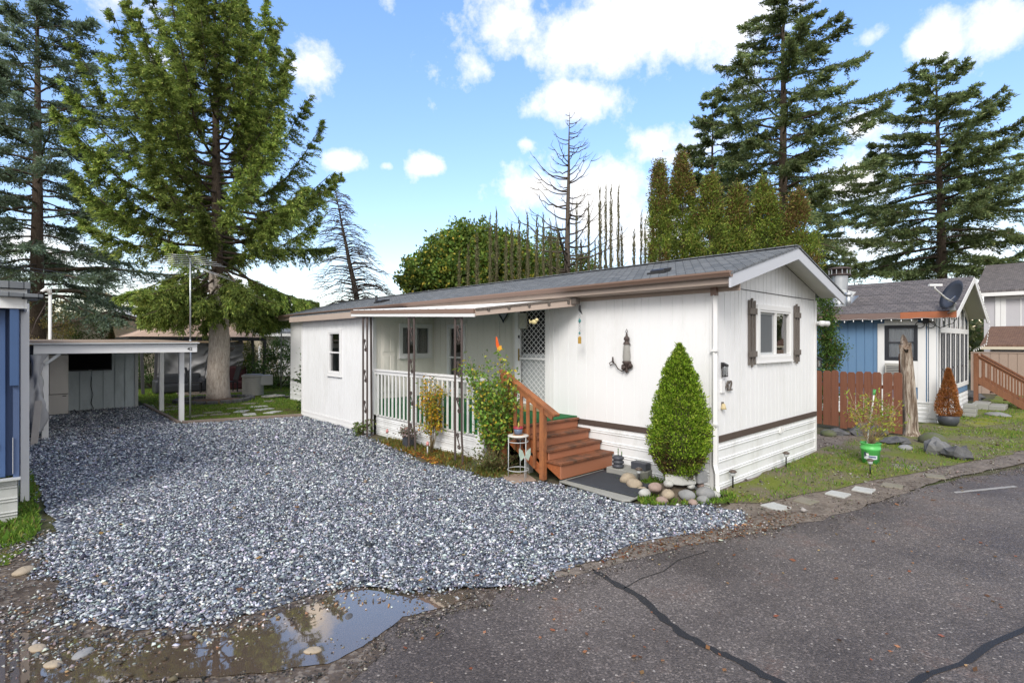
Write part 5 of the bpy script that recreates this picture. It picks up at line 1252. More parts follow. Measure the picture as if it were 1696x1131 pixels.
stem_plant('rose_bush', 'tall yellow green climbing rose between the last iron post and the steps', (6.02,6.98,0), [(rgp.uniform(-.34,.34), rgp.uniform(-.42,.42), rgp.uniform(1.2,1.95), rgp.uniform(-1,1)) for _ in range(36)]+[(.02,-.12,2.15,0),(.0,.25,2.08,.3),(-.2,.4,1.75,0)], 78, .056, .040,
           [(.13,.26,.04),(.21,.36,.06),(.48,.50,.07),(.70,.50,.06),(.07,.14,.03)], [34,30,14,8,14], 811, zmin=.36, spread=.055)
stem_plant('rose_bush', 'golden leaved rose bush in front of the white porch balusters', (5.98,8.85,0), [(rgp.uniform(-.15,.15), rgp.uniform(-.26,.26), rgp.uniform(1.0,1.62), rgp.uniform(-1,1)) for _ in range(13)], 62, .052, .038,
           [(.60,.36,.03),(.48,.42,.05),(.55,.25,.03),(.16,.24,.04)], [38,22,14,26], 812, zmin=.42, spread=.05)
stem_plant('weed_plant', 'small leafy weed at the foot of the first iron post', (5.86,11.62,0), [(rgp.uniform(-.15,.15), rgp.uniform(-.15,.15), rgp.uniform(.15,.36), 0) for _ in range(6)], 26, .07, .045, [(.12,.18,.05),(.2,.2,.08)], [2,1], 813, cat='weed', zmin=.3)
stem_plant('weed_plant', 'tangle of weeds under the tall rose by the plant stand', (5.95,6.95,0), [(rgp.uniform(-.4,.4), rgp.uniform(-.5,.5), rgp.uniform(.12,.36), 0) for _ in range(26)], 18, .055, .03, [(.14,.16,.05),(.22,.18,.07),(.08,.10,.03)], [2,1,2], 814, cat='weed', zmin=.2)
# potted flowers and tag sticks in the bed
t = thing('flower_pot', 'square grey pot of wilted pink grey flowers beside the second iron post', 'flower pot', loc=(5.98,9.72,.01))
m = MB(); m.prism([(-.09,-.09,0),(.09,-.09,0),(.09,.09,0),(-.09,.09,0)], (0,0,.24)); m.build('pot', M['pot'], t, .008)
rg = np.random.default_rng(815); n = 420; P = rg.normal(size=(n,3))*[.10,.12,.05]+[0,0,.32]
leaves('foliage', P, rg.normal(size=(n,3))+[0,0,.5], .045, .035, palette(n, [(.42,.32,.33),(.18,.15,.12),(.30,.16,.16),(.10,.12,.06)], [2,2,1,2], .25, rg), M['leaf'], t, rg)
for p, l in (((5.95,10.55,0),'pink tag stake in the bed right of the first iron post'),((5.80,8.72,0),'pink tag stake under the golden leaved rose')):
    t = thing('plant_tag', l, 'plant tag', 'pink tag stakes', p)
    m = MB(); m.tube([(0,0,0),(0,0,.22)], .014, 5); m.build('stake', M['lightgrey'], t)
    m = MB(); m.ball((0,0,.25), .035, noise=.2, squash=(1,1,1.2)); m.build('tag', paint('faded_pink', (.55,.25,.24), .6, .3, 20), t)
# hedges and bushes in the back
def bush(label, c, rx, ry, h, n, seed, L=.08, Wd=.05, cols=None, cat='bush', name='bush', wts=None, mat='leaf'):
    rg = np.random.default_rng(seed); root = tree_root(name, label, cat, (c[0],c[1],0)); nc = max(20, int(n/60)); v = unit(rg.normal(size=(nc,3))); v[:,2] = np.abs(v[:,2])
    C = v*np.array([rx,ry,h])*rg.uniform(.6,1.0,nc)[:,None]; j = rg.integers(0,nc,n); P = C[j]+rg.normal(size=(n,3))*.12; P[:,2] = np.abs(P[:,2])
    cc = palette(n, cols or [(.04,.09,.02),(.07,.14,.03),(.025,.055,.015)], wts or [2,2,2], .2, rg)*np.exp(rg.normal(size=nc)*.2)[j][:,None]
    leaves('foliage', P, rg.normal(size=(n,3))+v[j]*.6, L*np.exp(rg.normal(size=n)*.2), Wd, cc, M[mat], root, rg)
    m = MB()
    for k in range(14):
        q = v[k]; m.tube([(0,0,0),(q[0]*rx*.4,q[1]*ry*.4,h*.4*abs(q[2])+.1),(q[0]*rx*.8,q[1]*ry*.8,h*.8*abs(q[2])+.1)], [.03,.02,.01], 4)
    m.build('stems', M['bark'], root); return root
bush('dark green hedge bush between the gazebo and the white home', (9.3,27.0), 1.9, 1.6, 2.4, 14000, 821)
bush('dark green shrub filling the gap behind the carport posts', (4.6,30.5), 1.3, 1.3, 2.6, 9000, 822)
bush('glossy laurel at the back corner of the white home', (7.0,17.2), .35, .45, 2.6, 2600, 823, L=.10, Wd=.05)
bush('dense laurel hedge behind the carport roof', tuple(D(165,566,30)[:2]), 2.9, 1.4, 3.3, 15000, 824, cols=[(.05,.11,.02),(.10,.17,.03),(.03,.06,.015)])
bush('tangled autumn shrub with yellow and tan leaves behind the service mast', tuple(D(72,566,27)[:2]), 1.6, 1.4, 4.7, 5200, 825, L=.10, Wd=.06, cols=[(.42,.32,.14),(.52,.42,.14),(.30,.23,.13),(.24,.25,.08),(.55,.34,.12)], wts=[3,2,3,2,1])
bush('distant autumn tree above the carport', tuple(D(150,566,46)[:2]), 4.5, 3, 7.0, 9000, 826, L=.18, Wd=.12, cols=[(.30,.22,.10),(.34,.28,.12),(.20,.16,.10)], cat='leafy tree', name='leafy_tree')
bush('yellow green bush behind the gazebo roof', tuple(D(415,566,36)[:2]), 2.4, 2, 4.0, 7000, 827, L=.13, Wd=.09, cols=[(.20,.26,.04),(.30,.30,.05),(.10,.15,.03)])
bare_tree('small bare twiggy tree behind the blue house chimney', xy(1415,566,42), 8.6, .10, (0,0), 46, lambda h: 2.2*(1.2-h), lambda s,h: .9*s, M['barkmoss'], 303, sub=3, cb=.3, br=.012)
# far trees closing the horizon
rg = np.random.default_rng(830); n = 90000; a = rg.uniform(-.35, 2.1, n)+0; a = YAW + (a-.9)*1.25; d = rg.uniform(85,110,n); h = 2.0+4.2*vnoise(a*60, d*.05, 1, 4)+2.5*vnoise(a*17, d*0, 1, 6)
P = np.stack([np.cos(a)*d, np.sin(a)*d, rg.uniform(0,1,n)*h],1)
o = leaves('distant_trees', P, rg.normal(size=(n,3)), .75, .5, palette(n, [(.05,.075,.035),(.09,.10,.045),(.14,.12,.06)], [3,2,1], .2, rg), M['leaf'], None, rg)
tag(o, 'low belt of far trees along the horizon', 'trees', kind='stuff')
# ============================================================ left: slate blue house, carport, shed, back garden
def part(root, off, m, name, mats, bevel=0.0, par=None):
    if not isinstance(mats, (list, tuple)): mats = [mats]
    o = m.build(name, [M[x] if isinstance(x, str) else x for x in mats], par or root, bevel)
    if par is None: o.location = -Vector(off)
    return o
def rooted(name, label, cat, loc, group=None):
    t = thing(name, label, cat, group, loc)
    return t, (lambda m, nm, mats, bevel=0.0, par=None: part(t, loc, m, nm, mats, bevel, par))
bh, P_ = rooted('slate_blue_house', 'corner of a slate blue house with white fascia and ribbed skirting at the photo edge', 'house', (-.04, 9.1, 0))
m = MB(); gwall(m, mpy(9.10), -.10, -.045, .55, 2.72, [], .2); m.add([(-.045,9.1,.3),(-.045,20,.3),(-.045,20,2.9),(-.045,9.1,2.9)], [(3,2,1,0)])
m.add([(-.10,9.1,.55),(-.10,9.25,.55),(-.10,9.25,2.72),(-.10,9.1,2.72)], [(0,1,2,3)]); m.add([(-6,9.25,.55),(-.10,9.25,.55),(-.10,9.25,2.72),(-6,9.25,2.72)], [(0,1,2,3)])
m.box(-6,19.9,0,-.05,20,2.9); P_(m, 'wall', 'navyw')
m = MB(); m.box(-.13,9.04,1.70,-.047,9.085,2.70); P_(m, 'panel', paint('dark_blue_panel', (.05,.10,.22), .5, .1, 4), .004)
m = MB(); m.box(-1.2,9.20,.6,-.24,9.245,2.6); m.box(-.22,9.19,.55,-.17,9.245,2.65); m.box(-1.2,9.17,.92,-.24,9.20,.98); P_(m, 'door', paint('deep_blue_door', (.07,.13,.28), .45, .08, 3), .004)
m = MB(); m.box(-6,9.02,2.66,.0,9.06,2.90); m.box(.001,9.02,2.66,.03,20,2.92); P_(m, 'fascia', 'white2', .004)
m = MB(); m.box(-6,8.94,2.905,.06,20.2,2.99); m.prism([(-.25,8.90,2.80),(.18,8.90,2.80),(.18,8.90,2.84),(-.25,8.90,2.86)], (0,.3,0)); m.box(-.02,8.96,2.78,.14,9.3,2.80); P_(m, 'roof', [M['shingle']], .006)
m = MB(); skirt(m, mpy(9.08), -6, -.06, .0, .53, pitch=.17, amp=.012); m.box(-6,9.0,.531,-.03,9.12,.55); m.add([(-.058,9.08,0),(-.058,20,0),(-.058,20,.53),(-.058,9.08,.53)], [(3,2,1,0)]); P_(m, 'skirting', paint('weathered_grey_skirting', (.50,.51,.50), .6, .1, 3, .3, 50, dirt=(.2,.2,.17), dirt_amt=.5))
m = MB(); m.box(-.035,10.02,.02,.055,10.06,2.78); m.box(-.043,10.062,.0,-.01,10.2,2.85); P_(m, 'corner_board', 'white2', .003)
m = MB(); m.box(-.104,9.08,.6,-.100,9.098,1.05); P_(m, 'chipped_edge', 'white2')
# carport
cp, C_ = rooted('carport', 'flat roofed white carport with square posts beside the gravel drive', 'carport', (1.8, 19.0, 0))
m = MB(); m.box(.16,16.18,1.965,3.42,16.22,2.175); m.box(3.18,16.225,1.98,3.26,22,2.15); m.box(.3,16.225,1.98,.38,22,2.15); C_(m, 'beam', 'white2', .004)
m = MB(); m.prism([(-.35,16.08,2.18),(3.46,16.08,2.195),(3.46,22.6,2.27),(-.35,22.6,2.26)], (0,0,.030)); o = C_(m, 'roof', 'lightgrey', .004)
M['rolled'] = paint('leaf_littered_roofing', (.27,.20,.15), .9, .3, 5, .6, 40, dirt=(.45,.42,.38), dirt_amt=.6, dscale=3)
m = MB(); m.prism([(-.33,16.12,2.212),(3.42,16.12,2.227),(3.42,22.5,2.302),(-.33,22.5,2.292)], (0,0,.02)); C_(m, 'roof_covering', M['rolled'])
for x, y in ((3.16,17.0),(3.16,19.9),(.30,16.3),(.30,21.9)):
    m = MB(); m.box(x,y,-.02,x+.12,y+.12,1.975); C_(m, 'post', 'white2', .005)
for y in (17.5,18.8,20.1,21.3):
    m = MB(); m.box(.39,y,2.06,3.17,y+.04,2.17); C_(m, 'rafter', 'lightgrey')
m = MB(); m.beam((.36,16.24,1.72),(.62,16.24,1.97), .03,.06); C_(m, 'brace', 'lightgrey')
text('42', .115, M['black'], cp, (3.25-1.8, 16.175-19.0, 2.05), (rad(90),0,0), 'number', .004)
# tarp hanging from the carport corner, board leaning on it
t, T_ = rooted('hanging_tarp', 'crumpled silver black tarp bundled down the left carport post', 'tarp', (.2,16.0,0))
rg = random.Random(3); m = MB(); vs = []; fs = []; nu, nv = 22, 30
for j in range(nv+1):
    v = j/nv
    for i in range(nu+1):
        u = i/nu; a = math.pi*1.6*u; r = .11+.05*math.sin(7*u+5*v)+.035*math.sin(17*u-9*v)+.02*math.sin(31*u+20*v) - .03*math.sin(v*6)
        vs.append((.24-.10*v+math.cos(a+3.6)*r*1.1, 16.02-.02*v+math.sin(a+3.6)*r, 1.95-1.72*v))
for j in range(nv):
    for i in range(nu): q = j*(nu+1)+i; fs.append((q,q+1,q+nu+2,q+nu+1))
m.add(vs, fs, 0, True); T_(m, 'sheet', 'tarp')
m = MB(); m.add([(-.02,16.3,2.16),(.16,16.25,2.16),(.12,16.3,.3),(-.02,16.35,.25)], [(0,1,2,3)]); m.add([(-.02,16.3,2.16),(-.02,18.8,2.2),(-.02,18.8,.3),(-.02,16.35,.25)], [(0,1,2,3)]); T_(m, 'black_netting', 'tarpdark')
m = MB(); m.beam((.16,15.45,.0),(.24,15.86,.92), .12,.05); tag(m.build('leaning_board', paint('grey_old_board', (.40,.37,.34), .8, .15, 5, .4), None, .004), 'grey weathered board leaning against the silver black tarp', 'board')
m = MB(); m.box(-.04,11.6,.4,.03,11.66,1.2); m.box(-.04,11.7,.3,.05,12.0,.9); tag(m.build('utility_box', M['lightgrey']), 'pale grey utility box on the side of the slate blue house', 'utility box')
# shed
sh, H_ = rooted('garden_shed', 'grey blue board and batten shed standing under the carport roof', 'shed', (1.7, 22.0, 0))
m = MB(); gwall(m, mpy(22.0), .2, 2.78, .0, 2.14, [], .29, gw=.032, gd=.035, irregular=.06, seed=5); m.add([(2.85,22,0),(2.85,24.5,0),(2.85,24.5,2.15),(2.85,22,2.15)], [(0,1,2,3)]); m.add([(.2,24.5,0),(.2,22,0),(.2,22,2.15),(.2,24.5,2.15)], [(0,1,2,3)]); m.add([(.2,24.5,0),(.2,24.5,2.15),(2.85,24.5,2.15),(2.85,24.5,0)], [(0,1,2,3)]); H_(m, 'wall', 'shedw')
m = MB(); m.box(2.781,21.975,0,2.875,22.06,2.13); H_(m, 'corner_board', 'lightgrey', .003)
m = MB(); m.box(.1,21.9,2.141,3.0,24.6,2.19); H_(m, 'roof', 'rolled')
m = MB(); m.tube([(1.62,21.98,1.1),(1.60,21.98,.8),(1.66,21.98,.5),(1.60,21.98,.25),(1.68,21.98,.05)], .008, 5); H_(m, 'cable', 'black')
tv, V_ = rooted('television', 'wide black flat television hung on the grey blue shed wall', 'television', (1.58,21.9,1.6))
m = MB(); m.box(1.0,21.90,1.30,2.15,21.955,1.98); V_(m, 'casing', 'black', .006)
m = MB(); m.box(1.03,21.894,1.345,2.12,21.899,1.95); V_(m, 'screen', paint('dark_screen', (.006,.006,.008), .6, .05, 2, spec=.05))
m = MB(); m.box(1.54,21.893,1.315,1.62,21.899,1.328); V_(m, 'maker_mark', 'lightgrey')
m = MB(); m.box(1.4,21.956,1.5,1.8,21.998,1.8); V_(m, 'bracket', 'black')
fr_, F_ = rooted('refrigerator', 'stainless steel fridge with bottom freezer drawer under the carport', 'fridge', (.72,21.3,0))
m = MB(); m.box(.44,21.12,.04,1.0,21.8,1.84); F_(m, 'body', 'black', .006)
m = MB(); m.box(.44,21.07,.66,.56,21.115,1.84) ; m.box(.565,21.07,.66,1.0,21.115,1.84); F_(m, 'door', 'steel', .006)
m = MB(); m.box(.44,21.07,.05,1.0,21.115,.645); F_(m, 'freezer_drawer', 'steel', .006)
m = MB(); m.box(.86,21.062,.585,.95,21.069,.61); F_(m, 'badge', 'black')
m = MB(); m.box(.40,16.9,1.55,.55,17.0,1.7)
# service mast
sm_ = D(83,566,17.5); sm_, K_ = rooted('service_mast', 'white service mast with curved weatherhead rising behind the carport', 'mast', (sm_[0], sm_[1], 0))
b = sm_.location; m = MB(); m.tube([(b.x,b.y,0),(b.x,b.y,3.86)], .045, 10); K_(m, 'pipe', 'white2')
m = MB(); m.tube([(b.x,b.y,3.80),(b.x-.02,b.y,3.93),(b.x-.12,b.y-.05,3.96),(b.x-.22,b.y-.1,3.88)], [.06,.075,.06,.04], 10); K_(m, 'weatherhead', 'white2')
m = MB(); m.tube([(b.x-.2,b.y-.1,3.88),(b.x-.4,b.y-.2,3.72),(b.x-.62,b.y-.3,3.62)], .022, 6); m.tube([(b.x-.1,b.y,3.5),(b.x-.35,b.y,2.9),(b.x-.5,b.y,2.3)], .012, 4); K_(m, 'cable', 'iron')
# power cables
for i, (p, q, r, l) in enumerate((((0,427,20),(225,462,30),.014,'upper power cable crossing the blue green fir'),((0,432,20),(240,470,30),.010,'lower power cable crossing the blue green fir'))):
    a = Vector(D(*p)); b = Vector(D(*q)); a = a + (a-b)*.6; b = b + (b-a)*.2; m = MB()
    m.tube([tuple(a.lerp(b, s/14) + Vector((0,0,-.25*math.sin(math.pi*s/14)))) for s in range(15)], r, 5); tag(m.build('power_cable', M['pot']), l, 'cable', 'power cables')
# antenna
ax, ay = 3.44, 17.08
an, A_n = rooted('tv_antenna', 'tall aluminium television aerial on a pole beside the carport post', 'aerial', (ax, ay, 0))
m = MB(); m.tube([(ax,ay,0),(ax,ay,2.3)], .024, 8); m.tube([(ax,ay,2.28),(ax,ay,4.58)], .020, 8); A_n(m, 'pole', 'alu')
bd = Vector((-.25,-.9,.02)).normalized(); m = MB(); c0 = Vector((ax,ay,4.50)); m.beam(c0-bd*1.05, c0+bd*1.15, .03,.03); A_n(m, 'boom', 'alu')
for k in range(7):
    s = -1.0 + k*.34; L = 1.2 - k*.12; pc = c0 + bd*s; sd_ = Vector((.93,-.30,0)); dr = Vector((0,0,-.10 if k < 3 else 0))
    m = MB(); m.tube([pc - sd_*L*.95, pc, ], .0075, 5); m.tube([pc, pc + (sd_+Vector((0,0,-.35 if k < 2 else -.06)))*L*.95], .0075, 5); A_n(m, 'element', 'alu')
# gazebo
gz_, Z_ = rooted('gazebo', 'tan canvas garden gazebo with dark slanted posts behind the spruce', 'gazebo', (5.85, 29, 0))
gx0, gx1, gy0, gy1 = 3.5, 8.2, 27.0, 31.0; cx_, cy_ = 5.85, 29.0
m = MB(); e = .3
R1 = [(gx0-e,gy0-e,2.46),(gx1+e,gy0-e,2.46),(gx1+e,gy1+e,2.46),(gx0-e,gy1+e,2.46)]; R2 = [(cx_-.9,cy_-.8,3.18),(cx_+.9,cy_-.8,3.18),(cx_+.9,cy_+.8,3.18),(cx_-.9,cy_+.8,3.18)]
m.add(R1+R2, [(0,1,5,4),(1,2,6,5),(2,3,7,6),(3,0,4,7)]); Z_(m, 'canopy', 'canvas')
m = MB(); m.add([(cx_-1.1,cy_-1,3.22),(cx_+1.1,cy_-1,3.22),(cx_+1.1,cy_+1,3.22),(cx_-1.1,cy_+1,3.22),(cx_,cy_,3.75)], [(0,1,4),(1,2,4),(2,3,4),(3,0,4)]); Z_(m, 'top_vent', 'canvas')
m = MB()
for a, b in ((R1[0],R1[1]),(R1[1],R1[2]),(R1[2],R1[3]),(R1[3],R1[0])): m.beam(Vector(a)+Vector((0,0,-.10)), Vector(b)+Vector((0,0,-.10)), .05,.16)
Z_(m, 'frame', 'black')
for (x, y, dx) in ((gx0+.2,gy0,.14),(gx1-.1,gy0,.15),(gx0+.2,gy1,.1),(gx1-.1,gy1,.1)):
    for k in (0, 1):
        m = MB(); m.beam((x+k*.42-(dx if x < cx_ else -dx)*k*0,y,0),(x+k*.42+dx*(k-.5),y,2.36), .11,.11); Z_(m, 'post', paint('dark_grey_gazebo_post', (.055,.055,.06), .5, .1, 4) if 'gzp' not in M else M['gzp'])
m = MB(); nu, nv = 60, 26; vs = []; fs = []
for j in range(nv+1):
    v = j/nv
    for i in range(nu+1):
        u = i/nu; w_ = .05*math.sin(9*u+7*v+3*math.sin(4*v))+.035*math.sin(23*u-15*v+2*math.sin(5*u))+.03*math.sin(6*v+31*u*v)+.02*math.sin(60*u*v+9)
        vs.append((4.2+3.5*u, 27.25+w_*2.0, 2.28-.10*math.sin(math.pi*u)-v*(1.75 if u < .55 else 1.35+.1*math.sin(9*u))))
for j in range(nv):
    for i in range(nu): q = j*(nu+1)+i; fs.append((q,q+1,q+nu+2,q+nu+1))
m.add(vs, fs, 0, True); tt, TT = rooted('tarp_curtain', 'crumpled grey tarpaulin hung like a curtain along the gazebo front', 'tarp', (5.9,27.2,2.2)); TT(m, 'sheet', 'tarp')
def sofa(name, label, x0, y0, w, mat, h=.85):
    t, S_ = rooted(name, label, 'sofa', (x0+w/2, y0, 0)); m = MB(); m.box(x0,y0,.05,x0+w,y0+.8,.42); S_(m, 'seat', mat, .08)
    m = MB(); m.box(x0,y0+.6,.35,x0+w,y0+.9,h); S_(m, 'backrest', mat, .1)
    for x in (x0-.12, x0+w-.1):
        m = MB(); m.box(x,y0,.05,x+.22,y0+.85,.64); S_(m, 'armrest', mat, .09)
sofa('garden_sofa', 'sofa under a shiny black cover left of the spruce trunk', 4.15, 26.3, 1.7, 'tarpdark')
M['maroon'] = paint('dark_maroon_cover', (.06,.018,.02), .4, .2, 3)
sofa('garden_sofa', 'dark maroon covered sofa right of the spruce trunk', 6.55, 26.45, 1.25, 'maroon', 1.1)
def chair(label, x, y, rz, first=None):
    if first: return dup(first, (x,y,.06), rz, label)
    t = thing('garden_chair', label, 'chair', 'black garden chairs on the small deck', (x,y,.06), rz)
    m = MB(); m.box(-.24,-.24,.42,.24,.24,.47); m.build('seat', M['black'], t, .01)
    m = MB(); m.prism([(-.22,.20,.5),(.22,.20,.5),(.22,.36,1.1),(-.22,.36,1.1)], (0,.03,0)); m.build('backrest', M['black'], t, .008)
    for a in (-1,1):
        for b in (-1,1): m = MB(); m.beam((a*.2,b*.2,0),(a*.2,b*.2,.42),.04,.04); m.build('leg', M['black'], t)
    return t
ch0 = chair('black garden chair seen side on just left of the spruce trunk', 5.35, 25.6, rad(70)); chair('black garden chair seen just right of the spruce trunk', 6.6, 25.2, rad(-80), ch0)
m = MB()
for i in range(15): m.box(4.75+i*.2, 24.9, .0, 4.93+i*.2, 26.2, .07)
tag(m.build('garden_deck', M['deckwood'], None, .006), 'small weathered slatted deck beneath the black garden chairs', 'deck')
# AC condenser
ac, Q_ = rooted('air_conditioner', 'pale grey outdoor air conditioner unit with round louvred housing', 'air conditioner', (6.95,23.3,0))
pr = [(0,.04)]
for i in range(9): pr += [(.40,.05+i*.08),(.415,.07+i*.08),(.39,.115+i*.08)]
pr += [(.415,.79),(.43,.80),(.43,.86),(.38,.875),(0,.875)]
M['acm'] = paint('pale_grey_metal', (.42,.41,.38), .5, .08, 4, .1, 40, dirt=(.2,.18,.14), dirt_amt=.3)
m = MB(); m.lathe(pr, (6.95,23.3,0), 28); Q_(m, 'housing', 'acm')
m = MB(); m.box(7.15,22.95,.45,7.62,23.4,.86); Q_(m, 'service_box', 'acm', .01)
m = MB(); m.lathe([(.05,.88),(.35,.885),(.36,.90),(.0,.90)], (6.95,23.3,0), 24); Q_(m, 'fan_grille', 'acm')
t = thing('hose_coil', 'coiled pale garden hose lying by the white downspout at the home', 'hose', loc=(7.2,21.9,0))
m = MB()
for k in range(6):
    r = .28+.05*k*(1 if k < 4 else -.8); m.tube([(r*math.cos(a)+.03*k, r*.8*math.sin(a), .03+.02*k) for a in [2*math.pi*i/22 for i in range(23)]], .016, 5, cap=False)
m.tube([(.3,0,.1),(.5,-.1,.05),(.9,.1,.04),(1.1,-.1,.3)], .016, 5); m.build('hose', M['acm'], t)
# stone ring round the spruce, basket, stepping stones, edging
t = thing('planting_ring', 'low dark block ring around the foot of the big spruce', 'garden edging', loc=(5.3,22.1,0))
m = MB(); rr = random.Random(4)
for k in range(20):
    a = 2*math.pi*k/20; r = 1.15*(1+.06*math.sin(3*a)); c = Vector((r*math.cos(a)*1.08, r*math.sin(a), .0)); tdir = Vector((-math.sin(a), math.cos(a), 0)); hh = .14+rr.uniform(-.01,.02)
    m.beam(c - tdir*.165 + Vector((0,0,hh/2)), c + tdir*.165 + Vector((0,0,hh/2)), .16, hh)
m.build('blocks', RM['dark'], t, .02)
m = MB(); m.ball((0,0,-.02), 1.1, 20, 8, squash=(1.05,1,.12), noise=.03); m.build('soil', paint('brown_soil', (.12,.075,.05), .95, .3, 8, .8, 50), t)
p = D(379,566,20.6); t = thing('hanging_basket', 'brown hanging flower basket on wires right of the spruce trunk', 'hanging basket', loc=(p[0], p[1], 2.0))
m = MB(); m.lathe([(0,-.15),(.12,-.13),(.20,-.04),(.23,.02),(.20,.02),(0,-.02)], n=18); m.build('bowl', M['brownx'], t)
m = MB()
for k in range(3): a = 2.1*k; m.tube([(.22*math.cos(a),.22*math.sin(a),.02),(0,0,.55)], .007, 4)
m.build('hanger', M['lightgrey'], t)
sp = [(429,675,'pale stepping stone right of the spruce ring, middle of the path'),(438,679.5,'pale stepping stone nearest the side room, second row'),(452,684.5,'thin pale stepping stone closest to the white home wall'),(400,683,'pale stepping stone straight in front of the ring edge'),(413,688,'pale stepping stone near the timber edging'),(402,665,'small far stepping stone by the ring and the air conditioner'),(414,670,'far mossy stepping stone behind the path middle'),(391,678,'dull stepping stone touching the ring shadow'),(365,688,'mossy stepping stone close to the timber edging left of centre'),(352,685,'mossy stepping stone in front of the spruce trunk'),(323,691,'brown stepping stone right of the near carport post'),(284,680,'brown stepping stone between the two carport posts'),(286,675,'further brown stepping stone between the carport posts'),(445,666,'far small stepping stone by the hose')]
for i, (px, py, l) in enumerate(sp):
    g = G(px, py); m = MB(); w_ = .26; a = i*.35
    m.prism([(w_*math.cos(a+q)*1.2, w_*math.sin(a+q), 0) for q in (.6,2.54,3.74,5.68)], (0,0,.03)); o = m.build('stepping_stone', M['slab' if i in (0,1,2,3,4) else 'slabdark'], None, .01); o.location = (g[0], g[1], .012)
    tag(o, l, 'stepping stone', 'stepping stones in the back lawn')
m = MB(); m.beam((3.1,22.4,.04),(3.1,16.72,.04), .10,.09); tag(m.build('timber_edging', M['deckwood'], None, .01), 'weathered timber edging between lawn and gravel under the carport side', 'edging')
m = MB(); m.beam((3.16,16.66,.04),(6.1,15.88,.04), .16,.10); tag(m.build('timber_edging', M['deckwood'], None, .01), 'pale timber edging along the gravel in front of the spruce lawn', 'edging')
rock(-.35, 8.05, .03, .14, 'tan', 'flat tan stone in the bright grass below the slate blue house', sq=(1.4,.9,.35), seed=31)
rock(.0, 7.0, .02, .08, 'tan', 'small tan stone at the end of the bright grass strip', sq=(1.3,.9,.45), seed=32)
for i, (px, py, r, k, l) in enumerate(((62,1076,.055,'tan','tan wet pebble in the mud at the lower left'),(138,1085,.06,'grey','smooth grey pebble in the muddy water'),(88,1103,.05,'tan','orange brown pebble in the muddy water'),(578,1023,.035,'dark','small dark pebble in the bright puddle'),(518,1080,.05,'tan','pale orange stone lying in the bright puddle'))):
    g = G(px, py); rock(g[0], g[1], .012, r, k, l, sq=(1.3,.85,.35), seed=40+i)
# houses far behind
def far_house(name, label, x0, x1, y0, y1, zw, zr, wall, roof, axis='x', over=.5, windows=(), cat='house', fasc='fascia'):
    """gable roof; axis = direction of the ridge"""
    c = ((x0+x1)/2, (y0+y1)/2, 0); t, B_ = rooted(name, label, cat, c); m = MB(); m.box(x0,y0,0,x1,y1,zw)
    if axis == 'y': xm = (x0+x1)/2; m.prism([(x0,y0+.01,zw),(x1,y0+.01,zw),(xm,y0+.01,zr-.12)], (0,y1-y0-.02,0))
    else: ym = (y0+y1)/2; m.prism([(x0+.01,y0,zw),(x0+.01,y1,zw),(x0+.01,ym,zr-.12)], (x1-x0-.02,0,0))
    B_(m, 'wall', wall); m = MB(); s = (zr-zw)
    if axis == 'y':
        k = s/((x1-x0)/2)
        for sg in (-1, 1): m.prism([(xm,y0-over,zr),(xm+sg*((x1-x0)/2+over),y0-over,zw-over*k),(xm+sg*((x1-x0)/2+over),y0-over,zw-over*k+.16),(xm,y0-over,zr+.16)], (0,y1-y0+2*over,0))
    else:
        k = s/((y1-y0)/2)
        for sg in (-1, 1): m.prism([(x0-over,ym,zr),(x0-over,ym+sg*((y1-y0)/2+over),zw-over*k),(x0-over,ym+sg*((y1-y0)/2+over),zw-over*k+.16),(x0-over,ym,zr+.16)], (x1-x0+2*over,0,0))
    B_(m, 'roof', roof)
    for wn in windows: f = window(t, wn[0], *wn[1:5], trim=.10, mats=('white2','white2','darkglass',None), **(wn[5] if len(wn) > 5 else {})); f.location = -Vector(c)
    return t, B_
M['mossroof'] = paint('mossy_brown_roof', (.30,.22,.14), .9, .3, 3, .5, 30, dirt=(.20,.22,.07), dirt_amt=.8, dscale=1.5)
# cream gable house
a = D(112,566,40); b = D(212,566,40)
t, B_ = far_house('cream_house', 'cream house with a wide low brown gable above the laurel hedge', 1.0, 6.6, 39.5, 48, 3.05, 3.95, 'beige', 'tan', 'y', .6)
m = MB(); m.prism([(.38,38.86,2.80),(3.8,38.86,3.90),(3.8,38.86,4.12),(.38,38.86,3.02)], (0,.04,0)); m.prism([(7.22,38.86,2.80),(3.8,38.86,3.90),(3.8,38.86,4.12),(7.22,38.86,3.02)], (0,.04,0)); B_(m, 'bargeboard', 'tan')
m = MB(); m.box(3.62,39.44,3.15,4.0,39.49,3.45); B_(m, 'gable_vent', 'black')
m = MB(); m.ball((5.6,38.7,2.95), .28, squash=(.9,.25,1.1)); m.tube([(5.6,38.8,2.4),(5.6,38.8,2.95)], .04, 6); B_(m, 'satellite_dish', 'white2')
far_house('mossy_roof_house', 'low cream house with a mossy brown roof beside the gazebo', 4.1, 9.5, 35.2, 38.6, 2.42, 3.25, 'beige', 'mossroof', 'x', .5)
M['ribroof'] = NT('ribbed_white_metal_roof')
t_n = M['ribroof']; sp_ = t_n.n('SeparateXYZ', Vector=t_n.obj()).outputs[0]; wv = t_n.math('SINE', t_n.math('MULTIPLY', sp_, 14.0))
M['ribroof'] = t_n.done(t_n.bsdf(t_n.mix(t_n.math('GREATER_THAN', wv, .5), (.62,.62,.58), (.38,.38,.36)), .5, t_n.bump(wv, .5, .05)))
far_house('metal_roof_building', 'long pale building with ribbed white metal roof beyond the mossy house', 5.9, 15, 52, 60, 3.6, 4.9, 'beige', 'ribroof', 'x', .6)
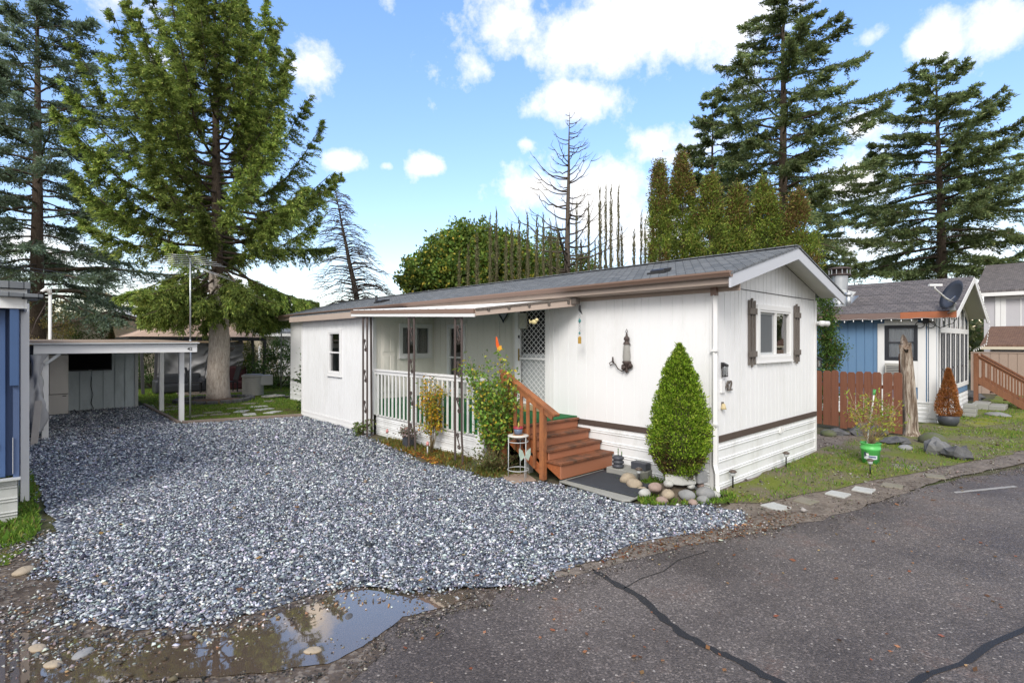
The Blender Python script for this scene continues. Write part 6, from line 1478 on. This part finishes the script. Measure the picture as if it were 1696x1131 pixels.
t, B_ = far_house('pale_yellow_house', 'pale yellow house with grey shingle roof glimpsed left of the white home', 11.0, 19, 35.5, 43, 2.95, 4.7, 'beige', 'shingle', 'x', .5)
m = MB(); m.box(10.4,34.9,2.58,19.6,34.96,2.76); B_(m, 'gutter', 'white2'); m = MB(); m.box(12.1,35.44,0,12.4,35.49,2.8); m.box(12.45,35.45,0,16,35.49,2.8); B_(m, 'panel', 'white2')
# white picket fence by it
t = thing('picket_fence', 'white picket fence in front of the pale yellow house', 'fence', loc=(11.2,33.5,0))
for k in range(9):
    m = MB(); m.prism([(-.9+k*.3,0,.3),(-.78+k*.3,0,.3),(-.78+k*.3,0,1.9),(-.84+k*.3,0,2.0),(-.9+k*.3,0,1.9)], (0,.03,0)); m.build('picket', M['white2'], t)
m = MB(); m.box(-1,.035,.6,1.8,.07,.7); m.box(-1,.035,1.5,1.8,.07,1.6); m.build('rail', M['white2'], t)
p = D(468,566,24.5); t = thing('satellite_dish', 'black satellite dish hiding behind the spruce tips at the far roof end', 'satellite dish', loc=(p[0], p[1], 3.85))
m = MB(); m.lathe([(0,.0),(.2,.03),(.42,.12),(.43,.14),(.2,.05),(0,.02)], n=24); o = m.build('dish', M['black'], t); o.rotation_euler = (rad(70), 0, rad(-35))
m = MB(); m.tube([(0,.1,0),(0,.15,-.5),(0,.2,-3.8)], .03, 6); m.build('mast', M['alu'], t)

# ============================================================ right: fence, log, bucket, blue house, far houses
fx = 15.3
fe = thing('wooden_fence', 'reddish brown dog eared picket fence between the white home and the weathered log', 'fence', loc=(fx, 4, 0))
frg = random.Random(8); y = 5.0; k = 0
while y > 2.98:
    w_ = .175+frg.uniform(-.015,.02); top = 1.50+frg.uniform(-.025,.02); bot = .10 + (.0 if k % 4 else -.04) - k*.005; xo = frg.uniform(-.008,.008)
    m = MB(); m.prism([(xo,y-4,bot),(xo,y-w_-4,bot),(xo,y-w_-4,top-.05),(xo,y-w_-4+.035,top),(xo,y-4-.035,top),(xo,y-4,top-.05)], (.022,0,0)); m.build('picket', M['fence'], fe, .003)
    y -= w_ + .008 + (.022 if frg.random() < .35 else 0); k += 1
m = MB(); m.box(.03,-1.05,.35,.07,1.0,.44); m.box(.03,-1.05,1.1,.07,1.0,1.19); m.build('rail', M['fence'], fe)
t = thing('chain_gate', 'thin black lattice strip between the white home corner and the wooden fence', 'gate', loc=(14.2,4.75,0))
m = MB()
for i in range(16): m.tube([(0,-.03,.1+i*.09),(0,.05,.15+i*.09)], .008, 4); m.tube([(0,.05,.1+i*.09),(0,-.03,.15+i*.09)], .008, 4)
m.tube([(0,-.05,0),(0,-.05,1.6)], .015, 5); m.build('lattice', M['iron'], t)
# weathered log
g = (15.55,2.86); t = thing('log_post', 'tall weathered split log standing upright at the end of the brown fence', 'log', loc=(g[0],g[1],0))
m = MB(); n_ = 18; vs = []; fs = []; lr = random.Random(6); ph = [lr.uniform(0,6.28) for _ in range(8)]
for j in range(17):
    v = j/16
    for i in range(n_):
        a = 2*math.pi*i/n_; r = .15*(1-.25*v)*(1+.14*math.sin(3*a+ph[0]+v*2)+.09*math.sin(5*a+ph[1]-v*3)+.05*math.sin(9*a+v*6)) + (.06 if j < 1 else 0)
        zt = v*2.2 + (.16*math.sin(a*1.0+1.2)+.07*math.sin(3*a) if j == 16 else 0)
        vs.append((math.cos(a)*r+.05*math.sin(v*2.4)-.03*v, math.sin(a)*r+.12*v-.04, zt))
for j in range(16):
    for i in range(n_): fs.append((j*n_+i, j*n_+(i+1)%n_, (j+1)*n_+(i+1)%n_, (j+1)*n_+i))
fs.append(tuple(range(16*n_, 17*n_))); m.add(vs, fs, 0, True)
tn = NT('weathered_split_log'); v_ = tn.obj(); g1 = tn.noise(tn.map(v_, scale=(9,9,.8)), 1.6, 8, .7, .6); g2 = tn.noise(v_, 1.6, 4)
cc = tn.ramp(g1, [(.30,(.035,.025,.018)),(.46,(.17,.12,.085)),(.60,(.50,.44,.37)),(.8,(.33,.24,.17))]); cc = tn.mix(tn.ramp(g2, [(.5,0.),(.7,.6)]), cc, (.16,.09,.05))
m.build('log', tn.done(tn.bsdf(cc, .85, tn.bump(g1, 1.0, .06))), t)
m = MB(); m.prism([(.25,.25,0),(.25,.17,0),(.25,.17,1.95),(.25,.25,1.95)], (.05,0,0)); m.build('stake', M['fence'], t)
# bucket
bk, U_ = rooted('bucket', 'green plastic bucket planted with a straggly shrub in the grass by the road', 'bucket', (11.5,2.69,0))
m = MB(); m.lathe([(0,0),(.135,0),(.15,.25),(.163,.26),(.163,.30),(.153,.305),(.158,.365),(.168,.375),(.168,.385),(.15,.385),(.14,.2),(0,.2)], (11.5,2.69,.0), 30); U_(m, 'pail', paint('bright_green_plastic', (.10,.50,.12), .4, .06, 5, .05, spec=.5))
def arc(z0f, z1f, a0, a1, r0, nn=10, mi=0):
    vs = []
    for i in range(nn+1):
        a = a0+(a1-a0)*i/nn; z0, z1 = z0f(i/nn), z1f(i/nn)
        for z in (z0, z1): rr = r0 + .0600*z; vs.append((11.5+rr*math.cos(a), 2.69+rr*math.sin(a), z))
    return vs, [(2*i,2*i+2,2*i+3,2*i+1) for i in range(nn)]
aim = math.atan2(-2.69,-11.5)
for nm, z0f, z1f, a0, a1, r0, mt in (('pail_band', lambda u: .10, lambda u: .17, -.75,.75,.1385, paint('pale_band', (.62,.66,.72), .5, .08, 9)), ('emblem', lambda u: .13+.05*u, lambda u: .23-.02*u, -.70,-.22,.1395, paint('dark_slate_emblem', (.05,.07,.10), .5, .1, 9)), ('emblem', lambda u: .17, lambda u: .205, -.45,-.18,.1405, M['white2']), ('emblem', lambda u: .135-.01*u, lambda u: .16-.01*u, -.2,.6,.1395, paint('navy_emblem', (.05,.08,.20), .5, .1, 9))):
    m = MB(); m.add(*arc(z0f, z1f, aim+a0, aim+a1, r0)); o = U_(m, nm, mt)
m = MB(); m.lathe([(0,.33),(.145,.33),(0,.36)], (11.5,2.69,0), 16); U_(m, 'soil', M['soil'])
stem_plant('potted_shrub', 'straggly bare twigged shrub with a few yellow green leaves growing in the green bucket', (11.5,2.69,.33), [(rgp.uniform(-.35,.35), rgp.uniform(-.55,.42), rgp.uniform(.45,1.02), rgp.uniform(-1,1)) for _ in range(26)], 9, .075, .028, [(.30,.36,.05),(.50,.42,.06),(.16,.25,.04)], [3,2,2], 831, stemcol='cane', cat='shrub', zmin=.55, spread=.04, r=.007)
m = MB(); m.tube([(11.45,2.74,.30),(11.62,2.66,1.30)], .013, 6, 0); m.tube([(11.61,2.665,1.26),(11.63,2.655,1.36)], .024, 8, 1)
tag(m.build('garden_stick', [M['white2'], paint('green_grip', (.08,.35,.10), .5, .1, 5)]), 'white pole with a green grip standing in the green bucket', 'pole')
# rocks on the right
rx = [((1545,735),.24,'moss','mossy dark rock at the foot of the weathered log',(1.1,.9,.7)),((1553,752),.27,'basalt','big pointed grey rock right of the weathered log',(1.0,.9,.75)),((1588,760),.22,'dark','round dark rock farthest right in the rough grass',(1.1,1,.75)),((1572,752),.16,'dark','small dark rock between the pointed one and the round one',(1,.9,.7)),
      ((1385,720),.20,'dark','brown flat rock under the left fence pickets',(1.4,1,.5)),((1372,722),.16,'moss','small rock leaning under the first fence picket',(1.3,1,.6)),((1440,722),.32,'dark','dark boulder partly hidden behind the bucket shrub',(1.3,.9,.6)),((1462,712),.16,'tan','tan stone lying under the fence boards',(1.5,1,.5)),((1485,735),.24,'dark','low dark rock behind the bucket beside the log',(1.5,1,.4)),((1605,662),.34,'dark','dark rock at the foot of the blue house stairs',(1.3,1,.7)),((1500,745),.12,'grey','little stone in the grass near the log',(1.2,1,.6)),((1652,690),.22,'grey','flat pale rock by the stair foot',(1.4,1,.4))]
for i, ((px, py), r, k, l, sq) in enumerate(rx):
    g = G(px, py); rock(g[0], g[1], r*sq[2]*.45, r, k, l, sq, seed=60+i, angular=(k in ('basalt','dark')))
for i, (px, py, mt, l) in enumerate(((1285,841,'slab','pale rectangular paver nearest the gravel tip'),(1334,831,'slabdark','dark sunken paver second along the verge'),(1388,820,'slab','pale paver in the middle of the verge row'),(1430,813,'slab','pale paver with grass round it right of the middle one'),(1478,806,'slabdark','dark mossy paver below the bucket'),(1548,790,'slabdark','large brown paver below the dark rocks'),(1500,775,'slabdark','mossy paver just right of the bucket foot'))):
    g = G(px, py); m = MB(); w_ = .14 if i != 6 else .19; pr_ = random.Random(i+70); m.prism([(-w_+pr_.uniform(0,.03),-w_,-.02),(w_,-w_+pr_.uniform(0,.03),-.02),(w_-pr_.uniform(0,.03),w_,-.02),(-w_,w_-pr_.uniform(0,.04),-.02)], (0,0,.034 if mt == 'slab' else .028)); o = m.build('stepping_stone', M[mt], None, .008); o.location = (g[0], g[1], .012); o.rotation_euler = (0,0,rad(-18)+i*.1)
    tag(o, l, 'stepping stone', 'pavers along the road verge')

# ---- blue house
BHo = (18.6, 2.8, 0)
bl, L_b = rooted('blue_house', 'light blue house with white trim, brown shingle roof and a glazed sunroom end', 'house', BHo)
bx0, bx1, by0, by1 = 18.6, 24.3, 2.8, 9.2; bxm = 21.4; bze, bzr = 3.05, 4.22; bs = (bzr-bze)/(bxm-18.25)
def bgz(u): return bzr-.08-abs(u-bxm)*bs
bgz.ridge = bxm
m = MB(); gwall(m, mpx(bx0), by0, by1, .55, 3.0, [(3.29,3.92,1.75,2.66)], .22, gw=.02, gd=.015)
m.add([(bx1,by0,0),(bx1,by1,0),(bx1,by1,3.1),(bx1,by0,3.1)], [(0,1,2,3)]); m.add([(bx0,by1,0),(bx0,by1,3.0),(bxm,by1,bzr-.1),(bx1,by1,3.1),(bx1,by1,0)], [(0,1,2,3,4)])
L_b(m, 'wall', 'bluew')
m = MB(); n = 20; pr = []; xe = 18.25
for i in range(n):
    xa = xe+(bxm-xe)*i/n; xb = xe+(bxm-xe)*(i+1)/n; pr += [(xa, bze+(xa-xe)*bs+.03), (xb, bze+(xb-xe)*bs+.02)]
pr2 = [(2*bxm-x, z) for x, z in reversed(pr)]; m.sheet(pr+pr2, 2.3, by1+.4, 1); rf = L_b(m, 'roof', 'shinglebrown')
m = MB()
for q in ((lambda x: x), (lambda x: 2*bxm-x)): m.prism([(q(xe+.02),2.32,bze-.0),(q(bxm),2.32,bzr-.0),(q(bxm),2.32,bzr-.03),(q(xe+.02),2.32,bze-.03)], (0,6.9,0))
L_b(m, 'soffit', 'soffit')
m = MB(); m.box(20.6,2.42,3.62,20.95,2.66,3.70); m.v = [(x, y, z+ (x-xe)*bs*.0) for x,y,z in m.v]
for q in ((lambda x: x), (lambda x: 2*bxm-x)):
    mm = MB(); mm.prism([(q(xe-.02),2.29,bze-.0),(q(bxm),2.29,bzr+.0),(q(bxm),2.29,bzr-.17),(q(xe-.02),2.29,bze-.17)], (0,.028,0)); L_b(mm, 'bargeboard', 'white2', .003)
mm = MB(); xx = 2*bxm-20.75; zz = bze+(2*bxm-xx-xe)*bs-.036; mm.prism([(xx-.16,2.45,bze+(2*bxm-(xx-.16)-xe)*bs-.04),(xx+.16,2.45,bze+(2*bxm-(xx+.16)-xe)*bs-.04),(xx+.16,2.45,bze+(2*bxm-(xx+.16)-xe)*bs-.055),(xx-.16,2.45,bze+(2*bxm-(xx-.16)-xe)*bs-.055)], (0,.3,0)); L_b(mm, 'soffit_vent', 'black')
m = MB(); m.box(xe-.03,2.32,bze-.16,xe,3.55,bze+.02, 0); m.box(xe-.03,3.552,bze-.16,xe,by1+.4,bze+.02, 1); m.build('fascia', [paint('rusty_orange_board', (.38,.13,.06), .6, .2, 5, .3), M['tan'] if False else paint('dull_mauve_board', (.20,.14,.125), .7, .12, 4)], bl, .003, loc=tuple(-Vector(BHo)))
# white trim of the long wall
m = MB(); mp = mpx(bx0)
for q in ((4.00,.56,4.17,2.78),(3.03,.56,3.21,2.78),(3.211,2.72,3.999,2.88),(3.211,.56,3.999,.62),(2.80,.10,2.96,2.98),(2.60,.0,2.79,2.98) if False else (2.981,.12,3.0,2.98)): mbox(m, mp, q[0], .004, q[1], q[2], .03, q[3])
mbox(m, mp, 3.211, .005, .95, 3.999, .022, 1.695); L_b(m, 'trim', 'white2', .003)
f = window(bl, mp, 3.22, 3.99, 1.70, 2.715, trim=.05, hsplit=2.22, mats=('tarpdark','tarpdark','clearglass','blind'), blindz=1.80, back=.5, sill=False, cdep=-.062); f.location = -Vector(BHo)
m = MB(); mbox(m, mp, 3.42, .02, 1.22, 3.95, .22, 1.62); L_b(m, 'window_unit', 'tan' if False else 'acm', .01)
m = MB()
for k in range(7): mbox(m, mp, 3.46, .222, 1.26+k*.045, 3.91, .23, 1.275+k*.045)
L_b(m, 'window_unit_grille', 'pot')
m = MB(); skirt(m, mpx(bx0-.01), by0, by1, -.02, .55, pitch=.12, amp=.012); mbox(m, mp, 2.78,.012,.52,by1,.04,.56); L_b(m, 'skirting', 'skirt')
m = MB(); skirt(m, mpy(by0-.01), bx0-.02, bx1, -.1, .55, pitch=.14, amp=.012); L_b(m, 'skirting', 'skirt')
# glazed gable
m = MB(); mp = mpy(by0); mbox(m, mp, bx0, -.02, .56, bx0+.30, .0, 2.9, 0); mbox(m, mp, bx0+.30,-.02,.56,bx1,.0,.80); L_b(m, 'gable_wall', 'bluew')
m = MB()
cols = [18.62,18.75,18.90]; 
for c in cols[:2]: mbox(m, mp, c, .002, .56, c+.06, .02, 2.95)
for c in (19.0,19.86,20.72,21.62,22.5,23.4,24.22): mbox(m, mp, c, .002, .80, c+.09, .03, min(bgz(c),bgz(c+.09))-.02)
mbox(m, mp, 18.99, .004, .76, bx1, .034, .90); mbox(m, mp, 18.99, .005, 2.50, bx1, .036, 2.66); mbox(m, mp, 18.99,.005,1.28,19.0,.034,1.30)
m.prism([(18.9,2.77,bgz(18.9)+.02),(bxm,2.77,bzr-.06),(bxm,2.77,bzr-.24),(18.9,2.77,bgz(18.9)-.14)], (0,.028,0)); m.prism([(24.2,2.77,bgz(24.2)+.02),(bxm,2.77,bzr-.06),(bxm,2.77,bzr-.24),(24.2,2.77,bgz(24.2)-.14)], (0,.028,0)); L_b(m, 'sunroom_frame', 'white2', .003)
cs = (19.0,19.86,20.72,21.62,22.5,23.4,24.22)
for a, b in zip(cs, cs[1:]):
    m = MB(); u0, u1 = a+.095, b-.005
    for q in ((u0,.905,u0+.03,2.495),(u1-.03,.905,u1,2.495),(u0+.03,1.42,u1-.03,1.46),(u0+.03,.905,u1-.03,.94),(u0+.03,2.46,u1-.03,2.495),((u0+u1)/2-.015,.94,(u0+u1)/2+.015,2.46)): mbox(m, mp, q[0], -.02, q[1], q[2], .012, q[3])
    w_ = L_b(m, 'sunroom_window', 'pot'); m = MB(); mbox(m, mp, u0+.02, -.012, .92, u1-.02, -.006, 2.48)
    zt0, zt1 = bgz(u0)-.26, bgz(u1)-.26
    if zt0 > 2.75: m.add([mp(u0,-.01,2.67), mp(u1,-.01,2.67), mp(u1,-.01,zt1), mp(u0,-.01,zt0)], [(0,1,2,3)])
    g_ = m.build('pane', M['glass'], w_)
m = MB(); m.add([(19.0,5.2,.8),(24.2,5.2,.8),(24.2,5.2,3.9),(19.0,5.2,3.9)], [(0,1,2,3)]); m.add([(19,2.9,.78),(24.2,2.9,.78),(24.2,5.2,.78),(19,5.2,.78)], [(0,1,2,3)]); L_b(m, 'inner_wall', 'blind')
# string of lights
def lights(name, label, pts, n):
    t = thing(name, label, 'string lights', loc=tuple(pts[0])); m = MB(); P0 = Vector(pts[0]); tot = []
    for i in range(len(pts)-1):
        for k in range(n):
            s = k/n; p = Vector(pts[i]).lerp(Vector(pts[i+1]), s) - P0; p.z -= .03*math.sin(math.pi*s*8)**2; tot.append(p)
    m.tube(tot, .005, 4); m.build('wire', M['lightgrey'], t); m = MB(); m.ball((0,0,0), .024, 6, 5, squash=(.7,.7,1.3)); o = m.build('bulb', M['white2'], t)
    for k, p in enumerate(tot[::2]):
        if k: o = o.copy(); COL.objects.link(o); o.parent = t
        o.location = p+Vector((0,0,-.05))
lights('string_lights', 'small white light bulbs strung along the eave of the blue house', [(18.19,8.2,2.93),(18.19,2.35,2.90)], 50)
lights('string_lights', 'icicle light bulbs following the right slope of the blue house gable', [(bxm+.1,2.24,4.10),(24.5,2.24,2.95)], 44)
lights('string_lights', 'light bulb string looping from the gable tip down to the sunroom', [(24.5,2.24,2.95),(24.3,2.3,2.2),(23.6,2.6,1.95)], 14)
# chimney
c = (19.5,5.42,0); t, N_ = rooted('chimney_pipe', 'galvanised stove pipe chimney with slotted cap on the blue house roof', 'chimney', (19.5,5.42,3.45))
m = MB(); m.lathe([(.22,0),(.24,1.02)], (19.5,5.42,3.35), 24); N_(m, 'pipe', 'alu')
m = MB(); m.lathe([(.24,1.02),(.33,1.03),(.33,1.07),(.0,1.07)], (19.5,5.42,3.35), 24); m.lathe([(.20,1.07),(.20,1.24)], (19.5,5.42,3.35), 16); m.lathe([(0,1.22),(.33,1.22),(.34,1.26),(.25,1.30),(0,1.33)], (19.5,5.42,3.35), 24); N_(m, 'cap', 'iron')
m = MB()
for k in range(12): a = k*.5236; m.beam((19.5+.30*math.cos(a),5.42+.30*math.sin(a),4.42),(19.5+.30*math.cos(a),5.42+.30*math.sin(a),4.57),.02,.02)
N_(m, 'cap_slats', 'alu'); m = MB(); m.prism([(19.0,5.0,3.36),(20.0,5.0,3.72),(20.0,5.85,3.72),(19.0,5.85,3.36)], (0,0,.02)); m.lathe([(.30,.0),(.26,.22)], (19.5,5.42,3.42), 20); N_(m, 'flashing', 'alu')
t, N_ = rooted('roof_vent', 'small metal vent pipe on the blue house roof next to the chimney', 'vent pipe', (19.1,6.2,3.4)); m = MB(); m.tube([(19.05,5.05,3.3),(19.05,5.05,3.72)], .07, 10); m.lathe([(.10,0),(.11,.08),(0,.1)], (19.05,5.05,3.7), 12); N_(m, 'pipe', 'alu')
# satellite dish on the eave
dc = Vector((17.95,2.45,3.30)); t, N_ = rooted('satellite_dish', 'dark satellite dish with long white arm on the eave of the blue house', 'satellite dish', tuple(dc))
q_ = Vector(D(1583,491,14.0)); m = MB(); m.lathe([(0,0),(.15,.015),(.30,.06),(.40,.115),(.405,.125),(.30,.075),(.15,.03),(0,.015)], n=30)
dsh = m.build('dish', M['pot'], t); dsh.location = q_-dc; fwd = (Vector(D(1530,470,12.6))-q_).normalized(); dsh.rotation_euler = Vector((-.58,.72,.35)).to_track_quat('Z','Y').to_euler(); dsh.scale = (1,1,1)
a1 = q_ + Vector((.0,.0,-.15)); tip = Vector(D(1548,474,13.2)); m = MB(); m.tube([a1+Vector((0,0,-.05)), a1.lerp(tip,.5)+Vector((0,0,-.10)), tip+Vector((0,0,-.06)), tip], .022, 6); m.beam(tip+Vector((-.10,.1,.02)), tip+Vector((.12,-.12,.02)), .06,.05); N_(m, 'feed_arm', 'white2')
base = Vector(D(1579,512,14.0)); m = MB(); m.tube([q_, base], .03, 8); m.beam(q_+Vector((0,0,-.05)), base+Vector((.12,.15,.1)), .05,.10); m.beam(base+Vector((-.1,0,-.06)), base+Vector((.12,.05,.16)), .12,.05); m.beam(base+Vector((0,0,-.05)), Vector((18.24,2.5,3.0)), .04,.04); N_(m, 'bracket', 'alu')
t, N_ = rooted('cable_loops', 'looped black cables hanging at the corner below the blue house eave', 'cable', (18.5,3.0,2.8))
m = MB()
for s in (-1,1): m.tube([(18.52, 3.03+s*.12+.10*math.cos(a), 2.72+.09*math.sin(a)) for a in [2*math.pi*i/14 for i in range(15)]], .010, 4, cap=False)
m.tube([(18.5,3.0,2.85),(18.45,2.7,2.62),(18.4,2.4,2.75),(18.3,2.3,2.95)], .010, 4); m.box(18.47,2.96,2.75,18.55,3.08,2.92); N_(m, 'cable', 'black')
# orange shrub in a pot
g = (18.15,2.48); t = thing('flower_pot', 'black rounded pot at the corner of the blue house', 'flower pot', loc=(g[0],g[1],0)); m = MB(); m.lathe([(0,0),(.17,0),(.23,.12),(.24,.26),(.21,.28),(.19,.2),(0,.2)], n=22); m.build('pot', M['pot'], t)
rg = np.random.default_rng(840); root = tree_root('dead_conifer', 'rusty orange dead dwarf conifer in the black pot by the blue house', 'shrub', (g[0],g[1],.2)); n = 9000; z = rg.uniform(0,1,n)**.9; a = rg.uniform(0,6.28,n); r = np.interp(z,[0,.12,.5,1],[.16,.27,.18,.02])*(1+.15*np.sin(a*3+z*8))*rg.uniform(.6,1.05,n)
leaves('foliage', np.stack([np.cos(a)*r,np.sin(a)*r,z*1.32],1), unit(np.stack([np.cos(a),np.sin(a),np.full(n,1.)],1)+rg.normal(size=(n,3))*.5), .05, .02, palette(n, [(.42,.15,.05),(.30,.10,.035),(.50,.22,.09)], [3,2,2], .2, rg), M['leaf'], root, rg)
m = MB(); m.tube([(0,0,-.1),(0,0,1.2)], [.03,.008], 6); m.build('stem', M['bark'], root)
# stair with brown railing
t, W_ = rooted('stairs', 'brown wooden stairs with baluster railing descending from the blue house sunroom', 'stairs', (24.6,1.8,0))
sa, sb_ = Vector((24.2,2.55,1.80)), Vector((24.2,.55,.38)); lo_ = Vector((0,0,-.95))
for off, nm in ((0,'near'),(1.1,'far')):
    o3 = Vector((off,0,0)); m = MB(); m.beam(sa+o3, sb_+o3, .10,.05); m.beam(sa+o3+Vector((0,0,-.06)), sb_+o3+Vector((0,0,-.06)), .03,.09); W_(m, 'handrail', 'stairwood')
    m = MB(); m.beam(sa+o3+lo_+Vector((0,0,.10)), sb_+o3+lo_+Vector((0,0,.10)), .05,.20); W_(m, 'stringer', 'stairwood')
    for k in range(13):
        p = sa.lerp(sb_, (k+.3)/13)+o3; m = MB(); m.box(p.x-.02,p.y-.02,p.z-.86,p.x+.02,p.y+.02,p.z-.04); W_(m, 'baluster', 'stairwood')
for k in range(6):
    p = sa.lerp(sb_, (k+.5)/6)+lo_; m = MB(); m.box(p.x+.04,p.y-.16,p.z,p.x+1.06,p.y+.16,p.z+.04); W_(m, 'tread', 'tread')
m = MB(); m.box(24.15,2.5,0,24.27,2.62,1.85); W_(m, 'newel_post', 'stairwood')
for i, (x, y, z, sx_, l) in enumerate(((23.6,2.35,.12,.45,'concrete step block beneath the sunroom'),(23.7,1.95,.08,.5,'stacked grey pavers below the brown stairs'))):
    m = MB(); m.box(-sx_,-.2,0,sx_,.2,.22-.06*i); o = m.build('concrete_block', M['concrete'], None, .02); o.location = (x,y,0); tag(o, l, 'concrete block')
for k in range(3):
    m = MB(); m.box(-.22,-.15,0,.22,.15,.12); o = m.build('concrete_block', M['concrete'], None, .02); o.location = (20.9+.08*k,2.35,.0+k*.122); tag(o, ['lowest','middle','topmost'][k]+' grey block of the small stack beside the sunroom wall', 'concrete block')
flat('mossy_path', [(18.8,2.3),(20.5,2.1),(24.5,1.0),(24.8,-.2),(22.5,.2),(19.6,1.5),(18.2,1.9)], .020, lawnmat('bright_moss', (.16,.19,.02), (.24,.24,.03), (.19,.18,.13), .04))
# grey two storey house, brown roofed shed and tan fence beyond
t, B_ = far_house('grey_house', 'pale grey two storey house with white window trim at the far right', 37.0, 46, -6, 3.6, 4.85, 6.55, 'grayw', 'shinglebrown', 'y', .35)
f = window(t, mpx(37.0), 1.3, 2.95, 2.72, 4.62, trim=.16, split=[2.2], mats=('white2','white2','darkglass',None)); f.location = -Vector((41.5,-1.2,0))
m = MB(); mbox(m, mpx(37.0), 2.96, .005, 0, 3.16, .04, 4.6); m.box(36.58,-6.3,4.58,36.63,3.95,4.76); B_(m, 'trim', 'white2')
t, B_ = rooted('low_shed', 'low outbuilding with mossy reddish brown shingle roof before the grey house', 'shed', (33,0,0))
m = MB(); m.box(32.0,-4,0,35,2.9,2.05); B_(m, 'wall', 'grayw'); m = MB(); m.prism([(31.6,-4.5,1.98),(35.5,-4.5,2.9),(35.5,-4.5,3.0),(31.6,-4.5,2.1)], (0,7.7,0)); B_(m, 'roof', 'shinglered')
m = MB(); m.box(31.55,-4.5,1.9,31.6,3.2,2.02); B_(m, 'fascia', 'beige')
t = thing('board_fence', 'tan vertical board fence behind the brown stairs', 'fence', loc=(30.5,0,0))
m = MB(); gwall(m, mpx(0), -5, 3.4, 0, 1.75, [], .28, gw=.02, gd=.02); o = m.build('boards', M['tan'], t); m = MB(); m.box(-.02,-5,1.751,.03,3.4,1.80); m.build('cap_rail', M['tan'], t)
